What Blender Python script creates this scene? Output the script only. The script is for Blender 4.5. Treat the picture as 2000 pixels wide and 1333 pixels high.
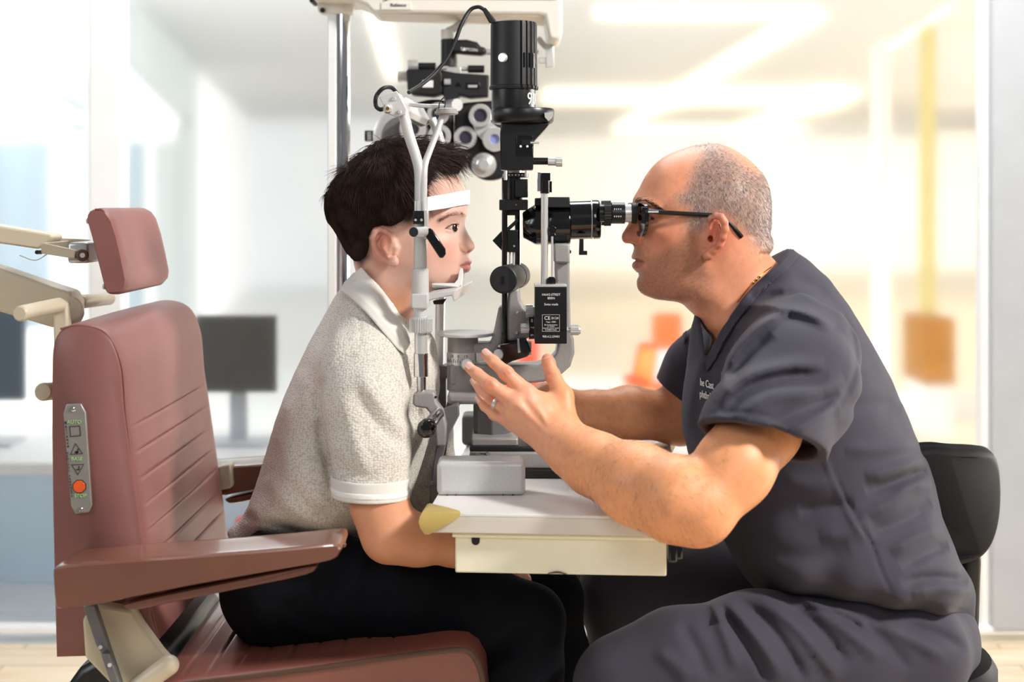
import bpy, bmesh, math, random
import numpy as np
from mathutils import Vector, Matrix, Quaternion

for _o in list(bpy.data.objects):
    bpy.data.objects.remove(_o)
scene = bpy.context.scene
COL = scene.collection
random.seed(4)
RNG = np.random.default_rng(7)

# ------------------------------------------------------------------ camera
F, CX, YH, ZC = 2778.0, 1000.0, 400.0, 1.18      # focal length in pixels, vertical line, horizon line, camera height
cam_data = bpy.data.cameras.new('camera')
cam = bpy.data.objects.new('camera', cam_data)
COL.objects.link(cam)
cam.location = (0, 0, ZC)
cam.rotation_euler = (math.pi / 2, 0, 0)
cam_data.sensor_width = 36.0
cam_data.lens = F * 36.0 / 2000.0
cam_data.shift_y = -(666.5 - YH) / 2000.0
cam_data.dof.use_dof = True
cam_data.dof.focus_distance = 2.05
cam_data.dof.aperture_fstop = 3.8
cam_data.clip_end = 200
scene.camera = cam

# ------------------------------------------------------------------ world, lamps, exposure
scene.view_settings.view_transform = 'Standard'
scene.view_settings.look = 'None'
scene.view_settings.exposure = 0.0
scene.view_settings.gamma = 1.0
scene.view_settings.use_curve_mapping = False
world = bpy.data.worlds.new('world')
scene.world = world
world.use_nodes = True
world.node_tree.nodes['Background'].inputs[0].default_value = (0.93, 0.96, 1.0, 1)
world.node_tree.nodes['Background'].inputs[1].default_value = 0.20


def lamp(name, loc, target, power, size, color=(1, 1, 1), size_y=None):
    l = bpy.data.lights.new(name, 'AREA')
    l.energy, l.color, l.shape, l.size = power, color, 'RECTANGLE', size
    l.size_y = size_y or size
    o = bpy.data.objects.new(name, l)
    o.location = loc
    o.rotation_euler = (Vector(target) - Vector(loc)).to_track_quat('-Z', 'Y').to_euler()
    COL.objects.link(o)
    return o


lamp('key_softbox', (2.35, 0.85, 2.75), (-0.05, 2.1, 0.95), 125, 0.42, (1.0, 0.955, 0.90))
lamp('front_fill', (0.9, -0.5, 2.3), (0.1, 2.0, 0.9), 17, 0.9, (1.0, 0.97, 0.94))  # added fill that lifts the surfaces facing the camera
lamp('window_light', (-2.6, 0.7, 2.1), (-0.3, 2.1, 0.8), 24, 1.2, (0.96, 0.98, 1.0))
lamp('floor_fill', (0.0, 3.3, 2.9), (0.0, 3.2, 0.0), 50, 1.6, (0.97, 0.985, 1.0), 0.8)  # added overhead fill to brighten the wood floor
lamp('office_fill_cool', (-1.7, 5.0, 2.28), (-3.0, 18.0, 1.6), 108, 1.4, (0.95, 0.975, 1.0), 0.6)  # added fill above the view, brightens the left of the office
lamp('office_fill_warm', (2.4, 5.0, 2.28), (1.2, 18.0, 1.6), 8, 2.4, (1.0, 0.95, 0.87), 0.6)  # added weak warm fill above the view for the right of the office
lamp('office_ceiling_fill', (0.35, 4.9, 0.35), (0.4, 16.0, 2.6), 60, 1.6, (1.0, 0.955, 0.90), 0.6)  # added fill facing away from the camera, brightens the office ceiling
lamp('office_wall_fill', (3.0, 21.0, 1.9), (3.0, 25.5, 1.1), 52, 7.0, (1.0, 0.98, 0.94), 0.8)  # added fill aimed at the far wall, no fitting there
lamp('office_side_fill', (12.0, 10.5, 1.5), (0.0, 15.0, 1.6), 2500, 12.0, (1.0, 0.965, 0.92), 3.0)  # unseen side fill added to light the deep office evenly, no windows there


# ------------------------------------------------------------------ helpers
def P(px, py, d):
    """the point that shows at pixel (px, py) at distance d"""
    return Vector(((px - CX) * d / F, d, ZC - (py - YH) * d / F))


def R(r, d):
    return r * d / F


def s2l(c):
    return tuple(((v / 255.0) / 12.92 if v / 255.0 <= 0.04045 else ((v / 255.0 + 0.055) / 1.055) ** 2.4) for v in c[:3]) + (1.0,)


def tag(o, label=None, cat=None, group=None, kind=None):
    if label: o['label'] = label
    if cat: o['category'] = cat
    if group: o['group'] = group
    if kind: o['kind'] = kind
    return o


def thing(name, loc, label, cat, group=None):
    o = bpy.data.objects.new(name, None)
    COL.objects.link(o)
    o.location = loc
    o.empty_display_size = 0.05
    return tag(o, label, cat, group)


_root = {}


def origin_of(o):
    w = Vector((0, 0, 0))
    while o is not None:
        w += o.location
        o = o.parent
    return w


def link_mesh(name, me, parent=None):
    o = bpy.data.objects.new(name, me)
    COL.objects.link(o)
    if parent is not None:
        me.transform(Matrix.Translation(-origin_of(parent)))
        o.parent = parent
    return o


def crom(pts, n=6):
    """Catmull-Rom through points (any length tuples)"""
    a = [np.array(p, float) for p in pts]
    if len(a) < 3:
        return [tuple(a[0] + (a[1] - a[0]) * t / n) for t in range(n + 1)]
    a = [2 * a[0] - a[1]] + a + [2 * a[-1] - a[-2]]
    out = []
    for i in range(1, len(a) - 2):
        p0, p1, p2, p3 = a[i - 1:i + 3]
        for k in range(n):
            t = k / n
            out.append(tuple(0.5 * (2 * p1 + (p2 - p0) * t + (2 * p0 - 5 * p1 + 4 * p2 - p3) * t * t + (3 * p1 - p0 - 3 * p2 + p3) * t ** 3)))
    out.append(tuple(a[-2]))
    return out


class MB:
    def __init__(self):
        self.bm = bmesh.new()
        self.mi = 0

    def _face(self, vs):
        try:
            f = self.bm.faces.new(vs)
            f.material_index = self.mi
            f.smooth = True
            return f
        except ValueError:
            return None

    def loft(self, rings, cap=True, closed=True):
        rv = [[self.bm.verts.new(p) for p in ring] for ring in rings]
        n = len(rv[0])
        for a, b in zip(rv, rv[1:]):
            for i in range(n if closed else n - 1):
                j = (i + 1) % n
                self._face([a[i], a[j], b[j], b[i]])
        if cap:
            self._face(list(reversed(rv[0])))
            self._face(rv[-1])
        return self

    def box(self, c, size, rot=None):
        c = Vector(c)
        h = Vector(size) / 2
        m = rot.to_3x3() if rot is not None else Matrix.Identity(3)
        v = [c + m @ Vector((sx * h.x, sy * h.y, sz * h.z)) for sz in (-1, 1) for sx, sy in ((-1, -1), (1, -1), (1, 1), (-1, 1))]
        return self.loft([v[:4], v[4:]])

    def pbox(self, x0, x1, y0, y1, d, depth):
        """a box that shows as the rectangle x0..x1, y0..y1 at its near face d"""
        a, b = P(x0, y0, d), P(x1, y1, d)
        return self.box(((a.x + b.x) / 2, d + depth / 2, (a.z + b.z) / 2), (abs(b.x - a.x), depth, abs(a.z - b.z)))

    def prism(self, pts, dref, d0, d1, slices=None, skew=0.0):
        """outline in pixels at distance dref, carried straight back from d0 to d1"""
        q = [P(x, y, dref) for x, y in pts]
        area = sum(q[i - 1].x * q[i].z - q[i].x * q[i - 1].z for i in range(len(q)))
        if area < 0:
            q.reverse()
        return self.loft([[Vector((p.x + (d - dref) * skew, d, p.z)) for p in q] for d in (slices or (d0, d1))])

    def _frame(self, ax):
        ax = Vector(ax).normalized()
        up = Vector((0, 0, 1)) if abs(ax.z) < 0.9 else Vector((1, 0, 0))
        u = ax.cross(up).normalized()
        return u, ax.cross(u).normalized()

    def lathe(self, p0, p1, prof, seg=32, knurl=0.0, sq=(1, 1)):
        """prof = [(t in 0..1, radius)] along p0-p1; knurl > 0 makes ribs"""
        p0, p1 = Vector(p0), Vector(p1)
        u, w = self._frame(p1 - p0)
        rings = []
        for t, r in prof:
            c = p0.lerp(p1, t)
            ring = []
            for i in range(seg):
                a = 2 * math.pi * i / seg
                rr = r * (1 - (knurl if i % 2 else 0))
                ring.append(c + u * (math.cos(a) * rr * sq[0]) + w * (math.sin(a) * rr * sq[1]))
            rings.append(ring)
        return self.loft(rings)

    def cyl(self, p0, p1, r0, r1=None, seg=28, knurl=0.0):
        r1 = r0 if r1 is None else r1
        return self.lathe(p0, p1, [(0, r0), (1, r1)], seg, knurl)

    def tube(self, pts, r, seg=12, n=6, flat=1.0):
        rr = r if isinstance(r, (list, tuple)) else [r] * len(pts)
        q = crom([tuple(p) + (k,) for p, k in zip(pts, rr)], n)
        c = [Vector(p[:3]) for p in q]
        rad = [p[3] for p in q]
        t0 = (c[1] - c[0]).normalized()
        u, w = self._frame(t0)
        rings = []
        for i, p in enumerate(c):
            t = (c[min(i + 1, len(c) - 1)] - c[max(i - 1, 0)]).normalized()
            u = (u - t * u.dot(t)).normalized()
            w = t.cross(u)
            rings.append([p + u * math.cos(a) * rad[i] + w * math.sin(a) * rad[i] * flat for a in (2 * math.pi * k / seg for k in range(seg))])
        return self.loft(rings)

    def ball(self, c, r, scale=(1, 1, 1), seg=24):
        c = Vector(c)
        rings = []
        for i in range(1, seg // 2):
            th = math.pi * i / (seg // 2)
            rings.append([c + Vector((math.sin(th) * math.cos(a) * r * scale[0], math.sin(th) * math.sin(a) * r * scale[1], -math.cos(th) * r * scale[2]))
                          for a in (2 * math.pi * k / seg for k in range(seg))])
        return self.loft(rings)

    def build(self, name, mats, parent=None, bevel=0.0, seg=2, angle=35, label=None, subsurf=0):
        bmesh.ops.recalc_face_normals(self.bm, faces=self.bm.faces)
        me = bpy.data.meshes.new(name)
        self.bm.to_mesh(me)
        self.bm.free()
        for m in (mats if isinstance(mats, (list, tuple)) else [mats]):
            me.materials.append(m)
        me.set_sharp_from_angle(angle=math.radians(angle))
        o = link_mesh(name, me, parent)
        if subsurf:
            s = o.modifiers.new('smooth', 'SUBSURF')
            s.levels = s.render_levels = subsurf
        if bevel:
            b = o.modifiers.new('bevel', 'BEVEL')
            b.width, b.segments, b.limit_method, b.angle_limit = bevel, seg, 'ANGLE', math.radians(38)
            b.harden_normals = False
        if label: o['label'] = label
        return o


# ------------------------------------------------------------------ materials
def nodes_of(name):
    m = bpy.data.materials.new(name)
    m.use_nodes = True
    nt = m.node_tree
    return m, nt, nt.nodes['Principled BSDF']


def mat(name, col, rough=0.5, metal=0.0, var=0.06, vscale=12.0, bump=0.0, bscale=300.0, coat=0.0, spec=0.5, emit=None, estr=1.0,
        trans=0.0, sheen=0.0, ior=1.5, speckle=0.0, alpha=1.0):
    m, nt, b = nodes_of(name)
    N = nt.nodes.new
    c = s2l(col)
    tc = N('ShaderNodeTexCoord')
    ns = N('ShaderNodeTexNoise')
    ns.inputs['Scale'].default_value = vscale
    ns.inputs['Detail'].default_value = 4
    nt.links.new(tc.outputs['Object'], ns.inputs['Vector'])
    rp = N('ShaderNodeValToRGB')
    rp.color_ramp.elements[0].position, rp.color_ramp.elements[1].position = 0.3, 0.7
    rp.color_ramp.elements[0].color = tuple(v * (1 - var) for v in c[:3]) + (1,)
    rp.color_ramp.elements[1].color = tuple(min(1, v * (1 + var)) for v in c[:3]) + (1,)
    nt.links.new(ns.outputs['Fac'], rp.inputs['Fac'])
    src = rp.outputs['Color']
    if speckle:
        sp = N('ShaderNodeTexNoise')
        sp.inputs['Scale'].default_value = bscale * 1.3
        sp.inputs['Detail'].default_value = 1
        nt.links.new(tc.outputs['Object'], sp.inputs['Vector'])
        r2 = N('ShaderNodeValToRGB')
        r2.color_ramp.elements[0].position, r2.color_ramp.elements[1].position = 0.36, 0.5
        r2.color_ramp.elements[0].color = (1 - speckle,) * 3 + (1,)
        r2.color_ramp.elements[1].color = (1, 1, 1, 1)
        nt.links.new(sp.outputs['Fac'], r2.inputs['Fac'])
        mx = N('ShaderNodeMix')
        mx.data_type, mx.blend_type = 'RGBA', 'MULTIPLY'
        mx.inputs['Factor'].default_value = 1
        nt.links.new(src, mx.inputs['A'])
        nt.links.new(r2.outputs['Color'], mx.inputs['B'])
        src = mx.outputs['Result']
    nt.links.new(src, b.inputs['Base Color'])
    b.inputs['Roughness'].default_value = rough
    b.inputs['Metallic'].default_value = metal
    b.inputs['Specular IOR Level'].default_value = spec
    b.inputs['Coat Weight'].default_value = coat
    b.inputs['Coat Roughness'].default_value = 0.12
    b.inputs['Transmission Weight'].default_value = trans
    b.inputs['IOR'].default_value = ior
    b.inputs['Alpha'].default_value = alpha
    if sheen:
        b.inputs['Sheen Weight'].default_value = sheen
        b.inputs['Sheen Roughness'].default_value = 0.5
    if emit:
        b.inputs['Emission Color'].default_value = s2l(emit)
        b.inputs['Emission Strength'].default_value = estr
    if bump:
        n2 = N('ShaderNodeTexNoise')
        n2.inputs['Scale'].default_value = bscale
        n2.inputs['Detail'].default_value = 3
        nt.links.new(tc.outputs['Object'], n2.inputs['Vector'])
        bp = N('ShaderNodeBump')
        bp.inputs['Strength'].default_value = bump
        bp.inputs['Distance'].default_value = 0.001
        nt.links.new(n2.outputs['Fac'], bp.inputs['Height'])
        nt.links.new(bp.outputs['Normal'], b.inputs['Normal'])
    return m


def knit_mat(name, col, pitch=0.0042, strength=0.9):
    """seed-stitch knit: a staggered grid of small bumps"""
    m, nt, b = nodes_of(name)
    N, L = nt.nodes.new, nt.links.new
    tc = N('ShaderNodeTexCoord')
    mp = N('ShaderNodeMapping')
    mp.inputs['Scale'].default_value = (0.9, 0.9, 1.15)
    L(tc.outputs['Object'], mp.inputs['Vector'])
    vo = N('ShaderNodeTexVoronoi')
    vo.inputs['Scale'].default_value = 1.0 / pitch
    vo.inputs['Randomness'].default_value = 0.62
    L(mp.outputs['Vector'], vo.inputs['Vector'])

    def math_(op, a, bb=None):
        n = N('ShaderNodeMath')
        n.operation = op
        for i, v in enumerate((a, bb)):
            if v is None: continue
            if isinstance(v, (int, float)): n.inputs[i].default_value = v
            else: L(v, n.inputs[i])
        return n.outputs[0]
    h = math_('SUBTRACT', 1.0, vo.outputs['Distance'])
    nz = N('ShaderNodeTexNoise')
    nz.inputs['Scale'].default_value = 900
    L(tc.outputs['Object'], nz.inputs['Vector'])
    h2 = math_('ADD', h, math_('MULTIPLY', nz.outputs['Fac'], 0.35))
    bp = N('ShaderNodeBump')
    bp.inputs['Strength'].default_value = strength
    bp.inputs['Distance'].default_value = 0.0016
    L(h2, bp.inputs['Height'])
    L(bp.outputs['Normal'], b.inputs['Normal'])
    rp = N('ShaderNodeValToRGB')
    cc = s2l(col)
    rp.color_ramp.elements[0].color = tuple(v * 0.74 for v in cc[:3]) + (1,)
    rp.color_ramp.elements[1].color = tuple(min(1, v * 1.05) for v in cc[:3]) + (1,)
    rp.color_ramp.elements[0].position = 0.25
    rp.color_ramp.elements[1].position = 0.62
    L(h, rp.inputs['Fac'])
    L(rp.outputs['Color'], b.inputs['Base Color'])
    b.inputs['Roughness'].default_value = 0.9
    b.inputs['Specular IOR Level'].default_value = 0.2
    b.inputs['Sheen Weight'].default_value = 0.2
    return m


def wood_mat(name, c1, c2):
    m, nt, b = nodes_of(name)
    N, L = nt.nodes.new, nt.links.new
    tc = N('ShaderNodeTexCoord')
    mp = N('ShaderNodeMapping')
    mp.inputs['Scale'].default_value = (1.2, 9.0, 1)
    L(tc.outputs['Object'], mp.inputs['Vector'])
    nz = N('ShaderNodeTexNoise')
    nz.inputs['Scale'].default_value = 3
    nz.inputs['Detail'].default_value = 6
    L(mp.outputs['Vector'], nz.inputs['Vector'])
    br = N('ShaderNodeTexBrick')
    br.inputs['Scale'].default_value = 1.0
    br.inputs['Brick Width'].default_value = 1.3
    br.inputs['Row Height'].default_value = 0.14
    br.inputs['Mortar Size'].default_value = 0.004
    br.inputs['Color1'].default_value = (1, 1, 1, 1)
    br.inputs['Color2'].default_value = (0.86, 0.86, 0.86, 1)
    br.inputs['Mortar'].default_value = (0.6, 0.6, 0.6, 1)
    L(tc.outputs['Object'], br.inputs['Vector'])
    rp = N('ShaderNodeValToRGB')
    rp.color_ramp.elements[0].position, rp.color_ramp.elements[1].position = 0.3, 0.7
    rp.color_ramp.elements[0].color, rp.color_ramp.elements[1].color = s2l(c1), s2l(c2)
    L(nz.outputs['Fac'], rp.inputs['Fac'])
    mx = N('ShaderNodeMix')
    mx.data_type, mx.blend_type = 'RGBA', 'MULTIPLY'
    mx.inputs['Factor'].default_value = 1
    L(rp.outputs['Color'], mx.inputs['A'])
    L(br.outputs['Color'], mx.inputs['B'])
    L(mx.outputs['Result'], b.inputs['Base Color'])
    b.inputs['Roughness'].default_value = 0.45
    return m


def attr_mat(name, rough=0.5, sss=0.0, bump=0.15, bscale=700, coat=0.0, spec=0.4, sheen=0.0, var=0.10, vscale=60.0):
    """colour kept per vertex in the attribute 'tint'"""
    m, nt, b = nodes_of(name)
    N, L = nt.nodes.new, nt.links.new
    at = N('ShaderNodeAttribute')
    at.attribute_name = 'tint'
    tc = N('ShaderNodeTexCoord')
    nz = N('ShaderNodeTexNoise')
    nz.inputs['Scale'].default_value = vscale
    nz.inputs['Detail'].default_value = 5
    L(tc.outputs['Object'], nz.inputs['Vector'])
    rp = N('ShaderNodeValToRGB')
    rp.color_ramp.elements[0].position, rp.color_ramp.elements[1].position = 0.3, 0.7
    rp.color_ramp.elements[0].color = (1 - var,) * 3 + (1,)
    rp.color_ramp.elements[1].color = (1, 1, 1, 1)
    L(nz.outputs['Fac'], rp.inputs['Fac'])
    mx = N('ShaderNodeMix')
    mx.data_type, mx.blend_type = 'RGBA', 'MULTIPLY'
    mx.inputs['Factor'].default_value = 1
    L(at.outputs['Color'], mx.inputs['A'])
    L(rp.outputs['Color'], mx.inputs['B'])
    L(mx.outputs['Result'], b.inputs['Base Color'])
    b.inputs['Roughness'].default_value = rough
    b.inputs['Specular IOR Level'].default_value = spec
    b.inputs['Coat Weight'].default_value = coat
    b.inputs['Sheen Weight'].default_value = sheen
    if sss:
        b.inputs['Subsurface Weight'].default_value = sss
        b.inputs['Subsurface Radius'].default_value = (1.0, 0.35, 0.2)
        b.inputs['Subsurface Scale'].default_value = 0.006
    n2 = N('ShaderNodeTexNoise')
    n2.inputs['Scale'].default_value = bscale
    n2.inputs['Detail'].default_value = 3
    L(tc.outputs['Object'], n2.inputs['Vector'])
    bp = N('ShaderNodeBump')
    bp.inputs['Strength'].default_value = bump
    bp.inputs['Distance'].default_value = 0.0008
    L(n2.outputs['Fac'], bp.inputs['Height'])
    L(bp.outputs['Normal'], b.inputs['Normal'])
    return m


M = {}
M['leather'] = mat('mauve_leather', (133, 87, 83), 0.46, var=0.10, vscale=9, bump=0.12, bscale=420, spec=0.35)
M['vinyl'] = mat('glossy_mauve_vinyl', (122, 80, 64), 0.24, var=0.12, vscale=7, coat=0.8)
M['seatleather'] = mat('glossy_seat_leather', (134, 82, 72), 0.30, var=0.10, vscale=9, bump=0.08, bscale=420, coat=0.45)
M['piping'] = mat('brown_piping', (86, 62, 48), 0.5)
M['beige'] = mat('beige_enamel', (202, 190, 166), 0.38, var=0.04, bump=0.04, bscale=500)
M['cream'] = mat('cream_enamel', (238, 233, 223), 0.4, var=0.03)
M['tablewhite'] = mat('white_laminate', (226, 225, 222), 0.42, var=0.02)
M['tableedge'] = mat('grey_edge_band', (216, 210, 200), 0.5, var=0.03)
M['apron'] = mat('putty_enamel', (240, 236, 212), 0.42, var=0.04, vscale=18)
M['bumper'] = mat('yellowed_clear_rubber', (218, 190, 112), 0.3, var=0.15, trans=0.25, coat=0.5)
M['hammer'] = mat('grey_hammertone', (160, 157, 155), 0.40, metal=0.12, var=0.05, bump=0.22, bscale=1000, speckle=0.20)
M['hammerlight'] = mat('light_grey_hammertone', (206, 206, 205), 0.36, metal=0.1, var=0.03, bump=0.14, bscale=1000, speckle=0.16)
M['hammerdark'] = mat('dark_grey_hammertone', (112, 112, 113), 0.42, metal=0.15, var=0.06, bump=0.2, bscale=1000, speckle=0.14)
M['silver'] = mat('satin_metal', (216, 216, 214), 0.30, metal=0.5, var=0.04)
M['chrome'] = mat('chrome', (225, 225, 228), 0.09, metal=1.0, var=0.02)
M['black'] = mat('satin_black', (20, 20, 21), 0.32, var=0.15, bump=0.05, bscale=900)
M['gloss'] = mat('gloss_black', (10, 10, 11), 0.14, var=0.1, coat=0.4)
M['matteblack'] = mat('matte_black', (20, 20, 22), 0.5, var=0.12, bump=0.12, bscale=900)
M['rubber'] = mat('black_rubber', (14, 14, 15), 0.55)
M['white'] = mat('white_plastic', (238, 238, 236), 0.45, var=0.02)
M['strap'] = mat('white_paper_band', (246, 246, 246), 0.7, var=0.02)
M['paint'] = mat('white_print', (235, 235, 232), 0.6, var=0.0)
M['darkprint'] = mat('dark_print', (48, 46, 48), 0.6, var=0.0)
M['greenprint'] = mat('pale_green_print', (168, 214, 140), 0.6, var=0.0)
M['orange'] = mat('orange_button', (236, 92, 30), 0.4)
M['panel'] = mat('brushed_panel', (158, 154, 148), 0.42, metal=0.5, var=0.05, vscale=60)
M['brass'] = mat('gold', (222, 170, 78), 0.2, metal=1.0)
M['glass'] = mat('dark_lens', (40, 34, 36), 0.15, var=0.05, spec=0.25, alpha=0.55)
M['blackleather'] = mat('black_leather', (12, 12, 13), 0.6, var=0.15, bump=0.1, bscale=400, spec=0.1)

# ================================================================== the setting
M['floor'] = wood_mat('light_oak_floor', (236, 208, 172), (252, 236, 208))
M['officefloor'] = mat('white_office_floor', (225, 228, 230), 0.3, var=0.03, vscale=1.0)
M['ceiling'] = mat('white_ceiling', (216, 218, 219), 0.9, var=0.02, vscale=1.0)
M['coolwall'] = mat('cool_white_wall', (234, 238, 242), 0.9, var=0.03, vscale=0.8)
M['warmwall'] = mat('warm_cream_wall', (250, 247, 240), 0.9, var=0.03, vscale=0.6)
M['greywall'] = mat('grey_blue_panel', (176, 186, 190), 0.7, var=0.05, vscale=1.0)
M['bluepane'] = mat('blue_grey_blind', (138, 158, 172), 0.6, var=0.10, vscale=1.5)
M['frame'] = mat('white_frame', (244, 245, 245), 0.5, var=0.02)
M['mullion'] = mat('cool_grey_mullion', (186, 191, 197), 0.5, metal=0.1, var=0.03)
M['strip'] = mat('ceiling_strip_light', (255, 250, 235), 0.5, var=0.0, emit=(255, 246, 226), estr=1.4)
M['desk'] = mat('white_desk', (238, 240, 240), 0.4, var=0.02)
M['deskblue'] = mat('pale_blue_desk_panel', (204, 226, 242), 0.5, var=0.05, vscale=2)
M['screen'] = mat('dark_monitor', (74, 72, 70), 0.6, var=0.1)
M['screenblue'] = mat('slate_monitor', (66, 80, 94), 0.6, var=0.1)
M['orangefab'] = mat('orange_fabric', (238, 88, 34), 0.8, var=0.08)
M['orangefab2'] = mat('light_orange_fabric', (206, 84, 24), 0.8, var=0.08)
M['redfab'] = mat('red_orange_fabric', (226, 58, 34), 0.8, var=0.08)
M['yellow'] = mat('yellow_paint', (214, 200, 134), 0.7, var=0.08)
M['ochre'] = mat('ochre_board', (182, 124, 48), 0.7, var=0.1)

GL = 3.815     # the glass partition
CEIL = 2.40


def struct(name, mb, m, bevel=0.0):
    return tag(mb.build(name, m, None, bevel), kind='structure')


def floor_d(y):          # distance at which the floor shows at pixel row y
    return ZC * F / (y - YH)


def ceil_pt(px, py):     # point of the ceiling that shows at a pixel
    d = (CEIL - ZC) * F / (YH - py)
    return P(px, py, d)


struct('floor', MB().box((0, 1.9, -0.05), (9.0, 3.83, 0.1)), M['floor'])
struct('floor_office', MB().box((-5.6, 15.4, -0.05), (11.0, 23.16, 0.1)), M['officefloor'])
M['warmfloor'] = mat('cream_office_floor', (234, 222, 200), 0.4, var=0.03, vscale=1.0)
struct('floor_office_warm', MB().box((5.4, 15.4, -0.05), (11.0, 23.16, 0.1)), M['warmfloor'])
struct('ceiling', MB().box((0, 16.0, CEIL + 0.06), (22.0, 21.0, 0.12)), M['ceiling'])
# left wall of the office runs away to the left, the cool end wall and the warm end wall stand behind
wl0, wl1 = ceil_pt(240, 0), ceil_pt(490, 235)
dirw = (wl1 - wl0).normalized()
nrm = Vector((dirw.y, -dirw.x, 0))
a0 = wl0 - dirw * 4.2
bmw = MB()
q = [a0, wl1, wl1 - nrm * 0.15, a0 - nrm * 0.15]
bmw.loft([[Vector((p.x, p.y, 0)) for p in q], [Vector((p.x, p.y, CEIL)) for p in q]])
struct('wall_left', bmw, M['coolwall'])
struct('wall_back', MB().box((wl1.x + 1.4, wl1.y + 0.1, CEIL / 2), (2.8, 0.2, CEIL)), M['coolwall'])
struct('wall_far', MB().box((4.0, 25.6, CEIL / 2), (16.0, 0.2, CEIL)), M['warmwall'])


def wall_strip(name, t0, t1, z0, z1, m, th=0.03):
    """a board on the left office wall from t0 to t1 metres along it"""
    p, q2 = wl0 + dirw * t0, wl0 + dirw * t1
    r = [p, q2, q2 + nrm * th, p + nrm * th]
    return struct(name, MB().loft([[Vector((v.x, v.y, z0)) for v in r], [Vector((v.x, v.y, z1)) for v in r]]), m)


# high panels, rails and the two blinds along the left wall
def wt(px):              # where along the left wall a pixel column meets it
    k = (px - CX) / F
    return (k * wl0.y - wl0.x) / (dirw.x - k * dirw.y)


def wz(px, py):
    d = (wl0 + dirw * wt(px)).y
    return P(px, py, d).z


def wall_patch(name, pts, m, th=0.03):
    """a board or pane on the left office wall with the outline it shows"""
    q = []
    for x, y in pts:
        b = wl0 + dirw * wt(x)
        q.append(Vector((b.x, b.y, P(x, y, b.y).z)))
    return struct(name, MB().loft([q, [v + nrm * th for v in q]]), m)


M['beigewall'] = mat('warm_grey_panel', (206, 202, 198), 0.8, var=0.04, vscale=1.0)
wall_patch('trim_1', [(0, 15), (173, 143), (173, 222), (0, 128)], M['greywall'])
wall_patch('trim_2', [(0, 137), (165, 228), (165, 256), (120, 241), (0, 176)], M['greywall'])
wall_patch('trim_3', [(85, -20), (178, 88), (178, -20)], M['beigewall'])
wall_patch('trim_4', [(136, 250), (170, 262), (170, 640), (136, 640)], M['greywall'])
wall_patch('trim_5', [(240, -8), (256, 0), (376, 113), (376, 640), (343, 640), (343, 264), (358, 236), (240, 122)], M['greywall'], 0.05)
wall_patch('trim_17', [(240, 188), (326, 246), (300, 246), (240, 206)], M['greywall'])  # shadow beneath the beam, laid on as a grey board
wall_patch('window_1', [(-40, 275), (88, 275), (88, 640), (-40, 640)], M['bluepane'])
wall_patch('window_2', [(243, 276), (276, 276), (276, 640), (243, 640)], M['bluepane'])
wall_patch('window_3', [(300, 276), (338, 276), (338, 640), (300, 640)], M['greywall'])

# the glass partition between the exam room and the office
mul = MB()
mul.pbox(173, 238, -300, 1238, GL, 0.07)
struct('trim_6', mul, M['frame'], 0.004)
struct('trim_7', MB().pbox(1938, 2040, -300, 1238, GL, 0.08), M['mullion'], 0.004)
struct('trim_8', MB().pbox(1916, 1936, -300, 1238, GL + 0.02, 0.05), M['frame'], 0.004)
struct('trim_9', MB().pbox(-500, 2600, 1226, 1240, GL, 0.05), M['frame'], 0.003)
M['creamframe'] = mat('cream_frame', (234, 226, 212), 0.5, var=0.02)
struct('trim_10', MB().pbox(1712, 1740, 88, 1400, 6.2, 0.10), M['creamframe'], 0.004)
mp = MB()
mp.tube([P(1728, 92, 6.2), P(1852, 6, 7.6)], 0.03, seg=8)
struct('trim_11', mp, M['creamframe'])
for i, (yy, hh) in enumerate(((46, 16), (200, 16), (262, 16))):
    struct('trim_%d' % (12 + i), MB().pbox(1842, 1924, yy - hh / 2, yy + hh / 2, 6.8, 0.06), M['creamframe'])
struct('trim_15', MB().pbox(1804, 1828, 48, 610, 7.0, 0.08), M['yellow'])
struct('trim_16', MB().pbox(1740, 1925, 770, 1020, 7.8, 0.10), M['frame'])

# the pane itself: lightly frosted
M['pane'], nt_, b_ = nodes_of('lightly_frosted_glass')
b_.inputs['Base Color'].default_value = (1, 1, 1, 1)
b_.inputs['Transmission Weight'].default_value = 1.0
b_.inputs['IOR'].default_value = 1.2
b_.inputs['Roughness'].default_value = 0.135
struct('window_4', MB().box((0, GL + 0.12, 1.5), (9.0, 0.008, 2.9)), M['pane'])

# ------------------------------------------------------------------ light strips on the ceiling
def strip(a, b, w, label, nm='ceiling_light'):
    pa, pb = ceil_pt(*a), ceil_pt(*b)
    ax = (pb - pa).normalized()
    sd = Vector((-ax.y, ax.x, 0)) * w / 2
    r = [pa + sd, pb + sd, pb - sd, pa - sd]
    o = MB().loft([[v + Vector((0, 0, -0.035)) for v in r], [v + Vector((0, 0, -0.002)) for v in r]]).build(nm, M['strip'])
    return tag(o, label, 'ceiling light', 'white light strips on the office ceiling')


strip((1165, 20), (1588, 20), 0.15, 'level light strip nearest the top edge of the office ceiling')
strip((1582, 24), (1205, 250), 0.17, 'long slanting light strip running down from the end of the top strip')
strip((1205, 252), (1570, 252), 0.62, 'lowest level light strip, farthest along the office ceiling')
strip((1640, 180), (1455, 248), 0.36, 'short slanting light strip joining the two lower level strips')
strip((1060, 186), (1650, 186), 1.5, 'broad level light band crossing the middle of the office ceiling')
strip((735, 20), (768, 150), 0.10, 'narrow light strip seen beside the chrome pole')

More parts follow.
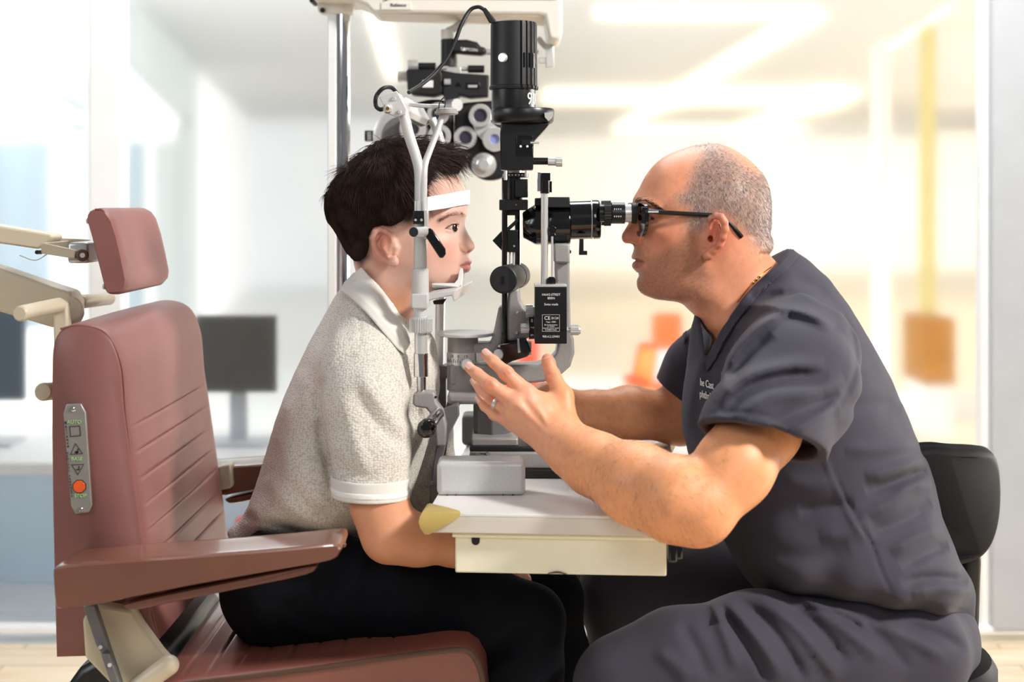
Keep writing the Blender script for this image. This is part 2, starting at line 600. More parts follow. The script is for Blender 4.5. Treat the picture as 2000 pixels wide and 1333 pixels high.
# ------------------------------------------------------------------ office furniture beyond the glass
def px_desk(name, x0, x1, ytop, d, depth, label, panel):
    z = P(0, ytop, d).z
    X0, X1 = P(x0, 0, d).x, P(x1, 0, d).x
    t = thing(name, ((X0 + X1) / 2, d + depth / 2, 0), label, 'desk')
    MB().box(((X0 + X1) / 2, d + depth / 2, z - 0.02), (X1 - X0, depth, 0.04)).build('desk_top', M['desk'], t, 0.004)
    MB().box(((X0 + X1) / 2, d + 0.02, (z - 0.04) / 2), (X1 - X0 - 0.04, 0.03, z - 0.04)).build('front_panel', panel, t, 0.002)
    for xx in (X0 + 0.03, X1 - 0.03):
        MB().box((xx, d + depth / 2, (z - 0.04) / 2), (0.04, depth - 0.06, z - 0.04)).build('side_panel', M['desk'], t)
    return z


zdA = px_desk('office_desk', -160, 660, 905, 4.42, 0.75, 'long white office desk with pale blue front behind the exam chair', M['deskblue'])
zdB = px_desk('office_desk', 1090, 1700, 770, 7.6, 0.8, 'far white desk behind the seated man', M['desk'])


def monitor(x0, x1, y0, y1, d, ztab, m, label):
    a, b = P(x0, y0, d), P(x1, y1, d)
    cx = (a.x + b.x) / 2
    t = thing('monitor', (cx, d, ztab), label, 'monitor', 'dark monitors on the office desk')
    MB().box((cx, d, (a.z + b.z) / 2), (b.x - a.x, 0.035, a.z - b.z)).build('screen', m, t, 0.006)
    MB().box((cx, d + 0.045, (b.z + ztab) / 2 + 0.04), (0.06, 0.03, b.z - ztab + 0.08)).build('neck', M['mullion'], t, 0.003)
    MB().box((cx, d + 0.03, ztab + 0.006), (0.24, 0.16, 0.012)).build('base', M['mullion'], t, 0.003)


monitor(384, 541, 616, 766, 4.75, zdA, M['screen'], 'dark grey monitor showing between the exam chair and the boy')
monitor(-130, 50, 596, 782, 4.75, zdA, M['screenblue'], 'slate blue monitor cut off at the picture edge left of the chair')


def office_chair(xb, y0, y1, xs, ysz, d, mb_, ms, label, lean=0.0):
    """a plain task chair: back, seat, post, star base"""
    a, b = P(xb[0], y0, d), P(xb[1], y1, d)
    cx = (a.x + b.x) / 2
    t = thing('office_chair', (cx, d, 0), label, 'chair', 'orange chairs in the office')
    MB().box((cx, d, (a.z + b.z) / 2), (b.x - a.x, 0.06, a.z - b.z)).build('backrest', mb_, t, 0.02)
    zs = P(0, ysz, d).z
    c = P((xs[0] + xs[1]) / 2, 0, d).x
    MB().box((c, d - 0.22, zs), (abs(P(xs[1], 0, d).x - P(xs[0], 0, d).x), 0.44, 0.08)).build('seat', ms, t, 0.03)
    MB().tube([Vector((c, d - 0.2, zs)), Vector((c, d - 0.02, zs + 0.02)), Vector((cx, d + 0.03, (a.z + b.z) / 2))], 0.02).build('back_support', M['mullion'], t)
    MB().cyl((c, d - 0.22, 0.06), (c, d - 0.22, zs), 0.025).build('post', M['mullion'], t)
    bs = MB()
    for k in range(5):
        an = k * 2 * math.pi / 5
        bs.tube([Vector((c, d - 0.22, 0.09)), Vector((c + 0.27 * math.cos(an), d - 0.22 + 0.27 * math.sin(an), 0.03))], 0.016, seg=8)
    bs.build('star_base', M['mullion'], t)


office_chair((1274, 1332), 612, 682, (1246, 1330), 760, 6.7, M['orangefab'], M['orangefab2'], 'orange office chair with square back in front of the man')
office_chair((1012, 1052), 660, 720, (985, 1065), 742, 6.4, M['redfab'], M['redfab'], 'red orange office chair seen through the slit lamp arm')
mo = MB()
mo.prism([(1252, 676), (1284, 676), (1276, 762), (1236, 762)], 5.6, 5.6, 5.75)
t = thing('side_chair', P(1256, 760, 5.6) * 1.0, 'light orange slanted chair back below the square orange one', 'chair', 'orange chairs in the office')
t.location.z = 0
mo.build('backrest', M['orangefab2'], t, 0.02)
MB().pbox(1236, 1282, 760, 778, 5.3, 0.45).build('seat', M['orangefab2'], t, 0.01)
zz = P(0, 770, 5.6).z
for sx in (1240, 1278):
    for dd in (5.34, 5.7):
        c = P(sx, 0, 5.45).x
        MB().cyl((c, dd, 0), (c, dd, zz), 0.012).build('leg', M['mullion'], t)

sb = thing('storage_cabinet', (P(1835, 0, 7.2).x, 7.4, 0), 'ochre cabinet standing by the yellow post behind the man', 'cabinet')
x0, x1 = P(1806, 0, 7.2).x, P(1866, 0, 7.2).x
z0, z1 = P(0, 752, 7.2).z, P(0, 622, 7.2).z
MB().box(((x0 + x1) / 2, 7.4, (z0 + z1) / 2), (x1 - x0, 0.4, z1 - z0)).build('body', M['ochre'], sb, 0.004)
MB().box(((x0 + x1) / 2, 7.4, z0 / 2), (x1 - x0 - 0.02, 0.36, z0)).build('plinth', M['frame'], sb)
rb = thing('waste_bin', (P(470, 0, 4.15).x, 4.17, 0), 'red bin showing low between exam chair and boy', 'bin')
c = P(543, 1060, 4.17)
rb.location = (c.x, 4.17, 0)
MB().lathe((c.x, 4.17, 0.0), (c.x, 4.17, c.z + 0.06), [(0, 0.10), (1, 0.12), (1, 0.11), (0.02, 0.09)]).build('shell', M['redfab'], rb)
MB().lathe((c.x, 4.17, c.z + 0.055), (c.x, 4.17, c.z + 0.07), [(0, 0.122), (1, 0.122)]).build('rim', M['redfab'], rb, 0.002)

# ================================================================== exam chair
DN, DFAR = 1.87, 2.36        # near and far side of the chair's cushions
chair = thing('exam_chair', (P(330, 0, 2.11).x, 2.11, 0), 'mauve leather ophthalmic exam chair holding the boy', 'chair')


def inset(poly, k):
    """outline pulled in by k pixels (towards its inside)"""
    n = len(poly)
    area = sum(poly[i - 1][0] * poly[i][1] - poly[i][0] * poly[i - 1][1] for i in range(n))
    s = 1 if area > 0 else -1
    out = []
    for i in range(n):
        a, b, c = Vector(poly[i - 1]), Vector(poly[i]), Vector(poly[(i + 1) % n])
        e1, e2 = (b - a).normalized(), (c - b).normalized()
        nn = Vector((-(e1.y + e2.y), e1.x + e2.x))
        if nn.length < 1e-6: nn = Vector((-e1.y, e1.x))
        nn.normalize()
        out.append((b.x + nn.x * k * s, b.y + nn.y * k * s))
    return out


def pad(poly, dref, d0, d1, notches=(), round_px=16, round_d=0.03):
    """upholstered block: outline at the near side carried back, rounded at both ends, with sewn grooves"""
    mb = MB()
    rings = []
    sl = [(d0, round_px * .55, 0), (d0 + round_d * .12, round_px * 0.25, 0), (d0 + round_d * .4, round_px * .06, 0), (d0 + round_d, 0, 0.2)]
    n = 7
    for i in range(1, n):
        sl.append((d0 + round_d + (d1 - d0 - 2 * round_d) * i / n, -2.0 * math.sin(math.pi * i / n), 1))
    sl += [(d1 - round_d, 0, .2), (d1 - round_d * .4, round_px * .06, 0), (d1, round_px * .55, 0)]
    for d, k, g in sl:
        pp = inset(poly, k)
        if notches and g:
            for i in notches:
                a, b, c = Vector(pp[i - 1]), Vector(pp[i]), Vector(pp[(i + 1) % len(pp)])
                e = (c - a).normalized()
                nn = Vector((-e.y, e.x))
                ctr = Vector((sum(p[0] for p in pp) / len(pp), sum(p[1] for p in pp) / len(pp)))
                if nn.dot(ctr - b) < 0: nn = -nn
                b2 = b + nn * 4.2 * g
                pp[i] = (b2.x, b2.y)
        ring = [P(x, y, dref) for x, y in pp]
        rings.append([Vector((v.x, d, v.z)) for v in ring])
    mb.loft(rings)
    return mb


# backrest: the front edge carries six sewn grooves
front = [(243, 748), (246, 800)]
for yy in (838, 889, 942, 994, 1045, 1096, 1147):
    x = 246 + (yy - 800) * 0.142
    front += [(x - 1.2, yy - 8), (x - .6, yy - 3.2), (x, yy), (x + .6, yy + 3.2), (x + 1.2, yy + 8)]
front += [(300, 1205), (312, 1250)]
front0 = front[1:]
back_poly = crom([(97, 760), (97.5, 720), (99, 684), (106, 657), (122, 640), (150, 633), (182, 637), (205, 648), (222, 668), (236, 705), (243, 745)], 3)[1:-1] + front[1:] + \
            [(300, 1262), (240, 1274), (168, 1287), (107, 1288), (103, 1180), (99, 1000), (97, 850)]
notch = [i for i, p in enumerate(back_poly) if p in [front[4 + 5 * k] for k in range(7)]]
backrest = pad(back_poly, DN, DN, DFAR, notch, 14, 0.030).build('backrest', M['leather'], chair, angle=60)
sm = MB()
sm.tube([P(x, y, DN + 0.004) for x, y in [(118, 643), (150, 636), (185, 641), (208, 653), (226, 680), (238, 716), (242, 750), (245, 800), (252, 860), (260, 940), (270, 1040), (282, 1120), (298, 1200), (309, 1248)]], 0.0016, seg=6, n=4)
sm.build('seam', M['leather'], backrest)

# seat: raked cushion with grooves running across
seat_poly = [(250, 1352), (300, 1341)]
for k in range(9):
    t = k / 8
    x, y = 352 + t * (760 - 352), 1331 + t * (1279 - 1331)
    seat_poly += [(x - 11, y + 1.4), (x - 6, y + .8), (x, y), (x + 6, y - .8), (x + 11, y - 1.4)]
notch = [i for i in range(4, len(seat_poly), 5)]
seat_poly += [(830, 1270), (880, 1265), (912, 1266), (932, 1280), (946, 1318), (952, 1370), (946, 1420), (900, 1440), (300, 1452), (250, 1450)]
seat = pad(seat_poly, DN, DN, DFAR, notch, 10, 0.03).build('seat', M['seatleather'], chair, angle=60)
sp = MB()
sp.tube([P(x, y, DN - 0.001) for x, y in [(300, 1347), (352, 1338), (460, 1325), (600, 1308), (720, 1291), (800, 1280), (862, 1272), (905, 1270), (926, 1284), (941, 1320), (946, 1372)]], 0.0035, seg=8, n=5)
sp.build('piping', M['piping'], seat)

# headrest pad, its back plate, and the linkage
head_poly = [(167, 424), (172, 412), (184, 407), (203, 410), (208, 430), (214, 462), (224, 505), (236, 545), (242, 566), (236, 575), (212, 577), (203, 570), (196, 545), (186, 505), (176, 465)]
mbh = MB()
rings = []
DH0, DH1 = 1.985, 2.235
hp = [(166, 430), (167.5, 420), (172, 412), (179, 408), (190, 406.5), (199, 408), (203.5, 415), (208, 430), (215, 462), (225, 505), (236, 545), (240, 560), (240, 569), (235, 575), (224, 577), (212, 577), (206, 574), (202, 568), (196, 545), (186, 505), (176, 465)]
for i, dd in enumerate((0.0, 0.006, 0.02, 0.045, 0.08, 0.125, 0.17, 0.205, 0.23, 0.244, 0.25)):
    k = (6, 2, 0, 0, 0, 0, 0, 0, 0, 2, 7)[i]
    dip = (0, 0, 3, 9, 14, 16, 14, 9, 3, 0, 0)[i]
    pp = []
    for j, (x, y) in enumerate(inset(hp, k)):
        if 6 <= j <= 11:
            f = math.sin(math.pi * (j - 5) / 7)
            x += (7 - .7 * dip) * f + 10 * f
        pp.append((x, y))
    rings.append([Vector((P(x, y, DH0).x, DH0 + dd, P(x, y, DH0).z)) for x, y in pp])
mbh.loft(rings)
headrest = mbh.build('headrest', M['leather'], chair, angle=60)
hs = MB()
hs.tube([P(x, y, DH0 + 0.002) for x, y in [(186, 409), (202, 412), (209, 436), (216, 466), (226, 508), (237, 548), (240, 564)]], 0.0014, seg=6)
hs.build('seam', M['leather'], headrest)
hb = MB()
hb.prism([(168, 420), (174, 420), (209, 571), (204, 573)], DH0, DH0 + 0.02, DH1 - 0.02)
hb.build('back_plate', M['cream'], headrest, 0.001)
for x, y in ((172, 432), (204, 560)):
    c = P(x, y, DH0 + 0.012)
    MB().ball(c, 0.0045, (0.6, 1, 1), 12).build('screw', M['silver'], headrest)

lk = MB()
lk.prism([(-260, 395), (0, 440), (105, 457), (112, 462), (108, 470), (83, 486), (0, 474), (-260, 436)], 2.10, 2.08, 2.13)
lk.build('headrest_beam', M['beige'], chair, 0.003)
ub = MB()
ub.prism([(82, 474), (150, 489), (148, 506), (82, 495)], 2.04, 2.035, 2.045)
ub.prism([(82, 474), (88, 474), (88, 495), (82, 495)], 2.04, 2.045, 2.15)
ub.prism([(84, 463), (178, 468), (178, 488), (84, 484)], 2.16, 2.15, 2.16)
ub.build('yoke', M['beige'], chair, 0.0015)
kb = MB()
kb.cyl(P(161, 499, 2.02), P(161, 499, 2.06), R(12, 2.03), seg=24)
kb.build('tilt_knob', M['piping'], chair, 0.002)
MB().cyl(P(161, 499, 2.016), P(161, 499, 2.02), R(5, 2.02)).build('tilt_screw', M['silver'], chair)
cl = MB()
cl.box((P(172, 0, 2.1).x, 2.1, P(0, 492, 2.1).z), (0.03, 0.10, 0.03))
cl.build('yoke_joint', M['silver'], chair, 0.004)
MB().cyl(P(72, 493, 2.03), P(80, 493, 2.05), R(4, 2.03)).build('lock_pin', M['rubber'], chair)
wz_ = MB()
wz_.tube([P(38, 499, 2.05), P(68, 509, 2.05), P(92, 497, 2.05)], 0.0008, seg=5)
wz_.build('wire_clip', M['silver'], chair)
lb = MB()
lb.prism([(-260, 452), (0, 525), (136, 571), (146, 590), (146, 620), (136, 642), (100, 640), (0, 610), (-260, 530)], 2.06, 2.06, 2.11)
lb.build('lower_beam', M['beige'], chair, 0.004)
hub = MB()
hub.cyl(P(138, 604, 2.03), P(138, 604, 2.14), R(24, 2.05))
hub.build('hub', M['beige'], chair, 0.003)
hp_ = MB()
hp_.prism([(103, 600), (118, 585), (130, 592), (133, 650), (124, 760), (108, 760), (104, 660)], 2.0, 2.0, 2.02)
hp_.build('upright_plate', M['beige'], chair, 0.003)
for a, b, d0, d1 in (((38, 613), (117, 596), 1.88, 2.0), ((158, 577), (222, 579), 2.15, 2.30)):
    c0, c1 = P(*a, d0), P(*b, d1)
    if d0 > 2.1: c0, c1 = P(158, 590, 2.15), P(214, 583, 2.30)
    MB().lathe(c0, c1, [(0, 0.0085), (0.02, 0.0105), (0.98, 0.0105), (1, 0.0085)]).build('push_handle', M['beige'], chair)
MB().lathe(P(84, 766, 1.95), P(125, 762, 2.05), [(0, 0.010), (.03, .0125), (1, .0125)]).build('lower_handle', M['beige'], chair)

# arms: a thick glossy pad with a thin lower slat, on both sides
def arm(near, name='armrest'):
    d0 = 1.755 if near else 2.385
    s = 1.76          # outlines are read at the near arm
    top = [(104, 1122), (112, 1108), (180, 1099), (380, 1085), (560, 1071), (650, 1062), (664, 1069), (663, 1080), (646, 1096), (560, 1112), (380, 1144), (200, 1180), (150, 1188), (118, 1190), (108, 1176)]
    slat = [(238, 1190), (248, 1180), (380, 1152), (540, 1120), (612, 1106), (617, 1112), (598, 1127), (500, 1148), (380, 1172), (262, 1196)]
    mb = MB()
    rg = []
    w = 0.095
    for t, k in ((0, 4), (.04, 1.2), (.14, 0), (.5, -2), (.86, 0), (.96, 1.2), (1, 4)):
        rg.append([Vector((P(x, y, s).x, d0 + w * t, P(x, y, s).z)) for x, y in inset(crom(top + top[:1], 3)[:-1], k)])
    mb.loft(rg)
    a = mb.build(name, M['vinyl'], chair, angle=60)
    mb = MB()
    rg = []
    for t, k in ((0, 3), (.05, .8), (.15, 0), (.85, 0), (.95, .8), (1, 3)):
        rg.append([Vector((P(x, y, s).x, d0 + 0.01 + (w - .03) * t, P(x, y, s).z)) for x, y in inset(crom(slat + slat[:1], 3)[:-1], k)])
    mb.loft(rg)
    mb.build('lower_slat', M['vinyl'], a, angle=60)
    mb = MB()
    mb.prism([(340, 1150), (372, 1146), (378, 1176), (300, 1184)], s, d0 + 0.03, d0 + 0.07)
    mb.build('slat_bracket', M['rubber'], a)
    for x, y in (((665, 1076),) if near else ()):
        MB().ball(P(x, y, s) + Vector((0, .03, 0)), 0.004, (1, 1, 1), 10).build('stud', M['piping'], a)
    return a


arm(True)
arm(False)
# bracket, links and base under the near arm
br = MB()
br.prism([(189, 1178), (262, 1190), (278, 1218), (316, 1270), (336, 1292), (334, 1312), (322, 1326), (300, 1345), (230, 1345), (169, 1282), (164, 1207)], 1.85, 1.842, 1.866)
br.build('arm_bracket', M['beige'], chair, 0.004)
bc = MB()
bc.cyl(P(330, 1300, 1.83), P(258, 1352, 1.83), R(20, 1.83))
bc.ball(P(330, 1300, 1.83), R(20, 1.83))
bc.build('bracket_knuckle', M['beige'], chair)
b2 = MB()
b2.prism([(160, 1184), (184, 1184), (212, 1268), (236, 1340), (224, 1344), (196, 1278), (186, 1262)], 1.82, 1.822, 1.834)
b2.build('link_bar', M['hammerdark'], chair, 0.0015)
b3 = MB()
b3.prism([(198, 1278), (214, 1276), (250, 1380), (234, 1384)], 1.815, 1.812, 1.822)
b3.build('link_bar', M['hammerdark'], chair, 0.0015)
for x, y in ((196, 1265), (214, 1300)):
    MB().cyl(P(x, y, 1.806), P(x, y, 1.83), R(4, 1.81), seg=14).build('link_pin', M['silver'], chair)
MB().prism([(150, 1085), (195, 1075), (200, 1084), (158, 1092)], 1.85, 1.85, 1.868).build('arm_hinge', M['beige'], chair, 0.002)
MB().prism([(150, 1085), (195, 1075), (200, 1084), (158, 1092)], 1.85, 2.362, 2.386).build('arm_hinge', M['beige'], chair, 0.002)
fa = MB()
fa.prism([(440, 900), (462, 895), (466, 940), (444, 945)], 2.42, 2.36, 2.40)
fa.build('arm_hinge', M['beige'], chair, 0.003)
ug = MB()
ug.prism([(170, 1290), (215, 1266), (300, 1255), (345, 1262), (372, 1320), (420, 1440), (640, 1450), (640, 1520), (150, 1520), (120, 1360)], 2.0, 1.96, 2.28)
ug.build('under_frame_gap_fill', M['black'], chair, 0.01)  # chair frame, raised and painted black to darken the gap behind the seat
pz = P(0, 1515, 2.0).z
pc = Vector((P(420, 0, 2.11).x, 2.11, 0))
MB().lathe(pc + Vector((0, 0, 0.05)), pc + Vector((0, 0, pz)), [(0, .15), (.5, .15), (.5, .12), (1, .12)], 40).build('pedestal', M['beige'], chair)
MB().lathe(pc, pc + Vector((0, 0, 0.06)), [(0, .32), (.5, .32), (1, .28)], 48).build('base', M['beige'], chair)
ft = MB()
c = P(1010, 0, 2.11)
ft.box((c.x, 2.11, 0.20), (0.26, 0.40, 0.03))
ft.tube([Vector((c.x - 0.05, 2.0, 0.2)), Vector((c.x - 0.22, 2.0, 0.3)), Vector((P(800, 0, 2).x, 2.0, 0.42))], 0.016)
ft.tube([Vector((c.x - 0.05, 2.22, 0.2)), Vector((c.x - 0.22, 2.22, 0.3)), Vector((P(800, 0, 2).x, 2.22, 0.42))], 0.016)
ft.build('footrest', M['hammerdark'], chair, 0.004)

# control panel on the backrest's near side
def text_obj(name, s, loc, size, m, parent, rot=(math.pi / 2, 0, 0), depth=0.0003, align='CENTER', curve=None, squash=1.0):
    cu = bpy.data.curves.new(name, 'FONT')
    cu.body, cu.size, cu.extrude = s, size, depth
    cu.align_x, cu.align_y = align, 'CENTER'
    cu.resolution_u = 3
    o = bpy.data.objects.new(name, cu)
    dg = None
    COL.objects.link(o)
    bpy.context.view_layer.update()
    dg = bpy.context.evaluated_depsgraph_get()
    me = bpy.data.meshes.new_from_object(o.evaluated_get(dg))
    bpy.data.objects.remove(o)
    me.materials.clear()
    me.materials.append(m)
    if squash != 1.0:
        me.transform(Matrix.Diagonal((squash, 1, 1, 1)))
    from mathutils import Euler
    if curve:
        cx_, cy_, rad, a0_, zc_ = curve     # wrap round a vertical cylinder
        for v in me.vertices:
            an = a0_ + v.co.x / rad
            rr = rad + v.co.z
            v.co = Vector((cx_ + rr * math.sin(an), cy_ - rr * math.cos(an), zc_ + v.co.y))
    else:
        me.transform(Matrix.Translation(Vector(loc)) @ Euler(rot).to_matrix().to_4x4())
    me.name = name
    return link_mesh(name, me, parent)


PD = DN - 0.004
cp = MB()
cp.prism([(123, 808), (129, 790), (158, 789), (167, 806), (179, 988), (173, 1002), (147, 1005), (138, 989)], PD, PD, PD + 0.008)
cpanel = cp.build('control_panel', M['panel'], chair, 0.0012)
MB().prism([(121, 804), (128, 786), (160, 785), (170, 804), (182, 990), (175, 1006), (145, 1009), (135, 990)], PD, PD + 0.005, PD + 0.012).build('panel_gasket', M['rubber'], cpanel, 0.001)
for x, y in ((143, 799), (159, 995)):
    MB().lathe(P(x, y, PD - 0.0015), P(x, y, PD), [(0, R(3, PD)), (.5, R(5.2, PD)), (1, R(5.5, PD))], 16).build('screw', M['chrome'], cpanel)


def ring_poly(name, pts, w, m, parent, d):
    mb = MB()
    inn = inset(pts, w)
    q, r = [P(x, y, d) for x, y in pts], [P(x, y, d) for x, y in inn]
    n = len(pts)
    b = Vector((0, 0.0006, 0))
    for i in range(n):
        j = (i + 1) % n
        mb.loft([[q[i], q[j], r[j], r[i]], [q[i] + b, q[j] + b, r[j] + b, r[i] + b]])
    return mb.build(name, m, parent)


PF = PD - 0.0006
ring_poly('auto_button', [(135, 833), (156, 832), (158, 852), (137, 854)], 2, M['darkprint'], cpanel, PF)
ring_poly('raise_button', [(147, 866), (162, 887), (137, 889)], 2, M['darkprint'], cpanel, PF)
ring_poly('lower_button', [(139, 908), (164, 907), (152, 929)], 2, M['darkprint'], cpanel, PF)
for x, y, s in ((150, 880, 1), (152, 914, -1)):
    g = MB()
    g.pbox(x - 4, x + 3, y + 3, y + 5, PF, .0006)
    g.pbox(x + 1, x + 3, y - 3, y + 4, PF, .0006)
    if s > 0: g.pbox(x - 3, x + 2, y + 2, y + 7, PF, .0006)
    g.build('chair_symbol', M['darkprint'], cpanel)
oc = [(P(155, 951, PF).x + R(12.2, PF) * math.cos(math.pi / 8 + k * math.pi / 4), P(155, 951, PF).z + R(12.2, PF) * math.sin(math.pi / 8 + k * math.pi / 4)) for k in range(8)]
MB().loft([[Vector((x, PF - 0.0012, z)) for x, z in oc], [Vector((x, PD + .001, z)) for x, z in oc]]).build('stop_button', M['orange'], cpanel, 0.0005, label='orange stop button')
ring_poly('stop_ring', [(155 + 14 * math.cos(math.pi / 8 + k * math.pi / 4), 951 + 14 * math.sin(math.pi / 8 + k * math.pi / 4)) for k in range(8)], 1.5, M['darkprint'], cpanel, PF)
text_obj('lettering', 'AUTO', P(145, 825, PF), R(10, PD), M['greenprint'], cpanel)
text_obj('lettering', 'BASE', P(150, 897, PF), R(10, PD), M['greenprint'], cpanel)
text_obj('lettering', 'STOP', P(157, 969, PF), R(10, PD), M['greenprint'], cpanel)
for k, ch in enumerate('Reliance'):
    text_obj('lettering', ch, P(128 + k * 0.7, 827 + k * 6.4, PF), R(8.5, PD), M['darkprint'], cpanel)
for k, ch in enumerate('MEDICAL PRODUCTS'):
    text_obj('lettering', ch, P(131 + k * 0.6, 886 + k * 5.6, PF), R(5.6, PD), M['darkprint'], cpanel) if ch != ' ' else None

# ================================================================== stool
SD = 2.15
sx = P(1700, 0, SD).x
stool = thing('stool', (sx, SD, 0), 'black round clinic stool with curved back pad under the man', 'stool')
sz = P(0, 1262, SD).z
mb = MB()
mb.lathe((sx, SD, sz - 0.085), (sx, SD, sz), [(0, .15), (0, .172), (.2, .183), (.75, .183), (.92, .174), (1, .15), (1.02, .08)], 48)
mb.build('seat', M['blackleather'], stool)
mb = MB()
mb.lathe((sx, SD, sz - 0.052), (sx, SD, sz - 0.046), [(0, .184), (.5, .186), (1, .184)], 48)
mb.build('piping', M['gloss'], stool)
# back pad: a curved slab, seen nearly flat on
poly = crom([(1700, 880), (1745, 862), (1800, 858), (1850, 866), (1915, 878), (1960, 894), (1986, 925), (1995, 975), (1990, 1030), (1968, 1072), (1930, 1096), (1880, 1099), (1800, 1092), (1740, 1080), (1702, 1040), (1690, 960), (1700, 880)], 4)[:-1]
rg = []
for t, k in ((0, 16), (.08, 7), (.25, 1), (.42, 2.5), (.5, -1.5), (.58, 2.5), (.75, 1), (.92, 7), (1, 16)):
    ring = []
    for x, y in inset(poly, k):
        u = (x - 1840) / 155.0
        v = P(x, y, 2.16)
        ring.append(Vector((v.x, 2.08 + 0.16 * (0.5 + 0.5 * u) - 0.05 * (1 - u * u) + 0.062 * t, v.z)))
    rg.append(ring)
mb = MB()
mb.loft(rg)
pad_ = mb.build('back_pad', M['blackleather'], stool, angle=60)
mb = MB()
mb.tube([P(1893, 1085, 2.2), P(1893, 1120, 2.2), P(1880, 1300, 2.2), P(1820, 1390, 2.17), P(1760, 1400, 2.15)], 0.011, flat=1.6)
mb.build('back_bar', M['black'], stool)
MB().lathe((sx, SD, 0.10), (sx, SD, sz - .08), [(0, .028), (.6, .028), (.6, .016), (1, .016)]).build('gas_column', M['black'], stool)
mb = MB()
wh = []
for k in range(5):
    an = 0.4 + k * 2 * math.pi / 5
    e = Vector((sx + .27 * math.cos(an), SD + .27 * math.sin(an), .075))
    mb.tube([Vector((sx, SD, .12)), e], [.022, .014], seg=8)
    wh.append(e)
mb.build('star_base', M['black'], stool)
for e in wh:
    mb = MB()
    for s in (-.012, .012):
        mb.cyl(e + Vector((s - .006, 0, -.045)), e + Vector((s + .006, 0, -.045)), .03, seg=18)
    mb.cyl(e + Vector((0, 0, -.04)), e, .006, seg=8)
    mb.build('caster', M['rubber'], stool)

# ================================================================== instrument table
TA = math.radians(3.97)
TU, TV = Vector((math.cos(TA), -math.sin(TA), 0)), Vector((math.sin(TA), math.cos(TA), 0))
T0 = P(833, 1003, 1.80)                  # near left upper corner of the top
TZ = T0.z
TW, TDp = R(508, 1.80), 0.60


def TP(u, v, z=0.0):
    return T0 + TU * u + TV * v + Vector((0, 0, z))


def tbox(mb, u0, u1, v0, v1, z0, z1):
    return mb.loft([[TP(u, v, z) for u, v in ((u0, v0), (u1, v0), (u1, v1), (u0, v1))] for z in (z0, z1)])


table = thing('instrument_table', TP(TW / 2, TDp / 2, -TZ), 'white topped instrument table with putty coloured drawer box between the two people', 'table')
mb = MB()
eh = R(38, 1.80)
tbox(mb, 0, TW, 0, TDp, -0.004, 0.0)
top_o = mb.build('tabletop', M['tablewhite'], table, 0.001)
mb = MB()
tbox(mb, 0, TW, 0, TDp, -eh, -0.004)
mb.build('edge_band', M['tableedge'], table, 0.001)


def tpx(px, v):   # u on the table at distance v where a pixel column meets it
    k = (px - CX) / F
    b = T0 + TV * v
    return (k * b.y - b.x) / (TU.x - k * TU.y)


u0, u1 = tpx(889, 0.012), tpx(1302, 0.012)
mb = MB()
tbox(mb, u0, u1, 0.012, .10, -eh - R(82, 1.8), -eh)
apron = mb.build('drawer_box', M['apron'], table, 0.002)
mb = MB()
mb.tube([TP(u0 - .003, 0.010, -eh - R(6, 1.8)), TP(u1 + .001, 0.010, -eh - R(6, 1.8))], 0.0036, seg=10)
mb.build('rolled_lip', M['apron'], apron)
c = TP(tpx(929, .011), .0115, -eh - R(14, 1.8))
sl = [(c.x + R(8, 1.8) * math.cos(a), c.z - R(5, 1.8) + R(8, 1.8) * math.sin(a)) for a in (math.pi + math.pi * k / 10 for k in range(11))] + [(c.x + R(8, 1.8), c.z + R(4, 1.8)), (c.x - R(8, 1.8), c.z + R(4, 1.8))]
MB().loft([[Vector((x, c.y - .0006, z)) for x, z in sl], [Vector((x, c.y + .004, z)) for x, z in sl]]).build('slot', M['rubber'], apron, label='dark rounded slot near the left end')
c1, c2 = TP(tpx(1070, .011), .0112, -eh - R(80, 1.8)), TP(tpx(1108, .011), .0112, -eh - R(81, 1.8))
mb = MB()
mb.tube([c1, c1.lerp(c2, .5) + Vector((0, 0, .002)), c2], [0.0005, 0.0014, .0005], seg=6)
mb.build('dent', M['piping'], apron)
# switch knob on the right end
kc = TP(tpx(1303, .05), 0.03, -eh - R(36, 1.8))
mb = MB()
mb.box(kc + TU * 0.006, (0.012, 0.03, R(42, 1.8)), Matrix.Rotation(-TA, 3, 'Z'))
mb.box(kc + TU * 0.013, (0.012, 0.024, R(32, 1.8)), Matrix.Rotation(-TA, 3, 'Z'))
mb.build('rocker_switch', M['gloss'], table, 0.003, label='black switch on the right end of the drawer box')


def bumper(u, v, su, sv):
    """rubber corner guard: a quarter dome gripping top and bottom of the corner"""
    mb = MB()
    n = 7
    r = 0.044
    top, mid, bot = [], [], []
    for k in range(n):
        a = math.pi / 2 * k / (n - 1)
        x, y = math.cos(a), math.sin(a)
        bul = 1 + 0.0 * math.sin(2 * a)
        top.append(TP(u + su * (r * x - .009), v + sv * (r * y - .009), .0035))
    ring = lambda z, off: [TP(u - su * off, v - sv * off, z), TP(u + su * r, v - sv * off, z), TP(u + su * r * .96, v + sv * .002, z), TP(u + su * .62 * r, v + sv * .45 * r, z), TP(u + su * .45 * r, v + sv * .62 * r, z), TP(u + su * .002, v + sv * r * .96, z), TP(u - su * off, v + sv * r, z)]
    rr = []
    for z, off in ((-eh - .002, 0.002), (-eh * .75, .0065), (-eh * .4, .009), (-.003, .0075), (.002, .005), (.0035, .001)):
        rr.append(ring(z, off))
    # upper rings taper to the corner; lower side narrows so the guard reads as a wedge
    out = []
    for i, g in enumerate(rr):
        t = (0.12, .45, .75, .98, 1.0, .97)[i]
        c = g[0]
        out.append([c.lerp(p, t) if j else p for j, p in enumerate(g)])
    mb.loft(out)
    return mb.build('corner_guard', M['bumper'], table, 0.001, label='yellowed rubber corner guard', subsurf=0)


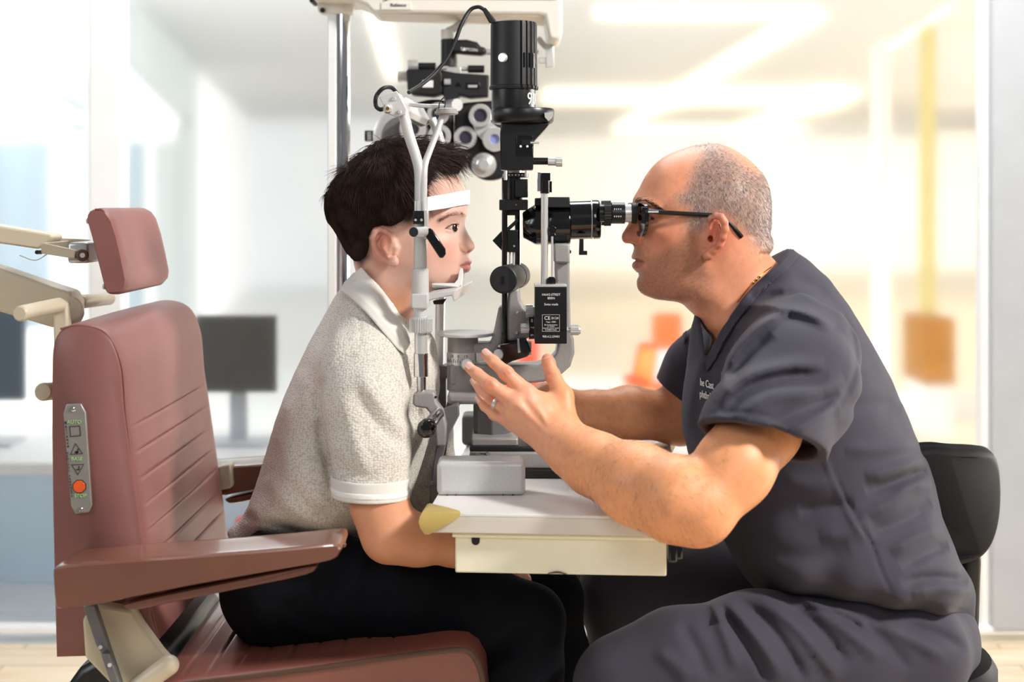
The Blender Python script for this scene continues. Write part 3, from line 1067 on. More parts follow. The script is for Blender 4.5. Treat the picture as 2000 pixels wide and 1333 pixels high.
bumper(0, 0, 1, 1)
bumper(TW, TDp, -1, -1)
bumper(0, TDp, 1, -1)
# bracket under the back of the table and the arm that carries it from the pole
bx = P(1127, 0, 2.375)
zt_ = TZ - eh
zb_ = P(0, 1206, 2.375).z
mb = MB()
mb.lathe((bx.x, 2.375, zb_), (bx.x, 2.375, zt_), [(0, .012), (.04, .019), (.10, .0215), (.8, .0225), (1, .030)], 32)
mb.build('support_post', M['beige'], table)
mb = MB()
pa_, pb_ = Vector((bx.x, 2.385, zb_ + .035)), Vector((P(664, 0, 2.72).x, 2.70, zb_ + .035))
mb.tube([pa_, pa_.lerp(pb_, .5), pb_], .016, seg=16)
mb.build('support_arm', M['beige'], table)

# ================================================================== instrument stand with the overhead arm
ID = 2.72
stand = thing('instrument_stand', (P(672, 0, ID).x, ID, 0), 'tall chrome instrument pole with cream overhead arm behind the boy', 'stand')
pc = P(664, 0, ID)
MB().cyl((pc.x, ID, 0.3), (pc.x, ID, P(0, 30, ID).z), R(20.5, ID), seg=40).build('pole', M['chrome'], stand)
MB().box((P(651, 0, ID).x, ID - .008, (P(0, 30, ID).z + .3) / 2), (R(17, ID), .028, P(0, 30, ID).z - .3)).build('pole_cover', M['frame'], stand, .002)
mb = MB()
mb.lathe((pc.x, ID, P(0, 30, ID).z), (pc.x, ID, P(0, 4, ID).z), [(0, R(24, ID)), (.15, R(26, ID)), (1, R(26, ID))], 32)
mb.prism([(622, 10), (640, 6), (660, 8), (660, 30), (640, 30), (624, 26)], ID, ID - .02, ID + .02)
mb.build('collar', M['cream'], stand, .002)
MB().cyl(P(630, 20, ID - .024), P(630, 20, ID - .015), R(5, ID)).build('collar_screw', M['rubber'], stand)
mb = MB()
mb.prism([(612, -70), (1096, -70), (1096, 78), (1088, 88), (1070, 84), (1062, 40), (1050, 38), (760, 34), (735, 34), (722, 20), (700, 10), (660, 12), (620, 8), (612, -5)], ID, ID - .07, ID + .07)
oarm = mb.build('overhead_arm', M['cream'], stand, .006)
mb = MB()
mb.prism([(735, 26), (1070, 37), (1070, 43), (740, 34)], ID, ID - .064, ID + .064)
mb.build('lower_lip', M['beige'], oarm, .002)
MB().prism([(745, 2), (1084, 4), (1084, 10), (745, 8)], ID, ID - .073, ID - .068).build('trim_line', M['beige'], oarm, .001)
MB().pbox(744, 804, 5, 19, ID - .0725, .004).build('name_plate', M['cream'], oarm, .001)
text_obj('lettering', 'Reliance', P(778, 10, ID - .0735), R(9, ID), M['darkprint'], oarm)
MB().prism([(759, 7), (765, 10), (759, 13)], ID, ID - .0736, ID - .072).build('plate_mark', M['screenblue'], oarm)
MB().pbox(604, 612, -30, 4, ID - .03, .06).build('arm_end_cap', M['rubber'], oarm, .002)
MB().lathe((pc.x, ID, 0), (pc.x, ID, .34), [(0, .26), (.2, .26), (.25, .09), (1, .08)], 40).build('base', M['cream'], stand)

# ================================================================== sculpting kit: distance fields turned into meshes
def proj(p):
    """pixel columns and rows of points (own distance)"""
    return CX + p[:, 0] * F / p[:, 1], YH - (p[:, 2] - ZC) * F / p[:, 1]


def V3(px, py, d):
    return np.array(P(px, py, d), float)


def smin(a, b, k):
    h = np.maximum(k - np.abs(a - b), 0) / k
    return np.minimum(a, b) - h * h * k * 0.25


def smax(a, b, k):
    return -smin(-a, -b, k)


def sdf_cone(p, a, b, ra, rb, sy=1.0):
    """round cone between a and b; sy > 1 widens it in depth"""
    q = p - a
    ba = np.asarray(b, float) - np.asarray(a, float)
    if sy != 1.0:
        q = q * (1, 1 / sy, 1)
        ba = ba * (1, 1 / sy, 1)
    t = np.clip(q @ ba / (ba @ ba + 1e-12), 0, 1)
    return np.sqrt(((q - t[:, None] * ba) ** 2).sum(1)) - (ra + (rb - ra) * t)


def sdf_chain(p, pts, k=0.004, sy=1.0):
    """pts = [(point, radius)...]"""
    d = None
    for (a, ra), (b, rb) in zip(pts, pts[1:]):
        e = sdf_cone(p, a, b, ra, rb, sy)
        d = e if d is None else smin(d, e, k)
    return d


def sdf_ell(p, c, r, rot=None):
    q = p - np.asarray(c, float)
    if rot is not None:
        q = q @ np.array(rot.to_3x3())
    r = np.asarray(r, float)
    k0 = np.sqrt(((q / r) ** 2).sum(1))
    k1 = np.sqrt(((q / (r * r)) ** 2).sum(1)) + 1e-9
    return k0 * (k0 - 1) / k1


def culled(p, lo, hi, fn, far=0.06):
    """fn only where points lie inside the box; elsewhere a safe distance"""
    lo, hi = np.asarray(lo), np.asarray(hi)
    m = ((p > lo - far) & (p < hi + far)).all(1)
    out = np.full(len(p), far * 1.0)
    if m.any():
        out[m] = np.minimum(fn(p[m]), far)
    return out


def chain_box(pts):
    lo = np.min([np.asarray(a) - r for a, r in pts], 0)
    hi = np.max([np.asarray(a) + r for a, r in pts], 0)
    return lo, hi


def C(p, pts, k=0.004, sy=1.0):
    lo, hi = chain_box(pts)
    m = 0.02 + (sy - 1) * 0.1
    return culled(p, lo - m, hi + m, lambda q: sdf_chain(q, pts, k, sy))


def polydist(u, v, poly):
    """signed pixel distance to a polygon, positive inside"""
    poly = np.asarray(poly, float)
    d = np.full(u.shape, 1e9)
    ins = np.zeros(u.shape, bool)
    n = len(poly)
    for i in range(n):
        ax, ay = poly[i]
        bx, by = poly[(i + 1) % n]
        ex, ey = bx - ax, by - ay
        t = np.clip(((u - ax) * ex + (v - ay) * ey) / (ex * ex + ey * ey + 1e-12), 0, 1)
        d = np.minimum(d, (u - ax - t * ex) ** 2 + (v - ay - t * ey) ** 2)
        c = (ay > v) != (by > v)
        if ey != 0:
            ins ^= c & (u < (bx - ax) * (v - ay) / ey + ax)
    d = np.sqrt(d)
    return np.where(ins, d, -d)


class Img:
    """a sampled function of pixel position"""
    def __init__(self, u0, v0, step, a):
        self.u0, self.v0, self.step, self.a = u0, v0, step, a

    def __call__(self, u, v):
        a = self.a
        x = np.clip((u - self.u0) / self.step, 0, a.shape[1] - 1.001)
        y = np.clip((v - self.v0) / self.step, 0, a.shape[0] - 1.001)
        i, j = x.astype(int), y.astype(int)
        fx, fy = x - i, y - j
        return (a[j, i] * (1 - fx) + a[j, i + 1] * fx) * (1 - fy) + (a[j + 1, i] * (1 - fx) + a[j + 1, i + 1] * fx) * fy


class Inflate:
    """a body that is symmetric about the plane y = d: a side outline in pixels and half-widths in metres at inner points"""
    def __init__(self, outline, widths, d, step=1.5, smooth=2, back=()):
        self.d, self.s = d, d / F
        poly = np.array(outline, float)
        # inner points are read on the near surface; bring them to the middle plane
        inn = []
        for x, y, h in widths:
            k = (d - h) / d
            inn.append((CX + (x - CX) * k, YH + (y - YH) * k, h * h))
        inn = np.array(inn)
        dens = []
        for i in range(len(poly)):
            a, b = poly[i], poly[(i + 1) % len(poly)]
            n = max(1, int(np.hypot(*(b - a)) // 16))
            for k in range(n): dens.append(a + (b - a) * k / n)
        dens = np.array(dens)
        u0, v0 = poly.min(0) - 45
        u1, v1 = poly.max(0) + 45
        gu, gv = np.meshgrid(np.arange(u0, u1, step), np.arange(v0, v1, step))
        S = polydist(gu, gv, poly)
        g = np.vstack([np.c_[dens, np.zeros(len(dens))], inn])
        # guard points outside
        e = np.roll(dens, -1, 0) - np.roll(dens, 1, 0)
        e /= np.maximum(np.hypot(e[:, 0], e[:, 1]), 1e-6)[:, None]
        nn = np.c_[e[:, 1], -e[:, 0]]
        out = dens + nn * 14
        sd = polydist(out[:, 0], out[:, 1], poly)
        out[sd > 0] = (dens - nn * 14)[sd > 0]
        sd = polydist(out[:, 0], out[:, 1], poly)
        out = out[sd < -9]
        g = np.vstack([g, np.c_[out, np.full(len(out), -14 * self.s * 0.055)]])
        c = (g[:, :2] - (u0, v0)) / 100.0
        n = len(g)

        def ker(A, B):
            r2 = ((A[:, None, :] - B[None, :, :]) ** 2).sum(2)
            return 0.5 * r2 * np.log(r2 + 1e-12)
        K = ker(c, c) + np.eye(n) * 1e-4
        Pm = np.c_[np.ones(n), c]
        A = np.block([[K, Pm], [Pm.T, np.zeros((3, 3))]])
        w = np.linalg.solve(A, np.r_[g[:, 2], 0, 0, 0])
        q = (np.c_[gu.ravel(), gv.ravel()] - (u0, v0)) / 100.0
        G = np.concatenate([ker(qq, c) @ w[:n] + np.c_[np.ones(len(qq)), qq] @ w[n:] for qq in np.array_split(q, max(1, len(q) // 20000))]).reshape(gu.shape)
        sm = S * self.s
        G = np.where(S < 0, np.minimum(G, sm * 0.02), np.maximum(G, np.maximum(sm, 0) * 0.006))
        for _ in range(smooth):
            Gp = np.pad(G, 1, mode='edge')
            G = (Gp[1:-1, 1:-1] * 4 + Gp[:-2, 1:-1] + Gp[2:, 1:-1] + Gp[1:-1, :-2] + Gp[1:-1, 2:]) / 8
        gy, gx = np.gradient(G, step * self.s)
        self.G = Img(u0, v0, step, G)
        self.g2 = Img(u0, v0, step, gx * gx + gy * gy)
        self.S = Img(u0, v0, step, S)
        k = 60 * self.s
        self.lo = np.array([(u0 - CX) * self.s, d - 0.35, ZC - (v1 - YH) * self.s])
        self.hi = np.array([(u1 - CX) * self.s, d + 0.35, ZC - (v0 - YH) * self.s])

    def uv(self, p):
        return CX + p[:, 0] / self.s, YH - (p[:, 2] - ZC) / self.s

    def _f(self, p):
        u, v = self.uv(p)
        y = p[:, 1] - self.d
        G = self.G(u, v)
        f = (y * y - G) / np.sqrt(self.g2(u, v) + 4 * y * y + 4e-4)
        return np.clip(f, -0.05, 0.06)

    def __call__(self, p):
        return culled(p, self.lo + 0.03, self.hi - 0.03, self._f, 0.02)

    def half(self, px, py):
        """half-width of the surface that shows at a pixel (near side)"""
        h = 0.0
        for _ in range(4):
            k = (self.d - h) / self.d
            g = float(self.G(np.array([CX + (px - CX) * k]), np.array([YH + (py - YH) * k]))[0])
            h = math.sqrt(max(g, 0))
        return h

    def surf(self, px, py, off=0.0):
        d = self.d - self.half(px, py) - off
        return V3(px, py, d)


def fold_img(u0, v0, u1, v1, folds, step=2.0):
    """a displacement map from fold lines: (points, height in metres, width in pixels)"""
    gu, gv = np.meshgrid(np.arange(u0, u1, step), np.arange(v0, v1, step))
    D = np.zeros(gu.shape)
    for pts, amp, w in folds:
        q = np.array(crom(pts, 5))
        lo, hi = q.min(0) - 3.5 * w, q.max(0) + 3.5 * w
        m = (gu > lo[0]) & (gu < hi[0]) & (gv > lo[1]) & (gv < hi[1])
        if not m.any(): continue
        u, v = gu[m], gv[m]
        best = np.full(u.shape, 1e9)
        tt = np.zeros(u.shape)
        for i in range(len(q) - 1):
            a, e = q[i], q[i + 1] - q[i]
            t = np.clip(((u - a[0]) * e[0] + (v - a[1]) * e[1]) / (e @ e + 1e-9), 0, 1)
            dd = (u - a[0] - t * e[0]) ** 2 + (v - a[1] - t * e[1]) ** 2
            b = dd < best
            best = np.where(b, dd, best)
            tt = np.where(b, (i + t) / (len(q) - 1), tt)
        fade = np.clip(np.minimum(tt, 1 - tt) * 5, 0.0, 1) ** 0.7
        D[m] += amp * np.exp(-best / (2 * w * w)) * fade
    return Img(u0, v0, step, D)


def noise3(p, scale, seed=0):
    """cheap smooth noise from a few sine waves"""
    r = np.random.default_rng(seed)
    o = np.zeros(len(p))
    for _ in range(6):
        k = r.normal(size=3) * scale
        o += np.sin(p @ k + r.uniform(0, 6.28))
    return o / 6


def mesh_field(f, lo, hi, h, margin=2.0, B=8, newton=1):
    """polygonise f = 0 between lo and hi with cells of size h (dual surface, sparse blocks)"""
    lo, hi = np.asarray(lo, float), np.asarray(hi, float)
    nb = np.ceil((hi - lo) / (h * B)).astype(int)
    bi = np.stack(np.meshgrid(*[np.arange(n) for n in nb], indexing='ij'), -1).reshape(-1, 3)
    cen = lo + (bi + 0.5) * B * h
    fc = np.concatenate([f(c) for c in np.array_split(cen, max(1, len(cen) // 200000))])
    act = bi[np.abs(fc) < B * h * 0.87 * margin + 0.002]
    N = nb * B + 2

    def gid(c):
        return (c[..., 0].astype(np.int64) * N[1] + c[..., 1]) * N[2] + c[..., 2]
    loc = np.stack(np.meshgrid(*[np.arange(B + 1)] * 3, indexing='ij'), -1)
    verts, vid, quads = [], [], []
    for ab in np.array_split(act, max(1, len(act) // 700)):
        if not len(ab): continue
        g = ab[:, None, None, None, :] * B + loc[None]
        val = f((lo + g * h).reshape(-1, 3)).reshape(g.shape[:-1])
        ins = val < 0
        s = [slice(0, B), slice(1, B + 1)]
        cnt = sum(ins[:, s[i], s[j], s[k]].astype(np.int8) for i in (0, 1) for j in (0, 1) for k in (0, 1))
        mix = (cnt > 0) & (cnt < 8)
        idx = np.argwhere(mix)
        if not len(idx): continue
        cells = ab[idx[:, 0]] * B + idx[:, 1:]
        acc = np.zeros((len(idx), 3))
        num = np.zeros(len(idx))
        off = [(i, j, k) for i in (0, 1) for j in (0, 1) for k in (0, 1)]
        cv = {o: val[idx[:, 0], idx[:, 1] + o[0], idx[:, 2] + o[1], idx[:, 3] + o[2]] for o in off}
        for a in off:
            for ax in range(3):
                if a[ax]: continue
                b = tuple(1 if i == ax else a[i] for i in range(3))
                va, vb = cv[a], cv[b]
                m = (va < 0) != (vb < 0)
                t = np.where(m, va / np.where(m, va - vb, 1), 0)
                pt = np.array(a, float)[None] + t[:, None] * (np.array(b) - np.array(a))[None]
                acc += np.where(m[:, None], pt, 0)
                num += m
        verts.append(lo + (cells + acc / num[:, None]) * h)
        vid.append(gid(cells))
        for ax in range(3):
            sl0 = [slice(0, B)] * 3
            sl1 = list(sl0); sl1[ax] = slice(1, B + 1)
            a, b = ins[(slice(None),) + tuple(sl0)], ins[(slice(None),) + tuple(sl1)]
            e = np.argwhere(a != b)
            if not len(e): continue
            c = ab[e[:, 0]] * B + e[:, 1:]
            flip = a[e[:, 0], e[:, 1], e[:, 2], e[:, 3]]
            o1, o2 = [(1, 2), (2, 0), (0, 1)][ax]
            d1, d2 = np.zeros(3, int), np.zeros(3, int)
            d1[o1], d2[o2] = 1, 1
            qd = np.stack([gid(c), gid(c - d1), gid(c - d1 - d2), gid(c - d2)], 1)
            qd[~flip] = qd[~flip][:, ::-1]
            quads.append(qd)
    V, I = np.concatenate(verts), np.concatenate(vid)
    I, first = np.unique(I, return_index=True)
    V = V[first]
    Q = np.concatenate(quads)
    pos = np.searchsorted(I, Q)
    pos = np.clip(pos, 0, len(I) - 1)
    ok = (I[pos] == Q).all(1)
    Q = pos[ok]
    for _ in range(newton):
        e = h * 0.4
        f0 = f(V)
        gr = np.stack([f(V + np.eye(3)[i] * e) - f(V - np.eye(3)[i] * e) for i in range(3)], 1) / (2 * e)
        st = f0[:, None] * gr / np.maximum((gr ** 2).sum(1), 0.2)[:, None]
        ln = np.sqrt((st ** 2).sum(1))
        V = V - st * np.minimum(1, 0.6 * h / np.maximum(ln, 1e-9))[:, None]
    return V, Q


def field_obj(name, f, lo, hi, h, material, parent=None, tint=None, keep=None, label=None, newton=1, margin=2.0):
    V, Q = mesh_field(f, lo, hi, h, newton=newton, margin=margin)
    me = bpy.data.meshes.new(name)
    me.vertices.add(len(V))
    me.vertices.foreach_set('co', V.astype(np.float32).ravel())
    me.loops.add(len(Q) * 4)
    me.loops.foreach_set('vertex_index', Q.astype(np.int32).ravel())
    me.polygons.add(len(Q))
    me.polygons.foreach_set('loop_start', np.arange(0, len(Q) * 4, 4, dtype=np.int32))
    me.polygons.foreach_set('use_smooth', np.ones(len(Q), bool))
    me.update(calc_edges=True)
    me.validate()
    if tint is not None:
        c = np.clip(tint(V), 0, 1)
        at = me.color_attributes.new('tint', 'FLOAT_COLOR', 'POINT')
        at.data.foreach_set('color', np.c_[c, np.ones(len(c))].astype(np.float32).ravel())
    me.materials.append(material)
    o = link_mesh(name, me, parent)
    if label: o['label'] = label
    return o, V, Q


def lin(c):
    return np.array(s2l(c)[:3])


def mixc(base, col, w):
    w = np.clip(w, 0, 1)[:, None]
    return base * (1 - w) + np.asarray(col)[None] * w


def region(u, v, poly, soft):
    """0..1 membership of a pixel outline with a soft rim"""
    t = np.clip(polydist(u, v, poly) / (2 * soft) + 0.5, 0, 1)
    return t * t * (3 - 2 * t)


def blob(u, v, cx, cy, rx, ry=None):
    ry = ry or rx
    return np.exp(-((u - cx) / rx) ** 2 - ((v - cy) / ry) ** 2)


def strands(name, roots, dirs, lens, radius, material, parent, bend=None, seg=5, taper=0.25, jitter=0.1, label=None):
    """fine tapered three-sided hairs as one mesh"""
    n = len(roots)
    roots, dirs = np.asarray(roots, float), np.asarray(dirs, float)
    dirs /= np.linalg.norm(dirs, axis=1)[:, None] + 1e-9
    bend = np.zeros((n, 3)) if bend is None else bend
    lens = np.asarray(lens, float)
    rad = np.broadcast_to(np.asarray(radius, float), (n,))
    pts = []
    ph = RNG.uniform(0, 6.28, n)
    side = np.cross(dirs, RNG.normal(size=(n, 3)))
    side /= np.linalg.norm(side, axis=1)[:, None] + 1e-9
    for k in range(seg + 1):
        t = k / seg
        pts.append(roots + (dirs * t + bend * t * t) * lens[:, None] + side * (jitter * np.sin(ph + t * 3.0) * t * lens)[:, None])
    pts = np.stack(pts, 1)
    tan = np.gradient(pts, axis=1)
    tan /= np.linalg.norm(tan, axis=2)[..., None] + 1e-12
    u = np.cross(tan, side[:, None, :] + 1e-3)
    u /= np.linalg.norm(u, axis=2)[..., None] + 1e-12
    w = np.cross(tan, u)
    tt = np.linspace(0, 1, seg + 1)
    rr = rad[:, None] * (1 - (1 - taper) * tt ** 1.5)[None]
    ring = [pts + (u * math.cos(a) + w * math.sin(a)) * rr[..., None] for a in (0, 2.094, 4.189)]
    V = np.stack(ring, 2).reshape(-1, 3)
    base = (np.arange(n) * (seg + 1) * 3)[:, None, None]
    k = (np.arange(seg) * 3)[None, :, None]
    j = np.arange(3)[None, None, :]
    j2 = (j + 1) % 3
    Q = np.stack([base + k + j, base + k + j2, base + k + 3 + j2, base + k + 3 + j], -1).reshape(-1, 4)
    me = bpy.data.meshes.new(name)
    me.vertices.add(len(V))
    me.vertices.foreach_set('co', V.astype(np.float32).ravel())
    me.loops.add(len(Q) * 4)
    me.loops.foreach_set('vertex_index', Q.astype(np.int32).ravel())
    me.polygons.add(len(Q))
    me.polygons.foreach_set('loop_start', np.arange(0, len(Q) * 4, 4, dtype=np.int32))
    me.polygons.foreach_set('use_smooth', np.ones(len(Q), bool))
    me.update(calc_edges=True)
    me.materials.append(material)
    o = link_mesh(name, me, parent)
    if label: o['label'] = label
    return o


def face_samples(V, Q, n):
    """random points on a mesh with normals"""
    a, b, c, d = (V[Q[:, i]] for i in range(4))
    nr = np.cross(c - a, d - b)
    ar = np.linalg.norm(nr, axis=1)
    pr = ar / ar.sum()
    i = RNG.choice(len(Q), n, p=pr)
    s, t = RNG.uniform(size=n)[:, None], RNG.uniform(size=n)[:, None]
    p = (a[i] * (1 - s) + b[i] * s) * (1 - t) + (d[i] * (1 - s) + c[i] * s) * t
    return p, nr[i] / (ar[i][:, None] + 1e-12)

# ================================================================== the boy
DS = 2.11                      # middle plane of both heads
EX, EY, EZ = np.eye(3)
M['skin'] = attr_mat('skin', 0.46, 0.12, 0.12, 900, spec=0.4, var=0.07)
M['sclera'] = mat('eye_white', (206, 190, 182), 0.12, coat=0.6)
M['iris'] = mat('brown_iris', (58, 34, 22), 0.1, coat=0.8)
M['pupil'] = mat('pupil', (8, 7, 7), 0.08, coat=0.8)
M['hairdark'] = mat('dark_brown_hair', (54, 39, 32), 0.55, var=0.45, vscale=70, spec=0.18)
M['browhair'] = mat('brow_hair', (104, 76, 58), 0.6, var=0.3, vscale=200)
M['polo'] = knit_mat('oatmeal_knit', (220, 214, 204), 0.0034, 0.65)
M['polocollar'] = mat('pale_rib_knit', (226, 223, 216), 0.9, var=0.05, bump=0.35, bscale=900, sheen=0.2)
M['poloband'] = mat('white_rib_stripe', (244, 243, 238), 0.9, var=0.03, bump=0.35, bscale=900)
M['navy'] = mat('dark_navy_cotton', (9, 12, 20), 0.9, var=0.2, vscale=30, bump=0.2, bscale=1400, spec=0.2)
M['shoe'] = mat('black_shoe', (24, 24, 26), 0.45)


def mirror(p, d=DS):
    q = p.copy()
    q[:, 1] = d - np.abs(q[:, 1] - d)
    return q


boy = thing('person', (P(560, 0, DS).x, DS, P(0, 1250, DS).z), 'boy in oatmeal knit polo and dark navy trousers seated facing right, chin on the rest', 'person')

B_HEAD = [(760, 292), (800, 290), (840, 296), (872, 312), (890, 332), (898, 349), (904, 358), (908, 368), (911, 376), (912.5, 390), (913, 400), (913.3, 410), (912, 419), (909, 427),
          (907.5, 435), (908.3, 444), (912.5, 452.4), (918.8, 463), (925, 473.5), (927.6, 480), (926.8, 486), (923, 490.3), (918.5, 493.5), (915.6, 496.6), (915.6, 501), (918.8, 505.5),
          (921.8, 510), (920.5, 515.3), (917.4, 518.2), (919.9, 521.8), (918.8, 527), (914.5, 531.3), (908.5, 534.8), (906.5, 541), (906, 548), (902, 556), (893, 561.5), (875, 565), (845, 570),
          (826, 580), (812, 604), (806, 640), (800, 700), (640, 700), (660, 620), (682, 560), (695, 530), (690, 505), (672, 478), (655, 450), (646, 415), (648, 380), (660, 345), (682, 315), (715, 298)]
B_W = [(895, 365, .030), (880, 350, .042), (860, 330, .050), (900, 400, .036), (880, 400, .050), (850, 395, .060), (820, 400, .066), (780, 400, .071), (740, 400, .073), (700, 400, .067),
       (665, 410, .045), (760, 330, .060), (820, 325, .052), (720, 330, .053), (862, 318, .036), (905, 417, .030), (890, 421, .043), (865, 425, .055), (901, 436, .021), (892, 440, .033),
       (884, 443, .038), (870, 447, .046), (850, 445, .056), (915, 470, .0085), (906, 462, .013), (921, 481, .0085), (908, 486, .0165), (899, 470, .023), (896, 482, .029), (884, 470, .042),
       (870, 475, .051), (845, 480, .060), (820, 480, .064), (790, 470, .066), (914, 508, .013), (914, 524, .0125), (905, 514, .020), (897, 519, .026), (889, 508, .036), (880, 522, .040),
       (860, 515, .050), (840, 520, .056), (810, 520, .059), (780, 510, .062), (900, 546, .014), (891, 548, .023), (872, 548, .035), (845, 550, .046), (820, 552, .050), (790, 545, .054),
       (760, 520, .058), (760, 570, .051), (730, 550, .051), (800, 590, .036), (740, 620, .053), (770, 620, .048), (700, 600, .051), (690, 470, .055), (720, 480, .062), (700, 512, .046), (720, 660, .055)]
b_head = Inflate(B_HEAD, B_W, DS)


def S(px, py, h):              # point at a pixel, h nearer than the middle plane
    return V3(px, py, DS - h)


b_helix = [(S(758, 477, .066), .0030), (S(764, 469, .069), .0032), (S(761, 459, .073), .0033), (S(753, 451.5, .078), .0034), (S(742, 448.5, .082), .0036), (S(732, 453, .085), .0037), (S(728, 465, .086), .0037),
           (S(730, 480, .085), .0036), (S(738, 494, .082), .0035), (S(750, 505, .078), .0036), (S(762, 512, .074), .0042), (S(770, 512, .071), .0056)]
b_anti = [(S(746, 462, .079), .0018), (S(739, 475, .080), .0020), (S(743, 488, .078), .0022), (S(754, 498, .074), .0027)]
b_trag = [(S(770, 474, .066), .0036), (S(773, 485, .067), .0040), (S(772, 496, .067), .0036)]
b_folds = fold_img(600, 240, 960, 620, [
    ([(918, 518), (908, 518.6), (897, 521.5)], -.0022, 1.5), ([(919, 511), (909, 513), (899, 519)], .0010, 2.5), ([(917, 525), (908, 526), (899, 522.5)], .0016, 3.0),
    ([(910, 534), (900, 531)], -.0012, 3.0), ([(897, 476), (897.5, 486), (903, 493.5), (909, 494.5)], -.0018, 1.8), ([(903, 480), (907, 489), (913, 492)], .0012, 3.0),
    ([(866, 447), (874, 440.5), (883, 435.5), (893, 434)], -.0012, 1.6), ([(869, 444.5), (876, 439.5), (884, 436.8), (891, 437)], .0009, 1.6),
    ([(869, 449), (877, 452), (888, 452)], .0008, 1.6), ([(866, 452), (877, 457), (890, 457)], -.0008, 2.5), ([(858, 428), (872, 419), (890, 415), (904, 419)], .0012, 5),
], 1.0)
B_ALM = [(869, 447.6), (874.5, 444.2), (881, 441.4), (887, 440.2), (892.5, 441.0), (895, 442), (892, 446), (886, 448), (878, 448.8)]

b_arm = [(V3(712, 745, 2.0), .034), (V3(735, 880, 1.95), .037), (V3(741, 985, 1.937), .0358), (V3(762, 1044, 1.935), .0358), (V3(815, 1056, 1.95), .0315), (V3(888, 1068, 1.975), .0245), (V3(960, 1096, 2.02), .019)]
b_hand = [(V3(960, 1096, 2.02), .019), (V3(985, 1110, 2.04), .022), (V3(1003, 1120, 2.06), .019)]
b_fing = [[(V3(992, 1115 + k * 5, 2.045 + k * .012), .0085), (V3(1014, 1119 + k * 6, 2.055 + k * .014), .0078), (V3(1027, 1131 + k * 6, 2.065 + k * .014), .007), (V3(1032, 1144 + k * 5, 2.07 + k * .014), .0062)] for k in range(4)]
b_thumb = [(V3(975, 1100, 2.045), .010), (V3(1000, 1100, 2.075), .0085), (V3(1016, 1108, 2.085), .0075)]
b_arm2 = [(V3(760, 760, 2.22), .036), (V3(822, 860, 2.245), .039), (V3(845, 985, 2.25), .036), (V3(880, 1030, 2.235), .031), (V3(960, 1098, 2.19), .019)]
b_fing2 = [[(V3(992, 1122 + k * 4, 2.175 - k * .012), .0085), (V3(1012, 1128 + k * 5, 2.165 - k * .012), .0078), (V3(1022, 1142 + k * 4, 2.16 - k * .012), .0068)] for k in range(4)]
b_core = [(V3(735, 640, DS), .045), (V3(700, 760, DS), .075), (V3(600, 980, DS), .080), (V3(545, 1130, DS), .080)]
b_sh = [(V3(712, 745, 2.0), .034), (V3(725, 710, DS), .05), (V3(760, 760, 2.22), .036)]


def ear_field(m, helix, anti, trag, base, base_r, rot, concha, concha_r, lobe):
    lo, hi = chain_box(helix)

    def g(q):
        e = sdf_chain(q, helix, .003)
        e = smin(e, sdf_ell(q, base, base_r, rot), .004)
        e = smax(e, -sdf_ell(q, concha, concha_r), .003)
        e = smin(e, sdf_chain(q, anti, .003), .003)
        e = smin(e, sdf_chain(q, trag, .003), .004)
        e = smin(e, np.sqrt(((q - lobe[0]) ** 2).sum(1)) - lobe[1], .004)
        return e
    return culled(m, lo - .03, hi + .03, g, 0.03)


b_rot = Matrix.Rotation(math.radians(20), 4, 'Z')


def f_boy(p):
    m = mirror(p)
    d = b_head(p)
    u, v = proj(m)
    near = d < 0.02
    if near.any():
        d[near] -= b_folds(u[near], v[near])
    e = ear_field(m, b_helix, b_anti, b_trag, S(748, 482, .072), (.0165, .0045, .0225), b_rot, S(756, 480, .081), (.0078, .0108, .0155), (S(769, 511, .071), .0066))
    d = smin(d, e, .005)
    # eye opening, nostril
    s = DS / F
    k = np.abs(u - 882) + np.abs(v - 445) < 60
    if k.any():
        car = np.minimum(polydist(u[k], v[k], B_ALM) * s, np.abs(p[k, 1] - DS) - .019)
        d[k] = smax(d[k], car, .0008)
    nos = culled(m, S(911, 492, .010) - .02, S(911, 492, .010) + .02, lambda q: sdf_ell(q, S(912, 493.5, .0085), (.0055, .0032, .0030)), .02)
    d = smax(d, -nos, .0015)
    a = C(p, b_arm, .02)
    a = smin(a, C(p, b_hand, .01), .012)
    for g in b_fing: a = smin(a, C(p, g, .003), .005)
    a = smin(a, C(p, b_thumb, .004), .006)
    a2 = C(p, b_arm2, .02)
    for g in b_fing2: a2 = smin(a2, C(p, g, .003), .005)
    t = smin(C(p, b_core, .03), C(p, b_sh, .03), .03)
    d = smin(d, t, .02)
    return smin(smin(d, a, .015), a2, .015)


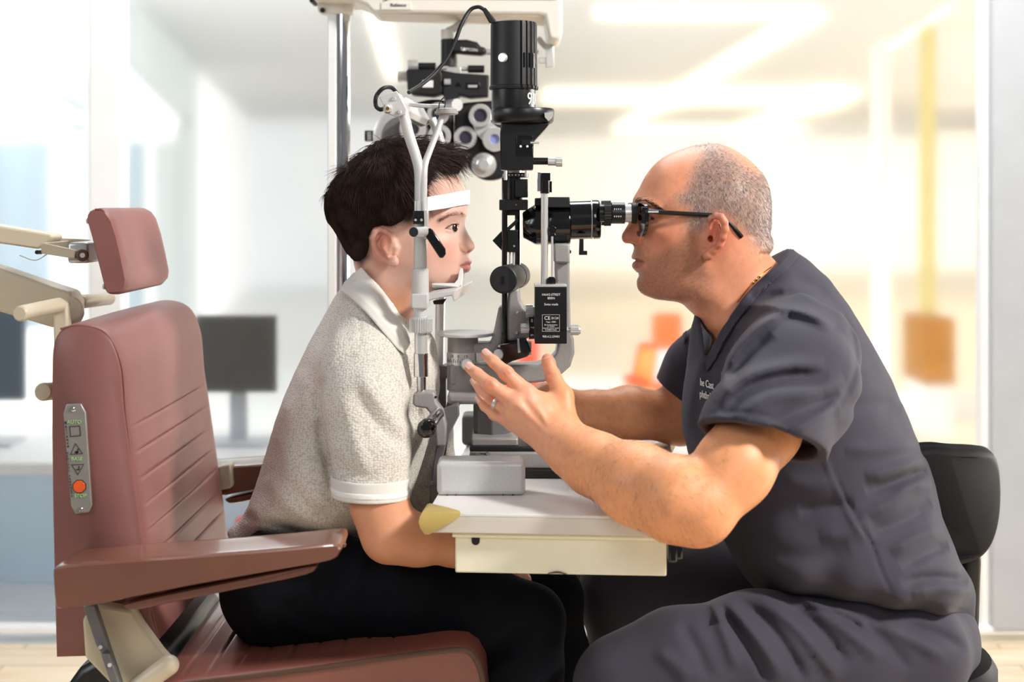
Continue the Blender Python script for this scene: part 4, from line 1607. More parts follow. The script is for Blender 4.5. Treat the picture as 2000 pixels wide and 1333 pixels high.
def t_boy(V):
    m = mirror(V)
    u, v = proj(m)
    c = np.tile(lin((224, 181, 164)), (len(V), 1))
    head = (v < 620) & (u > 600) & (u < 960)
    arm = ~head
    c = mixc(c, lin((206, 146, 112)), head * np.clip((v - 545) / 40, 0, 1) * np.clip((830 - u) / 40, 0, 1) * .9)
    c = mixc(c, lin((218, 156, 122)), arm * 1.0)
    cheek = head * blob(u, v, 865, 490, 30, 26)
    c = mixc(c, lin((230, 160, 138)), cheek * .5)
    c = mixc(c, lin((222, 138, 112)), head * blob(u, v, 745, 480, 22, 42) * .75)
    c = mixc(c, lin((216, 150, 122)), head * blob(u, v, 912, 484, 14, 14) * .6)
    c = mixc(c, lin((202, 122, 116)), head * region(u, v, [(925, 509), (910, 510.5), (897, 519.5), (902, 525), (910, 530.5), (922, 528)], 1.6) * .75)
    c = mixc(c, lin((150, 96, 84)), head * np.clip(1 - np.abs(v - (518 + (918 - u) * .14)) / 1.2, 0, 1) * ((u > 897) & (u < 922)) * .7)
    c = mixc(c, lin((74, 48, 38)), head * region(u, v, [(868, 447.5), (874, 442), (881, 438.6), (889, 437.4), (895, 439), (894, 441.5), (887, 440.5), (880, 441.6), (874, 445), (870, 448.8)], .8) * .9)
    # hair tinted skin: short cropped hair grows over the sides
    c = mixc(c, lin((40, 30, 26)), region(u, v, B_HAIRLINE, 9) * 0.97)
    return c


B_HAIRLINE = [(898, 340), (880, 345), (863, 348), (848, 354), (837, 363), (829, 378), (822, 402), (815, 420), (806, 435), (796, 437), (782, 435), (764, 445), (746, 441), (729, 446), (722, 464), (724, 488), (722, 505), (706, 520),
              (690, 509), (676, 495), (660, 474), (640, 450), (610, 400), (620, 330), (690, 260), (800, 250), (900, 270), (925, 310)]
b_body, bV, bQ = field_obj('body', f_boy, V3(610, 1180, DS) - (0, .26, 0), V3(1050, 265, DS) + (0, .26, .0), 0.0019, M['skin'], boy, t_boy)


def eyeball(c, r, axis, parent, iris=27, name='eye'):
    mb = MB()
    axis = Vector(axis).normalized()
    u, w = mb._frame(axis)
    rings = []
    ths = [1, 6, 11, 15, 20, iris, iris + 2, 45, 65, 90, 115, 140, 165, 179]
    for th in ths:
        t = math.radians(th)
        bul = 1 + 0.05 * max(0, 1 - th / (iris + 4))
        rings.append([Vector(c) + axis * (math.cos(t) * r * bul) + (u * math.cos(a) + w * math.sin(a)) * math.sin(t) * r * bul for a in (2 * math.pi * k / 28 for k in range(28))])
    mb.loft(rings)
    mb.bm.faces.ensure_lookup_table()
    for f in mb.bm.faces:
        ca = (f.calc_center_median() - Vector(c)).normalized().dot(axis)
        an = math.degrees(math.acos(max(-1, min(1, ca))))
        f.material_index = 2 if an < 11 else 1 if an < iris else 0
    return mb.build(name, [M['sclera'], M['iris'], M['pupil']], parent, angle=80)


for sgn in (-1, 1):
    cc = S(879.5, 444.8, .0285)
    cc[1] = DS + sgn * .0285
    eyeball(cc, .0118, (0.73, -0.68, 0.02) if sgn < 0 else (.98, -.1, .02), boy, 31)


def surf_hairs(inf, paths, n, ln, rad, spread, m, parent, name, d3, both=True, off=0.0):
    """hairs along pixel paths on a head"""
    R_, D_ = [], []
    for pts, w in paths:
        q = np.array(crom(pts, 8))
        for _ in range(n):
            k = RNG.uniform(0, len(q) - 1.01)
            i = int(k)
            a = q[i] + (q[i + 1] - q[i]) * (k - i)
            tt = q[i + 1] - q[i]
            tt = tt / (np.hypot(*tt) + 1e-9)
            x, y = a[0] + RNG.normal() * w * .4, a[1] + RNG.normal() * w * .55
            R_.append(inf.surf(x, y, off))
            if isinstance(d3, (int, float)):
                e = inf.surf(x + tt[0] * 5, y + tt[1] * 5, off) - R_[-1]
                e /= np.linalg.norm(e) + 1e-9
                D_.append(e * d3 + np.array([0.03, -.12, .08]) + RNG.normal(size=3) * spread)
            else:
                D_.append(np.asarray(d3) + RNG.normal(size=3) * spread)
    R_, D_ = np.array(R_), np.array(D_)
    if both:
        R2, D2 = R_.copy(), D_.copy()
        R2[:, 1] = 2 * inf.d - R2[:, 1]
        D2[:, 1] *= -1
        strands(name, R2, D2, RNG.uniform(.6, 1.1, len(R_)) * ln, rad, m, parent, seg=3)
    return strands(name, R_, D_, RNG.uniform(.6, 1.1, len(R_)) * ln, rad, m, parent, seg=3)


surf_hairs(b_head, [([(906, 420), (897, 417), (884, 418), (872, 423), (858, 431)], 3.6)], 420, .0055, .00009, .25, M['browhair'], boy, 'eyebrow', 1.0, off=.0013)
surf_hairs(b_head, [([(880, 440), (887, 438.6), (893, 439.5)], .6)], 26, .006, .00016, .15, M['hairdark'], boy, 'eyelashes', np.array([.85, -.45, .35]))

# hair: a thick cap plus combed locks
B_HAIR = [(633, 402), (635, 386), (645, 361), (662, 341), (676, 329), (692, 314), (707, 299), (727, 281), (748, 273), (782, 270), (820, 274), (851, 281), (882, 291), (900, 303), (905, 314), (900, 330), (894, 346),
          (860, 400), (800, 470), (740, 530), (712, 532), (688, 514), (674, 497), (665, 474), (651, 449), (638, 432)]
b_cap = Inflate(B_HAIR, [(740, 400, .079), (700, 400, .075), (780, 400, .078), (815, 400, .0715), (850, 330, .054), (800, 320, .064), (760, 320, .068), (720, 335, .067), (680, 360, .060), (660, 400, .053), (720, 470, .0655),
                         (700, 480, .059), (682, 470, .050), (700, 505, .053), (715, 500, .058), (690, 495, .048), (780, 435, .0715), (750, 440, .073), (880, 315, .036), (835, 370, .066), (865, 342, .049), (650, 420, .036), (800, 290, .042)], DS)


def f_cap(p):
    m = mirror(p)
    u, v = proj(m)
    d = b_cap(p)
    k = d < .03
    if k.any():
        uu, vv = u[k], v[k]
        st = np.sin(uu * .55 + 2.2 * np.sin(vv * .045)) * .5 + np.sin(uu * 1.25 - vv * .12 + 1.5 * np.sin(vv * .06 + 1)) * .3
        long_ = np.clip((405 - vv) / 25, 0, 1)
        d[k] -= st * (.0008 * long_ + .0003) + noise3(p[k], 160, 3) * .0014 * long_
    s = DS / F
    return smax(d, -(polydist(u, v, B_HAIRLINE)) * s * .8, .004)


M['hairbase'] = mat('hair_base', (40, 29, 24), 0.9, var=0.5, vscale=60, spec=0.05)
hcap, hV, hQ = field_obj('hair', f_cap, V3(615, 540, DS) - (0, .1, 0), V3(925, 250, DS) + (0, .1, 0), 0.0024, M['hairbase'], boy, label='dark brown hair, long on top and cropped at the sides')
n = 21000
rp, rn = face_samples(hV, hQ, n)
ok = (rp[:, 1] < DS + .085)
rp, rn = rp[ok], rn[ok]
u, v = proj(mirror(rp))
flow = np.array([(640, 400, .25, 1), (650, 385, .2, 1), (660, 355, .05, 1), (675, 335, -.1, 1), (690, 335, -.15, .9), (720, 330, -.05, 1), (700, 300, -.7, .5), (760, 290, .5, .75), (760, 340, .12, 1), (800, 300, .9, .45), (800, 350, .55, .85), (840, 300, 1, .25), (840, 340, .95, .45), (880, 300, 1, .05), (880, 330, .9, .5),
                 (900, 320, .9, .2), (850, 350, 1, .05), (880, 340, 1, -.1), (830, 365, .9, .25), (660, 440, .35, 1), (700, 470, .25, 1), (750, 430, .05, 1), (800, 420, .25, 1), (690, 400, 0, 1), (740, 395, .05, 1), (810, 390, .4, .9)])
w = 1 / (((u[:, None] - flow[:, 0]) ** 2 + (v[:, None] - flow[:, 1]) ** 2) + 150) ** 1.6
fd = (w[..., None] * flow[:, 2:]).sum(1) / w.sum(1)[:, None]
cl = noise3(rp, 140, 11)
an = cl * 0.45 + RNG.normal(size=len(rp)) * .13
fd = np.stack([fd[:, 0] * np.cos(an) - fd[:, 1] * np.sin(an), fd[:, 0] * np.sin(an) + fd[:, 1] * np.cos(an)], 1)
longm = np.clip((402 - v + 14 * np.sin(u * .11)) / 16, 0, 1)
dr = np.stack([fd[:, 0], np.zeros(len(u)), -fd[:, 1]], 1)
dr -= rn * (dr * rn).sum(1)[:, None]
dr += rn * ((0.035 + .16 * (1 - longm)) * np.clip((u - 640) / 80, .12, 1))[:, None]
front = np.clip((u - 850) / 40, 0, 1) * longm
dr += np.stack([front * .05, np.zeros(len(u)), front * .40], 1)
ln = (.011 + longm * (.024 + .010 * RNG.uniform(size=len(u)))) * RNG.uniform(.6, 1.15, len(u))
edge = polydist(u, v, B_HAIRLINE)
ln *= np.clip((u - 600) / 110, .45, 1)
ln *= np.clip(1.15 - np.clip((u - 850) / 60, 0, 1) * .6, .5, 1)
ln *= np.where((edge < 22) & (longm < .3), .55, 1)
ln *= np.where((u > 815) & (v > 325) & (edge < 26), .5, 1)
bd = -rn * .42 * longm[:, None] + np.array([0, 0, -.12]) * longm[:, None]
# locks: hairs lean towards the tip of the nearest lock
cid = RNG.choice(len(rp), 520, replace=False)
near_ = np.concatenate([np.argmin(((q[:, None] - rp[cid][None]) ** 2).sum(2), 1) for q in np.array_split(rp, 12)])
df_ = rp[cid[near_]] - rp
df_ *= np.minimum(1, .006 / (np.linalg.norm(df_, axis=1) + 1e-9))[:, None]
bd = bd + df_ / ln[:, None] * (.8 * longm)[:, None]
strands('hair_locks', rp - rn * .0012, dr, ln, .00034, M['hairdark'], hcap, bd, seg=5, jitter=.07)
tr_, td, tb = [], [], []
for (x, y, dx, dy, bx, by) in ((686, 326, .1, -1, .5, -.1), (682, 328, -.1, -1, .2, 0), (678, 330, -.5, -.8, -.9, .9), (690, 322, .35, -1, .5, .2), (675, 332, -.7, -.6, -.9, 1.1)):
    for _ in range(16):
        tr_.append(S(x + RNG.normal() * 2.5, y + RNG.normal() * 2, .03 + RNG.normal() * .006))
        td.append(np.array([dx + RNG.normal() * .12, RNG.normal() * .15, -dy]))
        tb.append(np.array([bx, 0, -by]) + RNG.normal(size=3) * .15)
strands('cowlick', tr_, td, RNG.uniform(.010, .021, len(tr_)), .00026, M['hairdark'], hcap, np.array(tb), seg=7, jitter=.03)

# polo shirt
B_TOR = [(703, 524), (690, 536), (668, 562), (650, 588), (632, 622), (608, 664), (580, 720), (557, 770), (540, 815), (527, 860), (514, 905), (500, 950), (487, 985), (470, 1014), (450, 1030), (444, 1042), (452, 1056), (520, 1062), (600, 1056), (720, 1052),
         (745, 1045), (775, 1015), (798, 980), (813, 940), (826, 900), (838, 860), (850, 810), (858, 760), (856, 715), (850, 670), (838, 648), (815, 640), (806, 630), (790, 600), (760, 560), (730, 530)]
b_tor = Inflate(B_TOR, [(700, 700, .135), (740, 760, .130), (640, 800, .128), (560, 900, .112), (660, 900, .120), (740, 900, .112), (600, 1000, .128), (700, 1000, .124), (790, 720, .105), (830, 740, .070), (660, 640, .085), (620, 700, .095), (730, 640, .105),
                        (690, 580, .062), (740, 580, .060), (780, 640, .075), (500, 1010, .085), (560, 800, .075), (820, 860, .060)], DS, step=2.5)
sl_c = [(V3(700, 720, 1.995), .054), (V3(716, 780, 1.965), .060), (V3(722, 880, 1.945), .054), (V3(724, 1000, 1.935), .0505)]
sl_f = [(V3(760, 720, 2.23), .055), (V3(815, 840, 2.25), .055), (V3(835, 960, 2.255), .050)]
B_FOLDS = fold_img(420, 500, 900, 1080, [
    ([(622, 810), (626, 860), (640, 910), (648, 965)], -.006, 6), ([(636, 735), (622, 770), (618, 810)], -.004, 6), ([(640, 730), (668, 705), (698, 692)], -.003, 5),
    ([(520, 930), (560, 985), (610, 1020), (660, 1030)], .005, 12), ([(560, 940), (600, 990), (650, 1015)], -.004, 9), ([(600, 950), (640, 990), (690, 1010)], .004, 9), ([(660, 1010), (700, 1025), (740, 1010)], -.005, 8),
    ([(590, 720), (600, 790), (620, 840)], .005, 12), ([(700, 720), (745, 790), (800, 850)], .005, 12), ([(690, 760), (735, 830), (795, 880)], -.004, 9), ([(665, 770), (690, 850), (720, 940)], .004, 12),
    ([(750, 720), (790, 780), (800, 830)], -.005, 8), ([(640, 880), (680, 920), (740, 935)], -.003, 8), ([(540, 860), (545, 930), (520, 990)], -.003, 10), ([(470, 1010), (520, 1020), (600, 1040)], -.004, 7),
    ([(800, 700), (815, 760), (812, 840)], -.006, 8), ([(818, 690), (832, 760), (828, 830)], .004, 8), ([(700, 600), (703, 650), (700, 690)], -.0015, 2.5), ([(660, 620), (650, 700), (640, 730)], .002, 14)], 2.0)
hemN = np.array([0.03, 0, 1.0]); hemN /= np.linalg.norm(hemN)
hemP = V3(724, 969, 1.94)


def f_polo(p, grow=0.0):
    d = b_tor(p)
    u, v = proj(p)
    s1 = C(p, sl_c, .01, 0.92)
    cut = -((p - hemP) @ hemN)
    s1 = smax(s1, cut, .003)
    s2 = C(p, sl_f, .01)
    d = smin(d, s1, .022)
    d = smin(d, s2, .02)
    near = (d < .02)
    if near.any():
        k = np.clip((DS + .02 - p[near, 1]) / .05, 0, 1)
        d[near] -= B_FOLDS(u[near], v[near]) * k + noise3(p[near], 45, 5) * .0010
    d = d - grow
    inner = C(p, [(a, r - .005) for a, r in sl_c], .01, .92)
    low = (p - hemP) @ hemN - .03
    d = smax(d, -np.maximum(inner, low), .002)
    return d


polo, pV, pQ = field_obj('polo_shirt', f_polo, V3(425, 1080, DS) - (0, .25, 0), V3(880, 500, DS) + (0, .25, 0), 0.0032, M['polo'], boy, label='oatmeal textured knit polo shirt')
# ribbed band round the sleeve hem
bandA, bandB = hemP + hemN * .026, hemP


def f_band(p, lo_, hi_):
    s1 = C(p, [(a, r + .0012) for a, r in sl_c], .01, .92)
    h = (p - hemP) @ hemN
    s1 = smax(s1, np.maximum(lo_ - h, h - hi_), .0015)
    inner = C(p, [(a, r - .004) for a, r in sl_c], .01, .92)
    return smax(s1, -inner, .001)


bl, bh = V3(600, 1010, 1.94) - (0, .08, 0), V3(850, 900, 1.94) + (0, .08, 0)
field_obj('sleeve_band', lambda p: f_band(p, -.0012, .026), bl, bh, 0.0022, M['polocollar'], polo, label='ribbed sleeve band')
field_obj('sleeve_stripe', lambda p: f_band(p, .0045, .0115) - .0007, bl, bh, 0.0020, M['poloband'], polo, label='white stripe on the sleeve band')
B_COL = [(706, 522), (722, 540), (740, 558), (768, 594), (790, 628), (808, 655), (807, 663), (789, 692), (775, 681), (757, 660), (740, 640), (716, 612), (696, 592), (680, 578), (664, 568), (672, 552), (690, 534)]
B_COLS = fold_img(620, 500, 840, 720, [([(700, 540), (740, 580), (800, 650)], .002, 6)], 2)


def f_collar(p):
    m = mirror(p)
    u, v = proj(m)
    base = smin(b_head(p), b_tor(p), .02)
    lift = np.clip(polydist(u, v, B_COL) / 30.0, 0, .5) * .006
    a = np.abs(base - (.0060 + lift)) - .0019
    return smax(a, -polydist(u, v, B_COL) * DS / F, .0015)


field_obj('collar', f_collar, V3(640, 720, DS) - (0, .13, 0), V3(840, 500, DS) + (0, .13, 0), 0.0021, M['polocollar'], polo, label='folded pale rib collar')

# trousers
t_near = [(V3(550, 1150, 2.03), .078), (V3(640, 1150, 2.02), .074), (V3(800, 1170, 2.0), .063), (V3(940, 1190, 2.0), .057), (V3(1032, 1214, 2.0), .049), (V3(1015, 1305, 2.0), .059), (V3(1010, 1400, 2.0), .057), (V3(1005, 1560, 2.0), .047), (V3(1000, 1760, 2.0), .042)]
t_far = [(V3(560, 1140, 2.19), .078), (V3(800, 1120, 2.22), .062), (V3(1000, 1135, 2.25), .052), (V3(1075, 1165, 2.26), .048), (V3(1092, 1280, 2.26), .045), (V3(1085, 1420, 2.26), .047), (V3(1040, 1720, 2.24), .040)]
t_hip = [(V3(552, 1150, 2.03), .078), (V3(552, 1150, 2.19), .078)]
T_FOLDS = fold_img(440, 1020, 1180, 1333, [([(660, 1060), (620, 1120), (560, 1180)], .005, 10), ([(690, 1060), (670, 1120), (640, 1200)], -.004, 8), ([(720, 1060), (700, 1130), (690, 1220)], .004, 9), ([(930, 1300), (980, 1270), (1060, 1220)], -.006, 8), ([(950, 1320), (1010, 1290), (1080, 1260)], .005, 9),
                                           ([(600, 1130), (760, 1160), (900, 1190), (1000, 1225)], -.0012, 2.5), ([(900, 1250), (960, 1240), (1010, 1230)], .004, 9), ([(560, 1200), (590, 1230), (650, 1245)], .004, 9)], 2)


def f_trou(p):
    d = smin(smin(C(p, t_near, .02), C(p, t_far, .02), .015), C(p, t_hip, .02, 1.0), .04)
    k = d < .02
    if k.any():
        u, v = proj(p[k])
        d[k] -= T_FOLDS(u, v) * np.clip((2.08 - p[k, 1]) / .04, 0, 1) + noise3(p[k], 50, 8) * .0014
    # the seat carries the thighs
    return d


field_obj('trousers', f_trou, V3(440, 1790, 2.05) - (0, .2, 0), V3(1180, 1020, 2.1) + (0, .26, 0), 0.005, M['navy'], boy, label='dark navy trousers')
for (x, d) in ((995, 2.0), (1040, 2.24)):
    c0 = P(x, 1780, d)
    zf = 0.216
    mb = MB()
    rg = []
    for t, hw, hh in ((-.06, .022, .03), (-.04, .034, .055), (0, .038, .075), (.05, .040, .06), (.11, .044, .045), (.16, .040, .036), (.185, .022, .02)):
        rg.append([Vector((c0.x + t, d + hw * math.cos(a), zf + max(0, hh * (0.5 + .5 * math.sin(a)) * 1.4))) for a in (2 * math.pi * k / 16 for k in range(16))])
    mb.loft(rg)
    mb.build('shoe', M['shoe'], boy)

# ================================================================== the man
M['skin2'] = attr_mat('tanned_skin', 0.45, 0.10, 0.25, 800, spec=0.42, var=0.12, vscale=90)
M['greyhair'] = mat('salt_and_pepper_hair', (120, 112, 108), 0.5, var=0.75, vscale=900)
M['darkhair'] = mat('dark_body_hair', (44, 32, 26), 0.5, var=0.4, vscale=500)
M['scrub'] = mat('slate_scrub_cloth', (58, 56, 67), 0.8, var=0.05, vscale=40, bump=0.18, bscale=2200, sheen=0.06, spec=0.3)
M['scrubline'] = mat('scrub_seam', (40, 38, 47), 0.8, var=0.05)
M['nail'] = mat('fingernail', (226, 178, 160), 0.28, var=0.05, coat=0.2)

man = thing('person', (P(1640, 0, DS).x, DS, P(0, 1250, DS).z), 'bald man in slate grey scrubs and black glasses leaning into the eyepiece, facing left', 'person')

A_HEAD = [(1391, 280.8), (1357, 284.6), (1329, 292.5), (1307, 301.5), (1290, 311.6), (1279, 320.6), (1270, 330.8), (1262, 342), (1255, 354.4), (1249.5, 365.7), (1243, 377), (1237.5, 387), (1236, 395),
          (1237.5, 404), (1240, 413), (1238, 420), (1233, 428), (1227, 438), (1221, 448), (1215.3, 457.5), (1214, 465), (1216.5, 471.8), (1222.5, 476), (1230.5, 476), (1236.8, 479), (1238.3, 486),
          (1236.8, 492), (1233.8, 499.5), (1233.3, 503.3), (1236, 507), (1239.3, 509.8), (1235.3, 514.5), (1234.2, 520.5), (1237.5, 526), (1243.5, 532), (1248, 538), (1245, 545), (1243.5, 553.5), (1245, 562.5),
          (1249.5, 570), (1260, 577.5), (1272, 582), (1284, 585.5), (1297.5, 586.8), (1312.5, 587.5), (1324.5, 590), (1335, 595.5), (1344, 604.5), (1354, 614), (1369, 629), (1387, 655), (1384, 700), (1400, 780),
          (1600, 780), (1585, 620), (1545, 545), (1520, 516), (1508.8, 504.4), (1502.8, 497), (1507, 489.4), (1508.8, 478), (1507, 467), (1502.8, 458), (1504, 448), (1505.5, 437), (1504.7, 424), (1505.4, 405), (1504, 384.4),
          (1499.4, 363.8), (1490, 343), (1478.8, 328), (1463.8, 313), (1445, 299), (1424.4, 287.8), (1405.6, 281.8)]
A_W = [(1400, 330, .058), (1340, 330, .050), (1440, 350, .066), (1480, 370, .050), (1300, 340, .042), (1275, 360, .036), (1300, 370, .055), (1340, 370, .064), (1400, 390, .075), (1440, 400, .0765), (1480, 410, .058), (1495, 400, .038),
       (1260, 385, .037), (1248, 397, .031), (1262, 404, .047), (1285, 408, .056), (1320, 405, .066), (1360, 410, .072), (1243, 415, .017), (1251, 418, .027), (1262, 424, .037), (1278, 428, .050), (1300, 430, .060),
       (1230, 440, .0105), (1240, 437, .019), (1222, 462, .011), (1233, 462, .0150), (1242, 472, .0205), (1251, 471, .0245), (1258, 472, .0330), (1250, 450, .0290), (1263, 452, .0470), (1280, 452, .060), (1310, 455, .068), (1350, 455, .071), (1390, 450, .073),
       (1252, 488, .027), (1242, 492, .016), (1241, 503, .016), (1243, 519, .016), (1252, 508, .025), (1261, 512, .032), (1267, 498, .040), (1280, 490, .052), (1310, 500, .063), (1350, 500, .067), (1380, 500, .067),
       (1256, 535, .025), (1256, 555, .020), (1268, 560, .031), (1290, 560, .044), (1320, 550, .055), (1350, 545, .060), (1280, 535, .045), (1385, 550, .064), (1420, 520, .068), (1450, 470, .0655), (1480, 450, .053), (1490, 480, .048),
       (1320, 578, .042), (1360, 590, .056), (1400, 590, .064), (1440, 550, .066), (1480, 510, .058), (1400, 640, .052), (1450, 600, .068), (1500, 560, .062), (1450, 680, .080), (1520, 620, .085)]
m_head = Inflate(A_HEAD, A_W, DS)
m_folds = fold_img(1180, 260, 1560, 660, [
    ([(1236, 508), (1246, 509.5), (1260, 513)], -.0022, 1.5), ([(1236, 502), (1246, 504), (1257, 509)], .0008, 2.5), ([(1237, 519), (1248, 519), (1258, 515.5)], .0018, 3.2), ([(1244, 532), (1256, 531)], -.0012, 4),
    ([(1255, 462), (1256.5, 470), (1253, 477), (1244, 480)], -.0022, 2.0), ([(1240, 466), (1246, 464), (1251, 468)], .0010, 4), ([(1257, 474), (1262, 488), (1267, 502)], -.0014, 4), ([(1262, 503), (1268, 515), (1269, 530)], -.0008, 4),
    ([(1244, 398), (1262, 399), (1280, 404), (1292, 412)], .0022, 6), ([(1256, 424), (1266, 418), (1278, 418), (1288, 424)], -.0010, 1.8), ([(1258, 434), (1270, 437), (1284, 432)], -.0010, 2.0),
    ([(1300, 586), (1340, 570), (1372, 545), (1382, 510)], .0020, 10), ([(1480, 497), (1495, 497), (1504, 496)], -.0022, 3), ([(1455, 458), (1480, 462), (1504, 457)], -.0012, 4)], 1.0)
A_ALM = [(1256, 425), (1261, 421.5), (1268, 421.5), (1276, 425.5), (1279, 428.5), (1272, 430), (1262, 430.5)]


def T(px, py, h):
    return V3(px, py, DS - h)


a_helix = [(T(1387, 451, .069), .0035), (T(1385, 438, .074), .0040), (T(1389, 427, .082), .0045), (T(1398, 421.5, .088), .0046), (T(1409, 424, .092), .0048), (T(1415, 434, .093), .0050), (T(1416, 448, .092), .0052),
           (T(1411, 463, .089), .0056), (T(1403, 477, .084), .0058), (T(1393, 489, .079), .0058), (T(1384, 499, .0755), .0062)]
a_anti = [(T(1404, 440, .084), .0020), (T(1407, 452, .084), .0022), (T(1402, 466, .081), .0024), (T(1393, 478, .077), .0026)]
a_trag = [(T(1380, 458, .068), .0042), (T(1378, 468, .069), .0042), (T(1379, 480, .069), .0042)]
a_rot = Matrix.Rotation(math.radians(-20), 4, 'Z')

# limbs: upper arm, elbow beside the table's near corner, forearm rising to the hand
ELB = V3(1352, 990, 1.72)
m_arm = [(V3(1555, 715, 1.95), .040), (V3(1486, 835, 1.80), .0485), (V3(1432, 916, 1.752), .0460), (V3(1366, 997, 1.725), .0415)]
m_fore = [(V3(1366, 997, 1.725), .0415), (V3(1325, 978, 1.735), .0500), (V3(1245, 946, 1.785), .0490), (V3(1160, 906, 1.845), .0385), (V3(1118, 880, 1.875), .0320), (V3(1092, 858, 1.893), .0300)]
m_arm2 = [(V3(1430, 660, 2.28), .045), (V3(1360, 770, 2.31), .050), (V3(1328, 818, 2.31), .040), (V3(1230, 806, 2.295), .0400), (V3(1160, 802, 2.275), .0285), (V3(1120, 798, 2.262), .0265)]
m_sh = [(V3(1555, 715, 1.95), .040), (V3(1540, 700, DS), .05), (V3(1460, 690, 2.26), .040)]
m_core = [(V3(1470, 610, DS), .05), (V3(1540, 740, DS), .06)]
# near hand, seen from the back: knuckles, then fingers reaching left, thumb up behind
WR = V3(1092, 858, 1.893)
KN = {'index': (V3(1028, 768, 1.898), .0128), 'middle': (V3(1008, 787, 1.890), .0130), 'ring': (V3(1000, 806, 1.900), .0122), 'little': (V3(1001, 826, 1.914), .0112)}
m_fing = {
    'index': [(V3(1028, 768, 1.900), .0120), (V3(988, 729, 1.900), .0092), (V3(964, 707, 1.908), .0080), (V3(949, 693, 1.917), .0068)],
    'middle': [(V3(1008, 787, 1.893), .0120), (V3(958, 753, 1.893), .0094), (V3(932, 731, 1.904), .0082), (V3(917, 719, 1.912), .0068)],
    'ring': [(V3(1000, 806, 1.905), .0112), (V3(961, 778, 1.920), .0086), (V3(939, 759, 1.932), .0076), (V3(928, 746, 1.940), .0064)],
    'little': [(V3(1001, 826, 1.918), .0104), (V3(966, 809, 1.928), .0078), (V3(947, 794, 1.937), .0068), (V3(936, 780, 1.944), .0058)]}
m_thumb = [(V3(1104, 822, 1.900), .0165), (V3(1099, 775, 1.915), .0142), (V3(1080, 735, 1.928), .0098), (V3(1071, 708, 1.934), .0082), (V3(1069, 702, 1.936), .0074)]
# far hand, loosely closed on the joystick
m_hand2 = [(V3(1120, 798, 2.262), .0265), (V3(1085, 782, 2.245), .027), (V3(1062, 774, 2.235), .022)]
m_fing2 = [[(V3(1068, 766 + 9 * k, 2.225 + .006 * k), .0095), (V3(1042, 772 + 9 * k, 2.215 + .004 * k), .0088), (V3(1036, 790 + 8 * k, 2.225 + .004 * k), .0080), (V3(1046, 802 + 7 * k, 2.235), .0072)] for k in range(4)]
m_thumb2 = [(V3(1092, 774, 2.228), .0130), (V3(1066, 760, 2.212), .0105), (V3(1050, 766, 2.205), .0085)]
m_hf = fold_img(880, 660, 1160, 920, [
    ([(984, 722), (990, 728), (994, 736)], -.0010, 1.6), ([(980, 726), (986, 733), (990, 740)], -.0010, 1.6), ([(952, 746), (958, 753), (962, 760)], -.0010, 1.6), ([(948, 750), (955, 757), (958, 764)], -.0009, 1.6),
    ([(961, 700), (967, 706)], -.0006, 1.5), ([(929, 724), (935, 731)], -.0006, 1.5), ([(1068, 730), (1078, 732), (1086, 728)], -.0010, 1.5), ([(1069, 735), (1080, 737), (1088, 733)], -.0008, 1.5),
    ([(1028, 768), (1050, 800), (1078, 840)], .0016, 6), ([(1008, 787), (1040, 818), (1072, 850)], .0018, 6), ([(1000, 806), (1030, 832), (1066, 862)], .0014, 6), ([(1018, 778), (1042, 812), (1070, 840)], -.0014, 5),
    ([(1004, 798), (1034, 826), (1064, 852)], -.0012, 5), ([(1060, 850), (1080, 868), (1100, 880)], -.0008, 4), ([(1046, 792), (1060, 812), (1068, 834)], .0008, 3)], 1.0)


